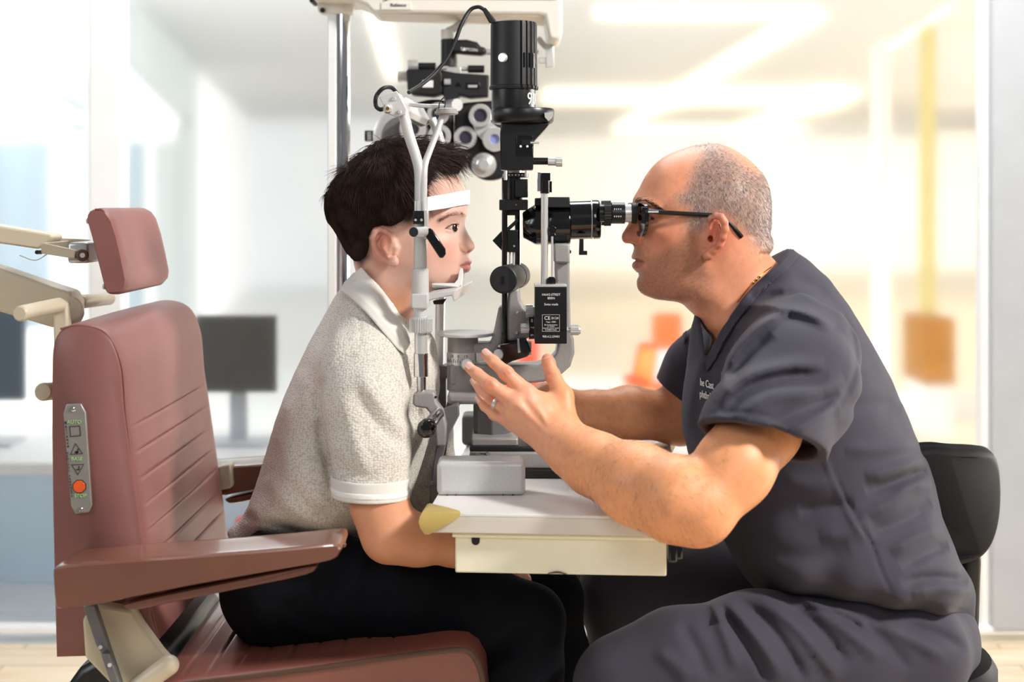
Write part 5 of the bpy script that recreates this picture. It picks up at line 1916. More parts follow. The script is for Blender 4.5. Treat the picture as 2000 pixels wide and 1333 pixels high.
def f_man(p):
    m = mirror(p)
    d = m_head(p)
    u, v = proj(m)
    near = d < 0.02
    if near.any():
        d[near] -= m_folds(u[near], v[near])
    e = ear_field(m, a_helix, a_anti, a_trag, T(1398, 458, .075), (.0150, .0050, .0260), a_rot, T(1394, 455, .085), (.0066, .0110, .0190), (T(1382, 499, .0745), .0066))
    d = smin(d, e, .005)
    cn = culled(m, T(1387, 467, .072) - .02, T(1387, 467, .072) + .02, lambda q: sdf_ell(q, T(1387.5, 467, .072), (.0038, .012, .0050)), .02)
    d = smax(d, -cn, .002)
    s = DS / F
    k = np.abs(u - 1266) + np.abs(v - 426) < 50
    if k.any():
        car = np.minimum(polydist(u[k], v[k], A_ALM) * s, np.abs(p[k, 1] - DS) - .019)
        d[k] = smax(d[k], car, .0008)
    nos = culled(m, T(1239, 477, .011) - .02, T(1239, 477, .011) + .02, lambda q: sdf_ell(q, T(1237, 478, .0095), (.0065, .0036, .0030)), .02)
    d = smax(d, -nos, .0015)
    a = smin(C(p, m_arm, .02), C(p, m_fore, .02), .012)
    # the hand
    hl, hh = V3(1130, 900, 1.86) , V3(900, 670, 1.97)
    lo, hi = np.minimum(hl, hh) - .03, np.maximum(hl, hh) + .03

    def hand(q):
        h = None
        for nme, (c, r) in KN.items():
            e2 = sdf_cone(q, c, WR + (c - KN['middle'][0]) * .45, r, .019)
            h = e2 if h is None else smin(h, e2, .012)
        h = smin(h, sdf_cone(q, V3(1062, 812, 1.905), V3(1085, 845, 1.90), .024, .026), .012)
        web = sdf_cone(q, V3(1040, 782, 1.906), V3(1094, 790, 1.915), .010, .013)
        h = smin(h, web, .014)
        for nme, ch in m_fing.items():
            e2 = sdf_chain(q, ch, .003)
            # knuckle swellings
            e2 = smin(e2, np.sqrt(((q - ch[1][0]) ** 2).sum(1)) - ch[1][1] * 1.07, .004)
            h = smin(h, e2, .0045)
        h = smin(h, sdf_chain(q, m_thumb, .006), .008)
        uu, vv = proj(q)
        return h - m_hf(uu, vv) * (q[:, 1] < 1.925)
    a = smin(a, culled(p, lo, hi, hand, .03), .014)
    a2 = smin(C(p, m_arm2, .02), C(p, m_hand2, .01), .012)
    for g in m_fing2: a2 = smin(a2, C(p, g, .003), .004)
    a2 = smin(a2, C(p, m_thumb2, .004), .006)
    t = smin(C(p, m_core, .04), C(p, m_sh, .04), .04)
    d = smin(d, t, .02)
    return smin(smin(d, a, .01), a2, .01)


A_SCALP = [(1352, 284), (1372, 296), (1352, 330), (1346, 360), (1330, 378), (1318, 388), (1330, 398), (1345, 405), (1347, 425), (1338, 440), (1352, 450), (1370, 455), (1380, 440), (1388, 424), (1400, 416), (1418, 420), (1440, 440), (1462, 462), (1474, 482), (1500, 496),
           (1530, 480), (1530, 380), (1500, 335), (1478, 332), (1462, 326), (1440, 306), (1415, 290), (1395, 276)]
A_BEARD = [(1352, 446), (1340, 462), (1318, 478), (1296, 490), (1278, 500), (1270, 510), (1262, 495), (1252, 484), (1240, 481), (1234, 500), (1246, 505), (1262, 511), (1258, 520), (1240, 528), (1228, 560), (1250, 590), (1300, 596), (1340, 592), (1362, 600), (1396, 580), (1392, 545), (1380, 515), (1370, 490), (1366, 462)]


def t_man(V):
    m = mirror(V)
    u, v = proj(m)
    c = np.tile(lin((230, 156, 120)), (len(V), 1))
    head = (v < 640) & (u > 1200) & (u < 1560) & (V[:, 1] > DS - .13) & (V[:, 1] < DS + .13)
    c = mixc(c, lin((238, 164, 116)), ~head * 1.0)
    c = mixc(c, lin((232, 174, 148)), head * np.clip((330 - v) / 40, 0, 1) * .8)
    c = mixc(c, lin((196, 112, 88)), head * blob(u, v, 1290, 462, 40, 24) * .6)
    c = mixc(c, lin((184, 104, 88)), head * blob(u, v, 1228, 462, 24, 20) * .6)
    c = mixc(c, lin((206, 108, 88)), head * blob(u, v, 1400, 455, 22, 46) * .75)
    n = noise3(V, 1400, 21) * .5 + noise3(V, 2600, 22) * .5
    c = mixc(c, lin((126, 92, 74)), head * region(u, v, A_BEARD, 14) * (.50 + .35 * n))
    c = mixc(c, lin((150, 139, 132)), head * region(u, v, A_SCALP, 16) * (.70 + .4 * n))
    c = mixc(c, lin((166, 96, 88)), head * region(u, v, [(1230, 503), (1246, 504.5), (1262, 512), (1256, 519), (1244, 525.5), (1230, 523)], 1.6) * .75)
    c = mixc(c, lin((96, 56, 48)), head * np.clip(1 - np.abs(v - (509 + (u - 1236) * .15)) / 1.3, 0, 1) * ((u > 1234) & (u < 1262)) * .75)
    hand = (~head) & (u < 1120) & (v > 660) & (v < 900)
    c = mixc(c, lin((236, 170, 138)), hand * 1.0 * np.clip((1120 - u) / 90, 0, 1) * .9)
    for x, y in ((988, 729), (958, 753), (942, 690), (912, 716), (1076, 733), (963, 778), (1070, 700)):
        c = mixc(c, lin((218, 128, 98)), hand * blob(u, v, x, y, 11) * .7)
    return c


m_body, mV, mQ = field_obj('body', f_man, V3(890, 1180, DS) - (0, .46, 0), V3(1790, 262, DS) + (0, .30, 0), 0.0020, M['skin2'], man, t_man)
for sgn in (-1, 1):
    cc = T(1262.5, 425.5, .029)
    cc[1] = DS + sgn * .029
    eyeball(cc, .0120, (-0.93, -0.36, -.02) if sgn < 0 else (-.99, -.05, -.02), man)

surf_hairs(m_head, [([(1240, 394), (1252, 393), (1266, 396), (1280, 403), (1292, 412)], 5)], 420, .009, .00017, .22, M['darkhair'], man, 'eyebrow', 1.0, off=.0022)
# cropped hair over the sides and back of the head, beard stubble, arm hair
fc = mV[mQ].mean(1)
isl = (fc[:, 2] > ZC - .17) & (np.abs(fc[:, 1] - DS) < .085)
rp, rn = face_samples(mV, mQ[isl], 90000)
u, v = proj(mirror(rp))
hd = (np.abs(rp[:, 1] - DS) < .12)
inn = polydist(u, v, A_SCALP) + RNG.normal(size=len(u)) * 9
dense = np.clip(inn / 22, 0, 1)
k = hd & (RNG.uniform(size=len(u)) < dense) & (np.abs(rp[:, 1] - DS) < .082)
sp_, sn = rp[k], rn[k]
fl = np.stack([np.full(len(sp_), .25), np.zeros(len(sp_)), np.full(len(sp_), -1.0)], 1)
fl -= sn * (fl * sn).sum(1)[:, None]
dd = fl * .9 + sn * .38 + RNG.normal(size=fl.shape) * .2
hl_ = RNG.uniform(.003, .0052, len(sp_))
half = RNG.uniform(size=len(sp_)) < .44
M['whitehair'] = mat('white_hair', (222, 218, 216), 0.45, var=0.1, vscale=500)
M['darkgrey'] = mat('dark_grey_hair', (70, 65, 64), 0.5, var=0.3, vscale=500)
hair = strands('hair', sp_[~half], dd[~half], hl_[~half], .00011, M['darkgrey'], man, seg=2, label='closely cropped grey hair round the sides and back')
strands('white_hairs', sp_[half], dd[half], hl_[half], .00011, M['whitehair'], hair, seg=2)
inn = polydist(u, v, A_BEARD) + RNG.normal(size=len(u)) * 8
k = hd & (RNG.uniform(size=len(u)) < np.clip(inn / 20, 0, 1) * .3)
sp_, sn = rp[k], rn[k]
fl = np.array([[.2, 0, -1.0]]) - sn * (sn @ np.array([.2, 0, -1.0]))[:, None]
strands('beard_stubble', sp_, fl * .7 + sn * .7 + RNG.normal(size=fl.shape) * .25, RNG.uniform(.0006, .0013, len(sp_)), .00008, M['darkhair'], man, seg=1)
rp, rn = face_samples(mV, mQ[~isl], 26000)
u2, v2 = proj(rp)
k = ((u2 > 1075) & (u2 < 1420) & (v2 > 815) & (rp[:, 1] < 1.98) & (RNG.uniform(size=len(u2)) < .26 * np.clip((u2 - 1060) / 60, 0, 1)))
k |= (u2 > 1130) & (u2 < 1330) & (v2 > 740) & (v2 < 880) & (rp[:, 1] > 2.2) & (RNG.uniform(size=len(u2)) < .25)
sp_, sn = rp[k], rn[k]
fl = np.array([[.55, 0, -.75]]) - sn * (sn @ np.array([.55, 0, -.75]))[:, None]
strands('arm_hair', sp_, fl * .9 + sn * .28 + RNG.normal(size=fl.shape) * .35, RNG.uniform(.006, .012, len(sp_)), .00009, M['darkhair'], man, fl * .2 - sn * .12, seg=4)


# fingernails
def nail(tip, prev, r, up, parent, w=.86, l=1.0):
    """a curved plate on the back of a fingertip"""
    tip, prev, up = Vector(tip), Vector(prev), Vector(up)
    ax = (tip - prev).normalized()
    up = (up - ax * up.dot(ax)).normalized()
    sd = ax.cross(up)
    mb = MB()
    rings = []
    for t in np.linspace(-1.15, .72, 8):
        ring = []
        ww = w * (1 - .35 * max(0, (t - .3)) ** 2 - .5 * max(0, -t - .75) ** 1.2)
        for a in np.linspace(-1, 1, 9):
            an = a * ww * 1.15
            lift = 1.03 - .14 * max(0, t - .3)
            ring.append(tip + ax * (t * r * l) + (sd * math.sin(an) + up * math.cos(an)) * r * lift)
        rings.append(ring)
    up_ = [[p + up * .0004 for p in g] for g in rings]
    for a, b in zip(up_, up_[1:]):
        va, vb = [mb.bm.verts.new(p) for p in a], [mb.bm.verts.new(p) for p in b]
        for i in range(8): mb._face([va[i], va[i + 1], vb[i + 1], vb[i]])
    bmesh.ops.remove_doubles(mb.bm, verts=mb.bm.verts, dist=1e-6)
    bmesh.ops.solidify(mb.bm, geom=mb.bm.faces[:], thickness=.0006)
    return mb.build('fingernail', M['nail'], parent)


for nme, up in (('index', (.45, -.72, .55)), ('middle', (.3, -.8, .5)), ('ring', (-.1, -.9, .4)), ('little', (-.1, -.9, .35))):
    ch = m_fing[nme]
    nail(ch[3][0], ch[2][0], ch[3][1], up, man)
nail(m_thumb[3][0], m_thumb[2][0], m_thumb[3][1], (-.25, -1, .25), man, w=.8)
# wedding ring
a, b = Vector(m_fing['ring'][0][0]), Vector(m_fing['ring'][1][0])
cr = a.lerp(b, .72)
ax = (b - a).normalized()
MB().lathe(cr - ax * .0026, cr + ax * .0026, [(0, .0100), (.0, .0104), (.5, .0108), (1, .0104), (1, .0100)], 32).build('ring', M['silver'], man)

# glasses: two rims, bridge, temples
gx = (1243 - CX) * DS / F
gl = thing('glasses_tmp', (0, 0, 0), None, None)
bpy.data.objects.remove(gl)


def rim_pts(sg):
    out = []
    for (y, z) in [(.012, 405), (.020, 401), (.040, 399.5), (.060, 402), (.068, 410), (.0685, 425), (.064, 444), (.054, 456), (.040, 459), (.024, 456), (.014, 444), (.0105, 425)]:
        yy = DS - y
        h = y
        x = gx + (h / .07) ** 2 * .0095 + .0
        out.append(Vector((x, DS + sg * y, ZC - (z - YH) * (DS - .04) / F)))
    return out


glasses = None
for sg in (-1, 1):
    pts = rim_pts(sg)
    mb = MB()
    loop = crom([tuple(p) for p in pts + pts[:1]], 4)
    c = [Vector(p) for p in loop]
    rings = []
    ctr = sum(pts, Vector()) / len(pts)
    for i, p in enumerate(c[:-1]):
        out_ = (p - ctr).normalized()
        rings.append([p + out_ * .0026 * su + EXV * .0026 * sv for su, sv in ((-1, -1), (1, -1), (1, 1), (-1, 1))] if False else [p + out_ * .0028 * su + Vector((.0026 * sv, 0, 0)) for su, sv in ((-1, -.8), (1, -1), (1, 1), (-1, .8))])
    rv = [[mb.bm.verts.new(q) for q in g] for g in rings]
    for i in range(len(rv)):
        j = (i + 1) % len(rv)
        for k in range(4):
            mb._face([rv[i][k], rv[i][(k + 1) % 4], rv[j][(k + 1) % 4], rv[j][k]])
    o = mb.build('glasses_rim', M['gloss'], man if glasses is None else glasses, .0006)
    if glasses is None:
        glasses = o
        o.name = 'glasses'
    mb = MB()
    mb.loft([[p + Vector((-.0006, 0, 0)) for p in c[:-1]], [p + Vector((.0006, 0, 0)) for p in c[:-1]]])
    mb.build('lens', M['glass'], glasses)
    # temple
    hx = gx + .0105
    zt = 414
    tp = [Vector((hx - .002, DS + sg * .0685, ZC - (412 - YH) * (DS - .068) / F))]
    tp = [P(1262, 412, DS - .069), P(1300, 415.5, DS - .072), P(1350, 418.5, DS - .0755), P(1398, 421, DS - .0765), P(1412, 425, DS - .0755), P(1426, 437, DS - .073), P(1438, 451, DS - .070), P(1448, 463, DS - .066)]
    if sg > 0:
        tp = [Vector((p.x, 2 * DS - p.y, p.z)) for p in tp]
    mb = MB()
    mb.tube(tp, [.0034, .0033, .0032, .0029, .0028, .0030, .0036, .0038], seg=8)
    mb.build('temple', M['black'], glasses)
    mb = MB()
    a = tp[0] + Vector((.004, sg * .0024, 0))
    mb.box((tp[0] + tp[1]) / 2 * 1.0 + Vector((-.004, sg * .0033, 0)), (.015, .001, .0030))
    mb.build('temple_inlay', M['silver'], glasses)
    mb = MB()
    mb.box(tp[0] + Vector((-.002, sg * -.001, 0)), (.010, .006, .011))
    mb.build('hinge_block', M['gloss'], glasses, .001)
mb = MB()
mb.tube([Vector((gx, DS - .012, P(0, 408, DS).z)), Vector((gx - .003, DS, P(0, 405, DS).z)), Vector((gx, DS + .012, P(0, 408, DS).z))], .0022)
mb.build('bridge', M['gloss'], glasses)

# scrub top
A_TOR = [(1548, 489), (1580, 511), (1618, 545), (1660, 598), (1702, 664), (1740, 740), (1773, 818), (1796, 880), (1813, 914), (1823, 945), (1836, 1008), (1856, 1055), (1872, 1095), (1894, 1130), (1903, 1160), (1901, 1200), (1894, 1226),
         (1860, 1222), (1800, 1200), (1740, 1186), (1650, 1173), (1560, 1166), (1480, 1158), (1456, 1130), (1430, 1085), (1408, 1040), (1392, 1000), (1368, 940), (1345, 885), (1336, 840), (1333, 800), (1335, 760), (1342, 715), (1348, 670), (1354, 630), (1358, 605),
         (1380, 575), (1430, 530), (1480, 490), (1530, 478)]
A_TW = [(1500, 640, .165), (1580, 640, .165), (1600, 760, .170), (1520, 780, .165), (1430, 760, .130), (1420, 700, .115), (1640, 880, .165), (1540, 900, .160), (1440, 900, .120), (1680, 1000, .165), (1560, 1020, .160), (1450, 1020, .100), (1740, 1120, .180),
        (1620, 1130, .182), (1500, 1110, .150), (1820, 1140, .155), (1850, 1195, .145), (1760, 1180, .184), (1660, 1160, .184), (1560, 1150, .175), (1700, 760, .120), (1750, 900, .115), (1790, 1010, .110), (1370, 720, .060), (1365, 860, .060), (1440, 640, .095), (1560, 560, .085), (1620, 600, .095), (1380, 660, .060), (1530, 530, .072), (1500, 552, .0775), (1470, 585, .084), (1440, 620, .086), (1402, 665, .074), (1430, 560, .078), (1480, 520, .068)]
m_tor = Inflate(A_TOR, A_TW, DS, step=3)
A_FOLDS = fold_img(1300, 470, 1920, 1240, [(q_, a_ * (1.55 if w_ >= 5 else .8), max(w_, 3.2)) for q_, a_, w_ in [
    # shoulder and sleeve
    ([(1440, 606), (1490, 596), (1545, 604), (1590, 618), (1630, 640)], .0050, 9), ([(1450, 622), (1500, 612), (1550, 620), (1600, 634)], -.0008, 9), ([(1400, 740), (1440, 680), (1490, 632), (1540, 610)], .0045, 9), ([(1420, 760), (1460, 700), (1510, 655)], -.0035, 9),
    ([(1420, 640), (1470, 600), (1530, 570)], -.0030, 8), ([(1440, 600), (1480, 572), (1540, 560), (1600, 575)], .0035, 9), ([(1545, 540), (1600, 570), (1640, 610)], -.0025, 10),
    ([(1400, 790), (1450, 740), (1530, 715), (1610, 712)], .0045, 10), ([(1410, 812), (1460, 765), (1540, 740), (1620, 735)], -.0040, 10), ([(1440, 820), (1510, 775), (1590, 765), (1650, 745)], .0040, 12), ([(1500, 830), (1570, 800), (1640, 770)], -.0035, 10),
    ([(1545, 850), (1600, 815), (1655, 770)], .0030, 10), ([(1640, 600), (1662, 645), (1671, 700), (1664, 745), (1640, 790), (1610, 830)], -.0030, 4.5),
    ([(1376, 812), (1420, 804), (1490, 812), (1540, 836), (1586, 868)], -.0016, 1.8),
    # chest drape
    ([(1378, 690), (1362, 730), (1346, 790), (1343, 850)], .0040, 8), ([(1396, 680), (1388, 710), (1378, 735)], -.0022, 8), ([(1440, 640), (1418, 690), (1408, 730)], -.0022, 8),
    # side seam and waist folds
    ([(1612, 880), (1640, 950), (1670, 1010), (1700, 1060), (1722, 1120), (1745, 1165)], -.0045, 3.0), ([(1606, 880), (1634, 950), (1662, 1010), (1692, 1062)], .0025, 6),
    ([(1650, 880), (1720, 876), (1800, 868)], .003, 9), ([(1640, 800), (1700, 790), (1760, 800)], -.003, 12), ([(1690, 960), (1750, 940), (1810, 920)], -.0070, 8), ([(1690, 935), (1750, 918), (1815, 900)], .0060, 10), ([(1680, 1010), (1740, 985), (1780, 950), (1820, 945)], .0060, 11),
    ([(1700, 1040), (1760, 1020), (1820, 985)], -.0050, 9), ([(1740, 1080), (1790, 1050), (1840, 1030)], .0060, 11), ([(1760, 1110), (1810, 1080), (1852, 1065)], -.0045, 9), ([(1600, 1050), (1660, 1040), (1700, 1015)], .0045, 12), ([(1560, 1000), (1620, 990), (1670, 985)], -.0050, 11),
    ([(1500, 1080), (1580, 1090), (1660, 1070)], -.0040, 14), ([(1760, 1140), (1820, 1130), (1890, 1140)], -.0060, 8), ([(1780, 1160), (1840, 1150), (1900, 1155)], .0050, 9), ([(1520, 940), (1580, 950), (1630, 940)], .0040, 14),
    ([(1780, 1182), (1840, 1186), (1898, 1196)], -.0016, 2.0)]], 2.0)
ms_n = [(V3(1568, 690, 1.945), .076), (V3(1545, 755, 1.865), .082), (V3(1490, 850, 1.785), .0745), (V3(1462, 915, 1.745), .0725)]
ms_f = [(V3(1450, 660, 2.28), .068), (V3(1375, 730, 2.305), .062), (V3(1335, 785, 2.312), .056)]
shA, shB = V3(1368, 834, 1.80), V3(1592, 893, 1.80)
shP = (shA + shB) / 2
_ax = shB - shA
shN = np.cross(_ax / np.linalg.norm(_ax), np.array([0.17, 1.0, -0.42]))
shN /= np.linalg.norm(shN)
if shN[2] < 0: shN = -shN
A_NECKHOLE = [(1366, 615), (1378, 700), (1388, 684), (1402, 655), (1424, 620), (1450, 584), (1473, 558), (1500, 533), (1517, 519), (1546, 486), (1530, 470), (1440, 520), (1360, 580)]


def f_core(p):
    d = m_tor(p)
    s1 = smax(C(p, ms_n, .02), -((p - shP) @ shN), .003)
    s2 = C(p, ms_f, .02)
    fa = V3(1322, 765, 2.31)
    fn = np.array(V3(1375, 730, 2.305) - V3(1335, 785, 2.312)); fn /= np.linalg.norm(fn)
    s2 = smax(s2, -((p - fa) @ fn), .003)
    d = smin(smin(d, s1, .035), s2, .03)
    k = d < .025
    if k.any():
        q = p[k]
        u, v = proj(q)
        side = np.clip((DS + .03 - q[:, 1]) / .05, 0, 1)
        d[k] -= A_FOLDS(u, v) * side + noise3(q, 28, 31) * .0022 + noise3(q, 75, 33) * .0008
    return d


def f_top(p):
    d = f_core(p)
    inner = C(p, [(a, r - .0105) for a, r in ms_n], .02)
    d = smax(d, -np.maximum(inner, (p - shP) @ shN - .024), .002)
    # the neck opening
    m = mirror(p)
    u, v = proj(m)
    s = DS / F
    hole = np.minimum(polydist(u, v, A_NECKHOLE) * s, .05)
    return smax(d, hole, .003)


top, tV, tQ = field_obj('scrub_top', f_top, V3(1290, 1260, DS) - (0, .46, 0), V3(1940, 470, DS) + (0, .32, 0), 0.0038, M['scrub'], man, label='slate grey scrub top')
# neckband
A_NB = [(1378, 706), (1388, 686), (1402, 657), (1424, 622), (1450, 586), (1473, 560), (1500, 535), (1520, 519), (1549, 487), (1562, 499), (1532, 532), (1510, 550), (1484, 574), (1462, 599), (1436, 634), (1414, 668), (1398, 702), (1380, 728)]


def f_nband(p):
    m = mirror(p)
    u, v = proj(m)
    a = np.abs(f_core(p) - .0016) - .0028
    return smax(a, -polydist(u, v, A_NB) * DS / F, .001)


field_obj('neckband', f_nband, V3(1360, 740, DS) - (0, .16, 0), V3(1580, 470, DS) + (0, .16, 0), 0.0021, M['scrub'], top)


def hit(px, py, V=tV):
    """nearest front point of the scrub top at a pixel"""
    u, v = proj(V)
    k = np.argsort((u - px) ** 2 + (v - py) ** 2)[:40]
    return V[k[np.argmin(V[k, 1])], 1]


def core_grad(q):
    e = .002
    return np.stack([f_core(q + np.eye(3)[k] * e) - f_core(q - np.eye(3)[k] * e) for k in range(3)], 1) / (2 * e)


ds_ = np.arange(2.10, 1.80, -.002)
fv_ = f_core(np.array([P(1384, 762, d)[:] for d in ds_]))
dd_ = float(ds_[np.argmax(fv_ > 0)])
c0_ = np.array(P(1384, 762, dd_))
n0_ = core_grad(c0_[None])[0]
n0_ /= np.linalg.norm(n0_)
up_ = np.array([0.10, 0, 1.0]) - n0_ * (np.array([0.10, 0, 1.0]) @ n0_)
up_ /= np.linalg.norm(up_)
rt_ = np.cross(up_, n0_)
for s_, dv_, sz in (('he Cast', .0085, 21), ('phthalm', -.0085, 21)):
    me_ = text_obj('embroidery', s_, (0, 0, 0), R(sz, dd_), M['paint'], top, depth=.0003, align='CENTER', squash=.8)
    o0 = np.array(-origin_of(top))
    vs_ = np.array([v.co[:] for v in me_.data.vertices]) - o0
    q_ = c0_ + vs_[:, :1] * rt_ + (vs_[:, 2:3] + dv_) * up_
    q_ = q_ + n0_ * (.0030 + vs_[:, 1] * -1.0)[:, None]
    for v, w_ in zip(me_.data.vertices, q_ + o0): v.co = w_
# necklace
mb = MB()
npts = []
for x, y, h in ((1506, 522, 0), (1495, 530, 0), (1483, 541, 0), (1470, 554, 0), (1457, 569, 0), (1440, 590, 0)):
    npts.append(m_head.surf(x, y, .0015))
mb.tube([Vector(p) for p in npts], .0008, seg=6)
ch = mb.build('necklace', M['brass'], man, label='thin gold chain')
mb = MB()
for k in range(3):
    c_ = Vector(npts[2]).lerp(Vector(npts[3]), k / 2.2)
    mb.ball(c_ + Vector((0, -.0006, 0)), .0019, (1, .6, 1.2), 10)
mb.build('clasp', M['brass'], ch)

# trousers
mt_n = [(V3(1755, 1285, 2.035), .088), (V3(1640, 1280, 2.0), .088), (V3(1480, 1290, 1.965), .088), (V3(1330, 1310, 1.935), .078), (V3(1225, 1345, 1.93), .068), (V3(1215, 1480, 1.94), .066), (V3(1300, 1750, 1.98), .056), (V3(1360, 2020, 2.0), .048)]
mt_f = [(V3(1755, 1275, 2.20), .088), (V3(1600, 1215, 2.25), .090), (V3(1400, 1160, 2.31), .086), (V3(1225, 1162, 2.33), .074), (V3(1238, 1280, 2.34), .066), (V3(1300, 1500, 2.34), .058), (V3(1340, 1800, 2.34), .048)]
mt_h = [(V3(1765, 1270, 2.035), .086), (V3(1775, 1255, 2.12), .096), (V3(1765, 1270, 2.20), .086)]
AT_FOLDS = fold_img(1100, 1040, 1920, 1333, [
    ([(1400, 1180), (1440, 1230), (1480, 1290), (1500, 1333)], -.0060, 7), ([(1410, 1172), (1455, 1220), (1500, 1280), (1530, 1333)], .0060, 9), ([(1440, 1170), (1500, 1220), (1550, 1290), (1570, 1333)], -.0060, 8), ([(1395, 1190), (1420, 1250), (1440, 1310)], .0055, 9),
    ([(1480, 1165), (1550, 1220), (1610, 1290), (1640, 1333)], .0055, 9), ([(1530, 1175), (1600, 1230), (1660, 1300)], -.0050, 8), ([(1580, 1180), (1650, 1230), (1720, 1290)], .0045, 9), ([(1640, 1190), (1720, 1250), (1780, 1310)], -.0045, 9),
    ([(1560, 1165), (1590, 1180), (1640, 1192), (1680, 1215), (1700, 1240)], .0060, 5), ([(1330, 1215), (1360, 1270), (1390, 1333)], -.004, 9), ([(1280, 1270), (1320, 1300), (1350, 1333)], .004, 10), ([(1390, 1175), (1404, 1200), (1402, 1215)], .006, 7),
    ([(1500, 1320), (1600, 1280), (1700, 1245)], -.0016, 2.0), ([(1560, 1333), (1680, 1275), (1700, 1262)], -.0014, 2.0), ([(1720, 1220), (1780, 1250), (1850, 1290)], .005, 9), ([(1760, 1220), (1830, 1240), (1885, 1270)], -.004, 8),
    ([(1190, 1140), (1300, 1150), (1420, 1160)], -.0012, 2.5)], 2.0)


def f_mt(p):
    d = smin(C(p, mt_n, .03), C(p, mt_f, .03), .01)
    d = smin(d, C(p, mt_h, .03), .03)
    k = d < .025
    if k.any():
        u, v = proj(p[k])
        d[k] -= AT_FOLDS(u, v) * 1.5 * np.clip((2.12 - p[k, 1]) / .05, .0, 1) + noise3(p[k], 30, 41) * .002
    return d


field_obj('trousers', f_mt, V3(1090, 2060, 2.1) - (0, .30, 0), V3(1930, 1020, 2.1) + (0, .36, 0), 0.0052, M['scrub'], man, label='slate grey scrub trousers')
for (x, d) in ((1360, 2.0), (1350, 2.34)):
    c0 = P(x, 2050, d)
    mb = MB()
    rg = []
    for t, hw, hh in ((.07, .026, .04), (.05, .038, .075), (0, .044, .10), (-.06, .046, .085), (-.13, .050, .06), (-.19, .046, .045), (-.225, .026, .03)):
        rg.append([Vector((c0.x + t, d + hw * math.cos(a), .001 + max(0, hh * (.5 + .5 * math.sin(a)) * 1.2))) for a in (2 * math.pi * k / 16 for k in range(16))])
    mb.loft(rg)
    mb.build('shoe', M['shoe'], man)

# ================================================================== slit lamp on the table
DLm = 2.11
Q = lambda x, y, d=DLm: P(x, y, d)
TABZ = TZ
lampT = thing('slit_lamp', (Q(965, 0).x, 2.10, TABZ), 'black and grey slit lamp microscope standing on the white table between the two faces', 'slit lamp')


def vcyl(mb, cx, y0, y1, r, d=DLm, seg=32, r1=None):
    return mb.cyl(P(cx, y1, d), P(cx, y0, d), R(r if r1 is None else r1, d), R(r, d), seg)


def hcyl(mb, x0, x1, y, r, d=DLm, seg=28, knurl=0.0, r1=None):
    return mb.cyl(P(x0, y, d), P(x1, y, d), R(r, d), R(r if r1 is None else r1, d), seg, knurl)


def screw(parent, x, y, d, r=3.2, m=None):
    mb = MB()
    mb.lathe(P(x, y, d - .0015), P(x, y, d + .002), [(0, R(r * .7, d)), (.35, R(r, d)), (1, R(r, d))], 14)
    return mb.build('screw', m or M['silver'], parent)


# lamp house: smooth on the left, finned on the right
mb = MB()
c = Q(1003.5, 0)
r = R(46, DLm)
rings = []
for y, k in ((176, 1.02), (174, 1.045), (170, 1.045), (168, 1.0), (50, .985), (46, .965), (44.5, .93)):
    z = Q(0, y).z
    ring = []
    for i in range(120):
        th = 2 * math.pi * i / 120
        rr = r * k
        if math.radians(17) < th < math.radians(160) and i % 5 in (0, 1):
            rr -= R(3.2, DLm)
        ring.append(Vector((c.x + rr * math.sin(th), DLm - rr * math.cos(th), z)))
    rings.append(ring)
mb.loft(rings)
house = mb.build('lamp_house', M['matteblack'], lampT, angle=30)
th = math.radians(-27)
bc_ = Vector((c.x + r * math.sin(th), DLm - r * math.cos(th), Q(0, 117).z))
nb = Vector((math.sin(th), -math.cos(th), 0))
MB().lathe(bc_ - nb * .002, bc_ + nb * .0035, [(0, R(9.5, 2.08)), (.7, R(9.5, 2.08)), (1, R(8.2, 2.08))], 28).build('lamp_button', M['silver'], house, label='round silver button')
mb = MB()
for a_ in (26, 41, 56):
    t_ = math.radians(a_)
    pz_ = Vector((c.x + r * 1.0 * math.sin(t_), DLm - r * 1.0 * math.cos(t_), Q(0, 121).z))
    mb.box(pz_, (.0022, .0022, R(28, DLm)), Matrix.Rotation(t_, 3, 'Z'))
mb.build('vent_slot', M['gloss'], house)
mb = MB()
mb.lathe(Q(1003, 216), Q(1003, 174), [(0, R(42, DLm)), (.15, R(43, DLm)), (1, R(43, DLm))], 48)
coll = mb.build('lamp_collar', M['black'], lampT)
cc_ = Q(1003, 0)
text_obj('lettering', '900', None, R(34, DLm), M['paint'], coll, depth=.0002, curve=(cc_.x, DLm, R(43.3, DLm), math.radians(66), Q(0, 196).z), squash=.86)
mb = MB()
mb.lathe(Q(1021, 243), Q(1021, 213), [(0, R(52, DLm)), (.06, R(57, DLm)), (.2, R(60, DLm)), (.85, R(62, DLm)), (1, R(60, DLm))], 56)
fl_ = mb.build('flange', M['black'], lampT)
MB().prism([(1063, 221), (1079, 221), (1078, 229), (1071, 237), (1064, 230)], 2.075, 2.066, 2.09).build('flange_window', M['silver'], fl_)
mb = MB()
mb.prism([(979, 242), (1074, 242), (1064, 254), (1051, 268), (1042, 278), (1041, 333), (978, 333), (977, 262)], DLm, 2.082, 2.14)
pb = mb.build('prism_box', M['black'], lampT, .002)
pp_ = MB().pbox(1009, 1041, 265, 305, 2.0805, .003).build('filter_panel', M['gloss'], pb, .0006)
MB().pbox(1019, 1041, 273, 283, 2.0785, .003).build('filter_slider', M['black'], pp_, .0006)
hcyl(MB(), 1036, 1053, 279, 2.2, 2.078, 10).build('filter_lever', M['silver'], pb)
for x in (1017, 1030):
    MB().lathe(P(x, 286, 2.0785), P(x, 286, 2.0812), [(0, R(2.4, 2.08)), (1, R(2.4, 2.08))], 14).build('mark', M['paint'], pp_)
mb = MB()
hcyl(mb, 1038, 1071, 315, 7, 2.09)
mb.build('aperture_stem', M['black'], pb)
mb = MB()
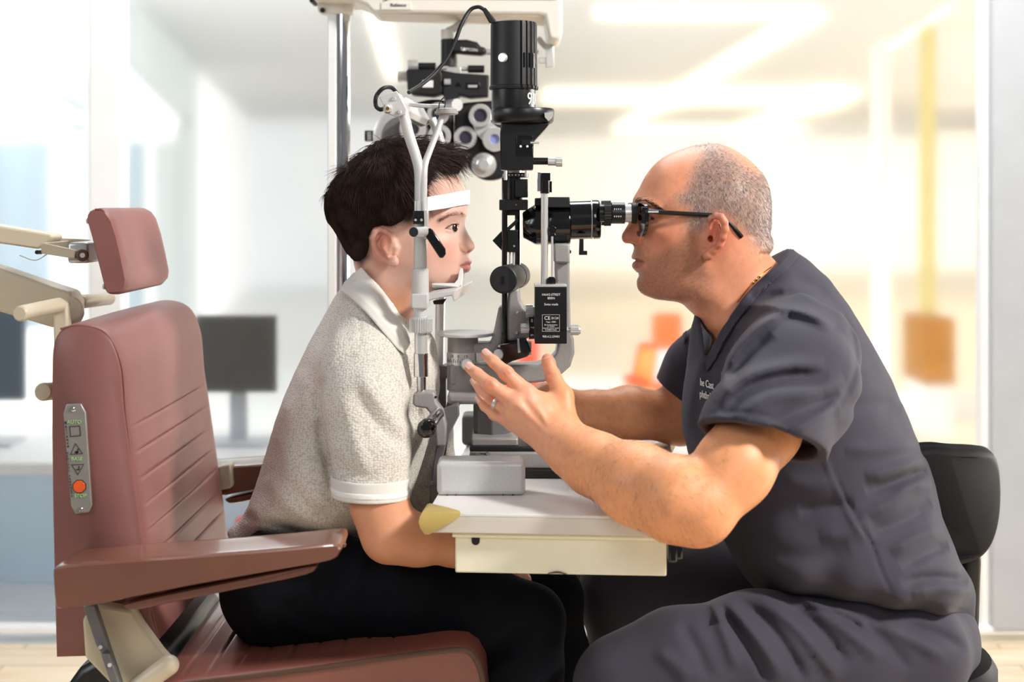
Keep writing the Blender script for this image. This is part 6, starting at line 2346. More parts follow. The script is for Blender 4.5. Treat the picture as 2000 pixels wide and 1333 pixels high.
hcyl(mb, 1070, 1087, 316, 8, 2.09)
hcyl(mb, 1086, 1098, 316, 9.8, 2.09, 36, .07)
mb.build('aperture_knob', M['silver'], pb)
mb = MB()
vcyl(mb, 1004, 332, 340, 15)
vcyl(mb, 987, 334, 352, 3.5, 2.085, 10)
vcyl(mb, 1028, 334, 345, 3, 2.085, 10)
mb.build('spacer', M['silver'], lampT)
mb = MB()
vcyl(mb, 1007, 338, 347, 25)
sr = mb.build('scale_ring', M['black'], lampT, .0006)
for k in range(-5, 6):
    t_ = math.radians(k * 15)
    ctr = Q(1007, 342.5)
    MB().ball(ctr + Vector((R(25, DLm) * math.sin(t_), -R(25, DLm) * math.cos(t_), 0)), .0011, seg=8).build('white_dot', M['paint'], sr)
mb = MB()
vcyl(mb, 1003, 346, 392, 17)
mb.pbox(1006, 1031, 350, 386, 2.09, .035)
mb.build('optics_tube', M['black'], lampT, .001)
mb = MB()
mb.pbox(975, 1031, 390, 411, 2.075, .065)
cb = mb.build('clamp_block', M['matteblack'], lampT, .0015)
screw(cb, 1008, 400, 2.075, 2.5, M['brass'])
mb = MB()
mb.pbox(990, 1013, 411, 421, 2.09, .03)
mb.build('tube_end', M['black'], cb, .001)
mb = MB()
vcyl(mb, 985.5, 347, 712, 5.6, 2.088, 16)
mb.build('guide_rod', M['gloss'], lampT)
mb = MB()
vcyl(mb, 1011, 408, 560, 5.6, 2.135, 16)
mb.build('guide_rod', M['gloss'], lampT)
mb = MB()
mb.prism([(962, 470), (980, 451), (992, 470), (980, 489)], DLm, 2.095, 2.125)
mb.prism([(1009, 428), (1014, 433), (990, 454), (985, 450)], DLm, 2.10, 2.12)
mir = mb.build('mirror_prism', M['black'], lampT, .0008)
mb = MB()
mb.pbox(991, 1012, 450, 493, 2.095, .03)
mh = mb.build('mirror_holder', M['black'], lampT, .001)
screw(mh, 1004, 481, 2.095, 2, M['silver'])
mb = MB()
vcyl(mb, 996, 492, 540, 2.4, 2.10, 10)
vcyl(mb, 1003, 492, 540, 2.4, 2.10, 10)
mb.build('thin_rods', M['silver'], mh)
a_, b_ = P(983, 547, 2.040), P(1011, 538, 2.165)
mb = MB()
mb.lathe(a_, b_, [(0, .0185), (.01, .0200), (.45, .0200), (.45, .0192), (.72, .0192), (.72, .0198), (.98, .0198), (1, .018)], 40)
drum = mb.build('tilt_drum', M['matteblack'], lampT)
MB().lathe(a_ + Vector((0, -.0012, 0)), a_ + Vector((0, .001, 0)), [(0, .017), (1, .0175)], 36).build('drum_face', M['matteblack'], drum)
MB().box(a_ + Vector((0, -.002, 0)), (.0032, .002, .012)).build('face_slot', M['gloss'], drum, .0004)
screw(drum, 1016, 552, 2.092, 3, M['brass'])
# casting that carries the tower
mb = MB()
mb.prism([(993, 562), (1015, 560), (1017, 585), (1024, 599), (1036, 608), (1044, 640), (1040, 655), (1022, 663), (990, 665), (988, 620)], DLm, 2.088, 2.14)
cast = mb.build('tower_casting', M['hammer'], lampT, .005, 3)
for x, y in ((1010, 611), (1009, 651)): screw(cast, x, y, 2.088, 3.6)
mb = MB()
hcyl(mb, 1027, 1041, 610, 14.5, 2.075, 48, .06)
hcyl(mb, 1041, 1047, 610, 13, 2.075)
mb.build('width_knob', M['silver'], cast)
mb = MB()
hcyl(mb, 1017, 1034, 642, 9.2, 2.06, 40, .07)
mb.build('small_knob', M['silver'], cast)
mb = MB()
hcyl(mb, 1033, 1048, 641, 22, 2.07, 40)
sd_ = mb.build('slit_scale', M['black'], cast)
for t_, y in (('0', 627), ('7', 640), ('6', 655)):
    text_obj('lettering', t_, P(1039, y, 2.0525), R(9, 2.06), M['paint'], sd_, rot=(math.pi / 2, math.pi / 2 if t_ != '0' else 0, 0))
mb = MB()
for k in range(9): mb.pbox(1043.5, 1047, 624 + k * 4, 624.8 + k * 4, 2.0522, .0008)
mb.build('marking', M['paint'], sd_)
# the black box with the maker's plate
BD = 2.015
mb = MB()
mb.pbox(1044.5, 1107, 561, 672, BD, .045)
box_ = mb.build('control_box', M['black'], lampT, .0008)
MB().pbox(1044, 1107.5, 556.5, 561, BD, .045).build('box_lid', M['silver'], box_, .0006)
for s_, y, sz in (('HAAG-STREIT', 576, 6.4), ('BERN', 583, 6.4), ('Swiss made', 595, 6.4), ('900.4.2.129401', 658, 6.0)):
    text_obj('lettering', s_, P(1076.5, y, BD - .0006), R(sz, BD), M['paint'], box_, depth=.0002, squash=.92)
ring_poly('label_frame', [(1059, 615), (1093, 615), (1093, 648), (1059, 648)], .6, M['paint'], box_, BD - .0006)
for s_, x, y, sz in (('CE', 1069, 622, 10), ('0124', 1084, 622, 7.0), ('Year 1999', 1076, 629.5, 4.6), ('EU-Authorization', 1076, 635, 3.6), ('J.T. Müller', 1076, 638.2, 3.4), ('Optische Werke GmbH', 1076, 641.4, 3.2), ('D-22880 Wedel', 1076, 644.8, 3.4)):
    text_obj('lettering', s_, P(x, y, BD - .0006), R(sz, BD), M['paint'], box_, depth=.0002)
for x in (1051, 1099): screw(box_, x, 643, BD, 3, M['black'])
mb = MB()
hcyl(mb, 1107, 1114, 645, 6, BD + .02)
hcyl(mb, 1114, 1130, 645, 10.2, BD + .02, 40, .07)
hcyl(mb, 1130, 1134, 645, 9.4, BD + .02, r1=7)
mb.build('side_knob', M['silver'], box_)
mb = MB()
vcyl(mb, 1063.5, 374, 558, 7, 2.035, 24)
rod = mb.build('pivot_rod', M['silver'], lampT)
mb = MB()
vcyl(mb, 1064, 352, 378, 9, 2.035, 24)
mb.pbox(1056, 1075, 338, 353, 2.03, .03)
mb.pbox(1068, 1078, 354, 376, 2.045, .03)
mb.build('rod_cap', M['gloss'], rod, .0006)
MB().pbox(1049.5, 1056, 337, 374, 2.032, .03).build('cap_plate', M['chrome'], rod, .0005)
mb = MB()
vcyl(mb, 1078.5, 462, 546, 2.2, 2.03, 10)
mb.build('thin_rod', M['silver'], lampT)
mb = MB()
mb.lathe(P(1077, 558, 2.03), P(1077, 541, 2.03), [(0, R(9, 2.03)), (.75, R(9, 2.03)), (1, R(5, 2.03))], 6)
mb.build('hex_nut', M['gloss'], box_)
mb = MB()
mb.lathe(P(1079, 449, 2.03), P(1079, 449, 2.05), [(0, R(8, 2.03)), (1, R(8, 2.03))], 24)
mb.prism([(1074, 456), (1084, 456), (1088, 466), (1071, 466)], 2.03, 2.032, 2.05)
mb.build('eyelet', M['gloss'], lampT, .0006)
# microscope
mb = MB()
mb.lathe(Q(1021, 440), Q(1113, 438), [(0, R(24, DLm)), (.02, R(26, DLm)), (.26, R(39, DLm)), (.29, R(39.5, DLm)), (1, R(39.5, DLm))], 16)
mic = mb.build('microscope_body', M['gloss'], lampT, .0012)
mb = MB()
mb.pbox(1056, 1113, 385, 406, 2.085, .05)
mb.pbox(1045, 1058, 387, 402, 2.09, .04)
mb.build('body_block', M['matteblack'], mic, .0015)
mb = MB()
mb.lathe(Q(1112, 431), Q(1172, 429), [(0, R(36, DLm)), (.03, R(37.5, DLm)), (.73, R(37.5, DLm)), (.73, R(36.6, DLm)), (.76, R(36.6, DLm)), (.76, R(38.5, DLm)), (.94, R(38.5, DLm)), (.98, R(37, DLm)), (1, R(34, DLm))], 48)
dr_ = mb.build('magnification_drum', M['gloss'], mic)
mb = MB()
mb.lathe(Q(1153.6, 429.6), Q(1155.4, 429.6), [(0, R(38, DLm)), (.5, R(38.3, DLm)), (1, R(38, DLm))], 48)
mb.build('white_ring', M['silver'], dr_)
for sg in (-1, 1):
    dd_ = DLm + sg * .031
    k = 1.0
    ex = lambda x: (x - CX) * DLm / F
    zc_ = P(0, 416.5, DLm).z

    def ey(mb, x0, x1, r0, r1=None, seg=32, kn=0.0):
        return mb.cyl((ex(x0), dd_, zc_), (ex(x1), dd_, zc_), R(r0, DLm), R(r0 if r1 is None else r1, DLm), seg, kn)
    mb = MB()
    ey(mb, 1168, 1192, 17)
    ey(mb, 1191, 1217, 20.5)
    eyep = mb.build('eyepiece', M['black'], mic, .0006)
    mb = MB()
    ey(mb, 1177, 1190, 24.5, seg=56, kn=.05)
    mb.build('focus_ring', M['matteblack'], eyep)
    mb = MB()
    ey(mb, 1216, 1231, 17.5)
    mb.build('silver_sleeve', M['silver'], eyep)
    mb = MB()
    mb.lathe((ex(1229), dd_, zc_), (ex(1239.5), dd_, zc_), [(0, R(18, DLm)), (.2, R(20, DLm)), (.9, R(20.5, DLm)), (1, R(18.5, DLm)), (1, R(14, DLm)), (.6, R(13, DLm))], 32)
    mb.build('eyecup', M['rubber'], eyep)
    if sg < 0:
        mb = MB()
        for i_ in range(4):
            for yy in (-6, 8):
                mb.box((ex(1196 + 4 * i_), dd_ - R(20.6, DLm) * .96, zc_ + R(yy, DLm)), (.0010, .0006, .0022))
        mb.build('marking', M['paint'], eyep)
mb = MB()
mb.prism([(1130, 466), (1138, 466), (1138, 489), (1145, 489), (1145, 497), (1129, 497)], DLm, 2.08, 2.088)
mb.build('lever_hook', M['black'], mic, .0008)
# arms and pivot
mb = MB()
mb.prism([(1084, 476), (1111, 474), (1112, 514), (1113, 560), (1114, 640), (1120, 662), (1121, 688), (1113, 713), (1092, 732), (1062, 743), (1000, 749), (930, 751), (880, 749), (880, 709), (930, 709), (1000, 711), (1050, 709), (1074, 701), (1085, 688), (1088, 670), (1085, 600), (1083, 520)], DLm, 2.088, 2.14)
armC = mb.build('microscope_arm', M['hammer'], lampT, .004, 3)
MB().pbox(1082, 1113, 476, 514, 2.078, .07).build('arm_head', M['hammer'], armC, .003)
screw(armC, 1112, 492, 2.09, 4, M['black'])
mb = MB()
mb.prism([(905, 669), (958, 669), (966, 640), (974, 600), (990, 592), (994, 690), (905, 693)], DLm, 2.095, 2.135)
mb.build('lamp_arm', M['hammer'], lampT, .003)
mb = MB()
vcyl(mb, 904, 658, 690, 30, DLm, 44)
vcyl(mb, 904, 710, 762, 31, DLm, 44)
mb.build('pivot_drum', M['hammer'], lampT, .001)
mb = MB()
vcyl(mb, 904, 687, 712, 31.6, DLm, 44)
mb.pbox(930, 946, 690, 706, 2.09, .03)
vs = mb.build('angle_scale', M['silver'], lampT, .0006)
ctr = Q(904, 0)
for k in range(-8, 6):
    t_ = math.radians(k * 8)
    h_ = R(7 if k % 2 == 0 else 4, DLm)
    pz_ = Vector((ctr.x + R(31.8, DLm) * math.sin(t_), DLm - R(31.8, DLm) * math.cos(t_), Q(0, 703).z + h_ / 2 - R(3, DLm)))
    MB().box(pz_, (.0006, .0006, h_), Matrix.Rotation(t_, 3, 'Z')).build('marking', M['darkprint'], vs)
for s_, a0 in (('10', -40), ('0', -14), ('10', 12)):
    text_obj('lettering', s_, None, R(8, DLm), M['darkprint'], vs, depth=.0001, curve=(ctr.x, DLm, R(31.8, DLm), math.radians(a0), Q(0, 694).z))
mb = MB()
mb.lathe(P(912, 712, 2.062), P(912, 712, 2.085), [(0, R(10, 2.07)), (.2, R(12, 2.07)), (1, R(12, 2.07))], 28)
mb.build('scale_knob', M['silver'], vs)
mb = MB()
rr = []
for z_, k in ((655, .97), (653.5, 1.0), (649.5, 1.0), (648.5, .985)):
    rr.append([Vector((Q(910, 0).x + R(56, DLm) * k * math.cos(a), DLm + R(70, DLm) * k * math.sin(a) * (1 if math.sin(a) < 0 else .8), Q(0, z_).z)) for a in (2 * math.pi * i / 48 for i in range(48))])
mb.loft(rr)
mb.build('guide_plate', M['hammerlight'], lampT, label='pale grey rounded guide plate')
mb = MB()
mb.prism([(966, 704), (974, 668), (1000, 665), (1028, 659), (1037, 680), (1030, 691), (1000, 700), (984, 708)], DLm, 2.065, 2.125)
blk = mb.build('tilt_block', M['gloss'], lampT, .002)
MB().prism([(1010, 662), (1014, 661), (1017, 688), (1012, 690)], 2.064, 2.062, 2.068).build('chrome_strip', M['chrome'], blk, .0004)
mb = MB()
hcyl(mb, 1029, 1038, 680, 14, 2.09, 44, .07)
mb.build('tilt_knob', M['silver'], blk)
mb = MB()
mb.lathe(P(973, 693, 2.045), P(973, 693, 2.066), [(0, R(9, 2.05)), (.15, R(11, 2.05)), (1, R(11, 2.05))], 40, .06)
mb.build('lock_knob', M['silver'], blk)
screw(blk, 975, 677, 2.065, 2.6)
mb = MB()
c0, c1 = Q(876, 0).x, Q(990, 0).x
mb.box(((c0 + c1) / 2, DLm, (Q(0, 760).z + Q(0, 782).z) / 2), (c1 - c0, .10, Q(0, 760).z - Q(0, 782).z))
mb.build('arm_plate', M['hammer'], lampT, .006, 3)
mb = MB()
mb.lathe(Q(962, 884), Q(962, 780), [(0, R(41, DLm)), (.1, R(41, DLm)), (.12, R(37, DLm)), (.32, R(36, DLm)), (.36, R(38, DLm)), (1, R(38, DLm))], 8)
mb.build('base_column', M['hammerdark'], lampT, .003)
mb = MB()
mb.pbox(920, 1012, 856, 876, 2.055, .11)
mb.build('column_foot', M['hammer'], lampT, .003)
ZB0 = TABZ + .012
xa, xb = P(917, 0, 2.035).x, P(1098, 0, 2.035).x
zt_ = P(0, 884, 2.035).z
mb = MB()
mb.box(((xa + xb) / 2, 2.035 + .08, (ZB0 + zt_) / 2), (xb - xa, .16, zt_ - ZB0))
base = mb.build('sliding_base', M['hammer'], lampT, .003)
mb = MB()
zt2 = P(0, 873, 2.04).z
mb.box(((xa + xb) / 2 - .01, 2.04 + .075, (zt_ + zt2) / 2), (xb - xa - .02, .15, zt2 - zt_))
mb.build('base_top', M['matteblack'], base, .002)
lp = MB().pbox(920, 958, 884, 904, 2.0335, .002).build('serial_plate', M['panel'], base, .0003)
text_obj('lettering', '900.1.1.78658', P(936, 887.5, 2.033), R(5.5, 2.033), M['darkprint'], lp, depth=.0002)
screw(lp, 952, 887, 2.0335, 4, M['chrome'])
MB().lathe(P(941, 897, 2.0315), P(941, 897, 2.034), [(0, R(9, 2.03)), (1, R(10, 2.03))], 24).build('lock_cap', M['hammerdark'], lp)
mb = MB()
xc, xd = P(940, 0, 2.03).x, P(1112, 0, 2.03).x
mb.box(((xc + xd) / 2, 2.11, TABZ + .0065), (xd - xc, .17, .012))
mb.build('slide_plate', M['rubber'], base, .001)
mb = MB()
js = P(1046, 862, 2.20)
mb.lathe(Vector((js.x, 2.20, ZB0 + .02)), Vector((js.x, 2.215, P(0, 786, 2.21).z)), [(0, .010), (.4, .006), (.6, .006), (.65, .011), (.95, .011), (1, .008)], 24)
mb.build('joystick', M['black'], lampT)


# rail covers: one on the near side, one on the far side
def cover(d0, x0, x1, ytop, m, label, depth=.055):
    a, b = P(x0, 0, d0), P(x1, 0, d0)
    z1 = P(0, ytop, d0).z
    t = thing('rail_cover', ((a.x + b.x) / 2, d0 + depth / 2, TABZ), label, 'cover', 'metal rail covers on the instrument table')
    mb = MB()
    mb.box(((a.x + b.x) / 2, d0 + depth / 2, (TABZ + .0005 + z1) / 2), (b.x - a.x, depth, z1 - TABZ - .0005))
    s = mb.build('shell', m, t, .007, 4)
    for x in (.12, .22, .75, .86):
        mb = MB()
        mb.ball((a.x + (b.x - a.x) * x, d0, TABZ + .0018), .0011, seg=8)
        mb.build('foot_hole', M['rubber'], t)


cover(1.905, 853, 1026, 903, M['hammerlight'], 'light grey metal rail cover at the front of the tabletop')
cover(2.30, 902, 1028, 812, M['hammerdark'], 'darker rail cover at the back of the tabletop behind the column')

# ================================================================== chin rest frame
ND, FD = 2.0, 2.235
chin = thing('chin_rest', (P(840, 0, DLm).x, 2.11, TABZ), 'silver chin and forehead rest frame holding the boy\'s head', 'chin rest')
prof = [(763, 9, 'chrome'), (737, 9, 'chrome')]
mb = MB()
vcyl(mb, 823, 733, 770, 9, ND)
vcyl(mb, 822, 690, 736, 14, ND)
mb.build('chrome_leg', M['chrome'], chin, .0006)
mb = MB()
vcyl(mb, 822, 646, 692, 12.5, ND)
lower = mb.build('satin_post', M['silver'], chin)
mb = MB()
mb.lathe(P(822, 650, ND), P(822, 620, ND), [(0, R(20, ND)), (.1, R(22.5, ND)), (.9, R(22.5, ND)), (1, R(20, ND))], 64, .05)
mb.build('height_ring', M['silver'], chin)
mb = MB()
vcyl(mb, 821, 596, 624, 13, ND)
vcyl(mb, 821, 525, 575, 16.5, ND)
vcyl(mb, 821, 452, 528, 13.3, ND)
mb.build('near_post', M['hammerlight'], chin, .0012)
mb = MB()
mb.prism([(804, 573), (838, 572), (838, 600), (834, 603), (808, 603), (803, 598)], ND, ND - R(18, ND), ND + R(18, ND))
mb.build('post_block', M['hammerlight'], chin, .004, 3)
mb = MB()
mb.prism([(832, 574), (882, 567), (892, 566), (886, 591), (882, 578), (850, 585), (834, 589)], ND, ND + .0, FD, skew=.0695)
mb.build('chin_bar', M['hammerlight'], chin, .002)
mb = MB()
rr = []
for t_ in np.linspace(-1, 1, 9):
    y_ = DLm + .042 * t_
    up = .010 * t_ * t_
    pts_ = [(846, 566.5), (846, 563.5), (890, 563.0), (896, 556), (899, 540), (901, 535), (906, 535), (906, 548), (903, 566), (896, 571), (880, 569)]
    rr.append([Vector((P(x, y, DLm).x, y_, P(x, y, DLm).z + up * (1 if y < 566 else 1))) for x, y in pts_])
mb.loft(rr)
mb.build('chin_cup', M['white'], chin, .0006)
mb = MB()
mb.prism([(846, 588), (872, 584), (866, 594), (848, 594)], 2.05, 2.04, 2.06)
mb.build('cup_clip', M['rubber'], chin, .0008)
mb = MB()
mb.prism([(808, 768), (836, 763), (850, 764), (853, 784), (866, 800), (873, 830), (871, 868), (853, 870), (850, 836), (845, 812), (834, 796), (813, 793), (807, 788)], ND, ND - .014, ND + .014)
brk = mb.build('handle_bracket', M['hammer'], chin, .003, 3)
screw(brk, 851, 776, ND - .013, 2.6, M['black'])
hA, hB = P(858, 806, ND - .012), P(836, 834, ND - .055)
mb = MB()
mb.lathe(hA, hB, [(0, R(9, ND)), (.1, R(12, ND)), (1, R(13, ND))], 30)
hh = mb.build('grip_handle', M['chrome'], brk)
mb = MB()
dv = (hB - hA).normalized()
mb.lathe(hB - dv * .006, hB + dv * .018, [(0, R(14, ND)), (.2, R(17, ND)), (.55, R(18, ND)), (.85, R(14.5, ND)), (.97, R(8, ND)), (1, R(1.5, ND))], 32)
mb.build('grip_knob', M['gloss'], hh)
mb = MB()
mb.prism([(866, 800), (896, 788), (897, 812), (876, 852), (864, 900), (858, 940), (842, 946), (846, 905), (856, 850)], 2.02, 2.015, 2.035)
mb.build('frame_strut', M['hammerdark'], chin, .002)
mb = MB()
mb.prism([(866, 800), (896, 788), (897, 812), (876, 852), (864, 900), (858, 940), (842, 946), (846, 905), (856, 850)], 2.02, 2.20, 2.22)
mb.build('frame_strut', M['hammerdark'], chin, .002)
cx_ = P(853, 0, 2.02).x
mb = MB()
mb.box((cx_, 2.115, TABZ - .02), (.016, .26, .038))
mb.build('cross_foot', M['hammerdark'], chin, .002)
# stem, fork and cross bar
mb = MB()
mb.tube([P(786, 215, ND), P(799, 265, ND), P(812, 305, ND), P(819, 335, ND), P(820, 375, ND), P(820, 456, ND)], [.0078, .0076, .0074, .0076, .0076, .0078], seg=20)
fk = mb.build('fork_stem', M['hammerlight'], chin)
mb = MB()
mb.tube([P(866, 220, 2.03), P(852, 262, 2.02), P(838, 298, 2.01), P(830, 322, ND), P(828, 352, ND - .004), P(827, 415, ND - .004)], [.0042, .0044, .0046, .0048, .0048, .0048], seg=16)
mb.build('lamp_branch', M['hammerlight'], fk)
mb = MB()
mb.prism([(741, 190), (776, 178), (795, 213), (792, 224), (774, 229), (757, 222)], 1.985, 1.978, 1.990)
plate = mb.build('end_plate', M['hammerlight'], chin, .0012)
mb = MB()
mb.prism([(744, 191), (776, 180), (794, 214), (788, 226), (776, 222), (786, 214), (772, 188), (747, 197)], 1.99, 1.990, 2.235, skew=.0695)
mb.build('cross_bar', M['hammerlight'], chin, .0012)
mb = MB()
mb.prism([(744, 190), (776, 178), (795, 213), (792, 224), (776, 229), (758, 222)], 1.99, 2.235, 2.246, skew=.0695)
mb.build('end_plate', M['hammer'], chin, .0012)
for x, y in ((769, 193), (780, 219)): screw(plate, x, y, 1.977, 4.4)
mb = MB()
mb.lathe(P(757, 212, 1.966), P(757, 212, 1.980), [(0, R(4, 1.97)), (.05, R(7, 1.97)), (.5, R(10, 1.97)), (1, R(10.5, 1.97))], 28)
jk = mb.build('jack_socket', M['silver'], plate)
MB().lathe(P(757, 212, 1.965), P(757, 212, 1.967), [(0, R(3.4, 1.97)), (1, R(4.2, 1.97))], 20).build('brass_ring', M['brass'], jk)
mb = MB()
mb.tube([P(843, 232, FD), P(856, 262, FD), P(864, 300, FD), P(866, 350, FD), P(864, 430, FD), P(860, 600, FD), P(858, 745, FD)], [.0072, .0072, .0074, .0076, .0078, .0078, .0078], seg=18)
mb.build('far_post', M['silver'], chin)
mb = MB()
mb.prism([(846, 712), (878, 712), (878, 737), (846, 737)], FD, FD - .02, FD + .015)
mb.prism([(852, 736), (872, 736), (872, 830), (852, 830)], FD, FD - .008, FD + .010)
mb.build('far_block', M['hammerdark'], chin, .002)
# fixation lamp
mb = MB()
mb.lathe(P(872, 224, 2.03), P(872, 211, 2.03), [(0, R(20, 2.03)), (.1, R(23, 2.03)), (.45, R(23, 2.03)), (.5, R(20, 2.03)), (.8, R(20, 2.03)), (1, R(13, 2.03))], 36)
fx = mb.build('fixation_disc', M['hammer'], chin)
mb = MB()
mb.tube([P(798, 204, 2.03), P(830, 207, 2.03), P(868, 208, 2.03)], .0030, seg=12)
mb.build('fixation_rod', M['silver'], fx)
mb = MB()
mb.tube([P(857, 212, 2.02), P(859, 200, 2.02), P(867, 191, 2.02), P(870, 198, 2.02), P(868, 210, 2.02)], .0009, seg=6)
mb.build('fixation_wire', M['rubber'], fx)
# small fittings on the post
mb = MB()
mb.pbox(807, 828, 412, 438, ND - .022, .016)
fb = mb.build('clamp_block', M['black'], chin, .0008)
for x in (811.5, 823): screw(fb, x, 430, ND - .022, 2.8)
screw(fb, 817, 423, ND - .022, 3.2, M['black'])
MB().pbox(828.5, 835.5, 411, 467, ND - .022, .03).build('clamp_plate', M['silver'], chin, .0006)
mb = MB()
for x in (811, 815.5): vcyl(mb, x, 393, 413, 1.9, ND - .014, 10)
mb.build('guide_pins', M['silver'], fb)
kA, kB = P(808, 453.5, ND - .055), P(831, 452.5, ND - .018)
mb = MB()
mb.lathe(kA, kB, [(0, R(10, 1.95)), (1, R(10.5, 1.95))], 30)
kn = mb.build('clamp_knob', M['silver'], chin)
dk = (kB - kA).normalized()
MB().lathe(kA - dk * .0012, kA + dk * .001, [(0, R(9.2, 1.95)), (1, R(9.8, 1.95))], 30).build('knob_cap', M['matteblack'], kn)
mb = MB()
mb.prism([(832, 453), (839, 445), (845, 449), (870, 486), (871, 496), (866, 504), (859, 504), (833, 464)], ND - .02, ND - .026, ND - .012)
mb.build('black_lever', M['gloss'], chin, .0015)
# forehead band
pl = [(P(833, 385.5, ND), P(833, 412.5, ND)), (P(852, 382, 2.018), P(852, 409.5, 2.018)), (P(868, 379.5, 2.034), P(868, 407, 2.034))]
for x, a, b in ((884, 376.5, 404), (895, 374.5, 402), (905, 373, 400.5)):
    h_ = max(b_head.half(x, a), b_head.half(x, (a + b) / 2), b_head.half(x, b)) + .0016
    pl.append((P(x, a, DLm - h_), P(x, b, DLm - h_)))
pl += [(P(913.5, 372, DLm - .012), P(913.5, 399, DLm - .012)), (P(915, 371.5, DLm), P(915, 398.5, DLm))]
pl += [(Vector((a.x, 2 * DLm - a.y, a.z)), Vector((b.x, 2 * DLm - b.y, b.z))) for a, b in reversed(pl[:-1])]
pa = crom([tuple(a) + tuple(b) for a, b in pl], 5)
mb = MB()
rr = []
for i, q_ in enumerate(pa):
    a, b = Vector(q_[:3]), Vector(q_[3:])
    nx = Vector(pa[min(i + 1, len(pa) - 1)][:3]) - Vector(pa[max(i - 1, 0)][:3])
    nn = Vector((nx.y, -nx.x, 0)).normalized() * .0014
    rr.append([a + nn * .2, a + nn * 1.6, b + nn * 1.6, b + nn * .2])
mb.loft(rr)
mb.build('forehead_band', M['strap'], chin, label='white forehead band')

# ================================================================== lamp cord
cord = thing('lamp_cord', P(900, 60, 2.09), 'black cord arching from the lamp top to the chin rest bar', 'cord')
mb = MB()
mb.tube([P(946, 19, 2.10), P(934, 13.5, 2.10), P(918, 20, 2.10), P(902, 46, 2.09), P(890, 78, 2.085), P(874, 112, 2.08), P(850, 142, 2.07), P(822, 166, 2.05), P(798, 181, 2.03)], .0030, seg=10)
mb.build('cable', M['rubber'], cord)
mb = MB()
mb.tube([P(776, 183, 2.02), P(764, 171, 2.01), P(748, 173, 2.0), P(735, 188, 2.0), P(734, 206, 1.99), P(742, 214, 1.98), P(752, 212, 1.972)], .0030, seg=10)
mb.build('cable_loop', M['rubber'], cord)
mb = MB()
mb.loft([[P(941, 18, 2.095), P(948, 14, 2.095), P(948, 14, 2.11), P(941, 18, 2.11)], [P(956, 46, 2.092), P(972, 44, 2.092), P(972, 44, 2.118), P(956, 46, 2.118)]])
mb.build('plug', M['rubber'], cord, .002)

# ================================================================== phoropter hanging from the overhead arm
PH = 2.74
ph = thing('phoropter', P(880, 150, PH), 'black and silver phoropter hanging behind the slit lamp', 'phoropter')
mb = MB()
vcyl(mb, 874, 58, 80, 13, PH)
mb.tube([P(874, 62, PH), P(890, 54, PH), P(912, 36, PH)], R(8, PH), seg=12)
mb.build('white_joint', M['white'], ph, .001)
mb = MB()
vcyl(mb, 877, 77, 132, 16, PH)
hang = mb.build('hanger', M['matteblack'], ph, .0015)
mb = MB()
mb.prism([(884, 81), (912, 80), (932, 85), (940, 94), (950, 96), (951, 108), (940, 111), (912, 109), (886, 106)], PH, PH - .03, PH + .0)
ta = mb.build('tilt_arm', M['matteblack'], hang, .006, 3)
text_obj('lettering', 'TOPCON', P(916, 97, PH - .0315), R(8, PH), M['paint'], ta, rot=(math.pi / 2, math.radians(5), 0))
mb = MB()
mb.prism([(902, 99), (908, 93), (909, 99)], PH - .031, PH - .0316, PH - .030)
mb.build('logo_mark', M['paint'], ta)
mb = MB()
hcyl(mb, 949, 968, 102, 6, PH - .01)
hcyl(mb, 968, 1052, 102, 4, PH)
mb.build('tilt_rod', M['silver'], ta)
mb = MB()
mb.tube([P(1050, 74, PH), P(1062, 88, PH), P(1070, 95, PH)], R(6, PH), seg=10)
mb.pbox(1066, 1082, 88, 132, PH - .01, .03)
mb.pbox(1052, 1078, 112, 124, PH - .008, .02)
mb.build('hook_bracket', M['silver'], ph, .002)
for x0, x1, y in ((816, 851, 130), (914, 946, 135)):
    mb = MB()
    hcyl(mb, x0, x1, y, 7.5, PH - .02, 32, .05)
    mb.build('level_roller', M['matteblack'], ph)
mb = MB()
hcyl(mb, 850, 876, 133, 4, PH - .02)
hcyl(mb, 898, 916, 135, 4, PH - .02)
mb.pbox(872, 900, 131, 147, PH - .03, .03)
mb.build('center_bracket', M['silver'], ph, .001)
for x0, x1, y, r_ in ((797, 817, 128, 11), (777, 799, 150, 11)):
    mb = MB()
    hcyl(mb, x0, x1, y, r_, PH - .02, 40, .04)
    mb.build('side_knob', M['silver'], ph, .0006)
mb = MB()
mb.prism([(797, 140), (862, 139), (866, 150), (866, 185), (848, 190), (806, 187), (799, 178)], PH, PH - .045, PH + .02)
lh = mb.build('left_housing', M['matteblack'], ph, .003)
MB().pbox(825, 846, 157, 171, PH - .0462, .002).build('scale_window', M['white'], lh, .0006)
mb = MB()
mb.prism([(862, 140), (892, 146), (956, 150), (954, 190), (918, 193), (898, 188), (892, 205), (874, 205), (866, 188)], PH, PH - .04, PH + .02)
rh = mb.build('right_housing', M['matteblack'], ph, .003)
MB().pbox(909, 937, 162, 174, PH - .0412, .002).build('scale_window', M['gloss'], rh, .0006)
MB().pbox(914, 932, 166, 171, PH - .0420, .002).build('window_slide', M['silver'], rh, .0004)
mb = MB()
mb.prism([(889, 168), (895, 160), (901, 168)], PH - .041, PH - .0425, PH - .04)
mb.build('arrow_mark', M['gloss'], rh)
mb = MB()
hcyl(mb, 868, 880, 160, 6, PH - .045)
mb.build('small_knob', M['silver'], rh)
a_, b_ = P(872, 208, PH - .04), P(893, 205, PH - .075)
MB().lathe(a_, b_, [(0, R(9, PH)), (.3, R(9, PH)), (.3, R(12, PH)), (1, R(12, PH))], 32).build('vertex_knob', M['silver'], ph)


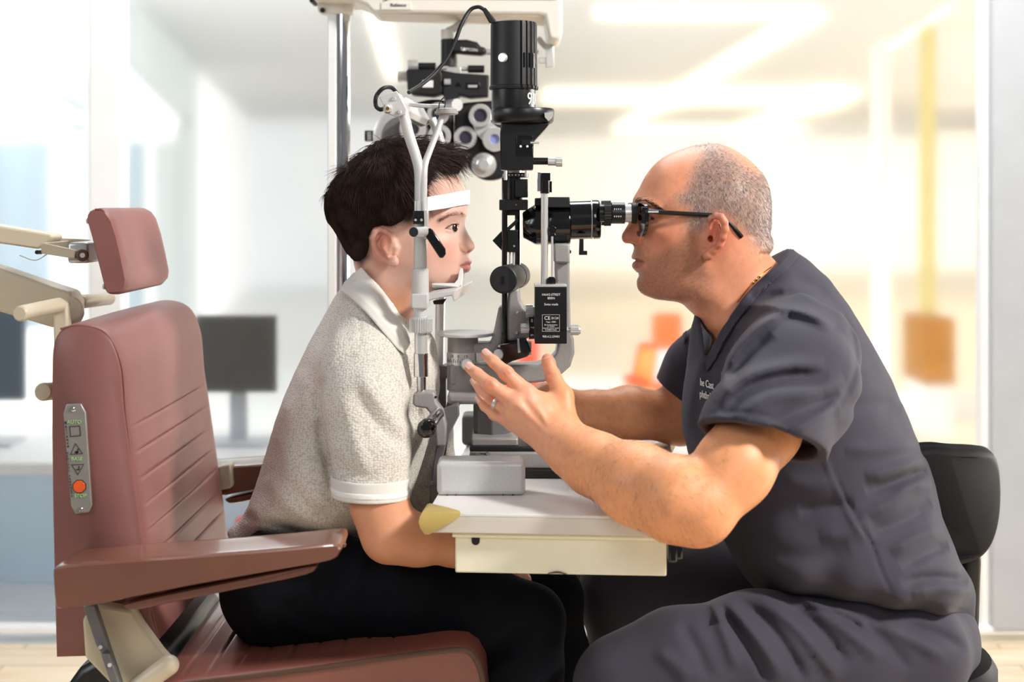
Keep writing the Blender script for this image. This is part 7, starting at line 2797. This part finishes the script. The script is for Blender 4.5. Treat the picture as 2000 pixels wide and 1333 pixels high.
def ring_lens(x, y, r_, ri, d, m, parent, lens, dep=.02, name='lens_ring'):
    mb = MB()
    p0, p1 = P(x, y, d - dep), P(x, y, d)
    mb.lathe(p0, p1, [(.5, R(ri * .9, d)), (.15, R(ri, d)), (0, R(ri * 1.12, d)), (0, R(r_ * .92, d)), (.12, R(r_, d)), (1, R(r_, d))], 44)
    o = mb.build(name, m, parent)
    MB().lathe(P(x, y, d - dep * .72), P(x, y, d - dep * .6), [(0, R(ri * 1.02, d)), (1, R(ri * 1.02, d))], 32).build('lens', lens, o)
    return o


M['bluelens'] = mat('bluish_lens', (150, 156, 214), 0.08, coat=0.8)
M['darklens'] = mat('dark_glass_lens', (58, 56, 70), 0.06, coat=0.9)
mb = MB()
mb.prism(crom([(889, 205), (930, 200), (985, 200), (1000, 230), (998, 300), (988, 340), (968, 352), (940, 350), (918, 332), (908, 305), (894, 285), (888, 255), (889, 205)], 4)[:-1], PH, PH - .02, PH + .03)
eb = mb.build('right_eye_battery', M['matteblack'], ph, .006, 3)
ring_lens(938, 226, 23, 13, PH - .035, M['silver'], eb, M['darklens'])
ring_lens(909, 269, 22.5, 12.5, PH - .022, M['silver'], eb, M['darklens'])
ring_lens(966, 272, 24, 9, PH - .035, M['silver'], eb, M['bluelens'])
mb = MB()
mb.prism([(922, 240), (952, 232), (986, 262), (982, 286), (955, 292), (944, 276), (930, 262)], PH - .035, PH - .042, PH - .026)
mb.build('cross_cylinder_arm', M['silver'], eb, .002)
mb = MB()
mb.lathe(P(945, 322, PH - .055), P(945, 322, PH - .018), [(0, R(9, PH)), (.05, R(11, PH)), (.45, R(11.5, PH)), (.5, R(15, PH)), (.62, R(15, PH)), (.65, R(23, PH)), (.8, R(24.5, PH)), (1, R(24.5, PH))], 48)
mb.build('power_dial', M['silver'], eb)
MB().pbox(904, 913, 302, 309, PH - .026, .004).build('readout', M['white'], eb, .0004)
text_obj('lettering', '13', P(913, 303, PH - .0265), R(8, PH), M['paint'], eb)
mb = MB()
mb.prism(crom([(800, 205), (846, 195), (880, 205), (886, 250), (884, 300), (862, 340), (830, 350), (800, 345), (770, 320), (762, 270), (770, 225), (800, 205)], 4)[:-1], PH, PH - .015, PH + .03)
lbt = mb.build('left_eye_battery', M['matteblack'], ph, .006, 3)
ring_lens(856, 222, 22, 13, PH - .03, M['silver'], lbt, M['darklens'])
ring_lens(858, 266, 23, 12, PH - .02, M['silver'], lbt, M['darklens'])
ring_lens(806, 252, 26, 12, PH - .03, M['silver'], lbt, M['darklens'])
mb = MB()
mb.lathe(P(786, 268, PH - .02), P(786, 268, PH + .02), [(0, R(48, PH)), (.1, R(57, PH)), (1, R(58, PH)), (1, R(50, PH))], 56)
od = mb.build('outer_dial', M['silver'], ph)
MB().lathe(P(786, 268, PH - .021), P(786, 268, PH - .015), [(0, R(40, PH)), (1, R(46, PH))], 48).build('dial_face', M['hammerdark'], od)
mb = MB()
mb.pbox(712, 730, 255, 276, PH, .02)
mb.build('pupil_bracket', M['black'], ph, .001)
MB().pbox(717, 725, 258, 274, PH - .002, .004).build('bracket_window', M['silver'], ph, .0005)
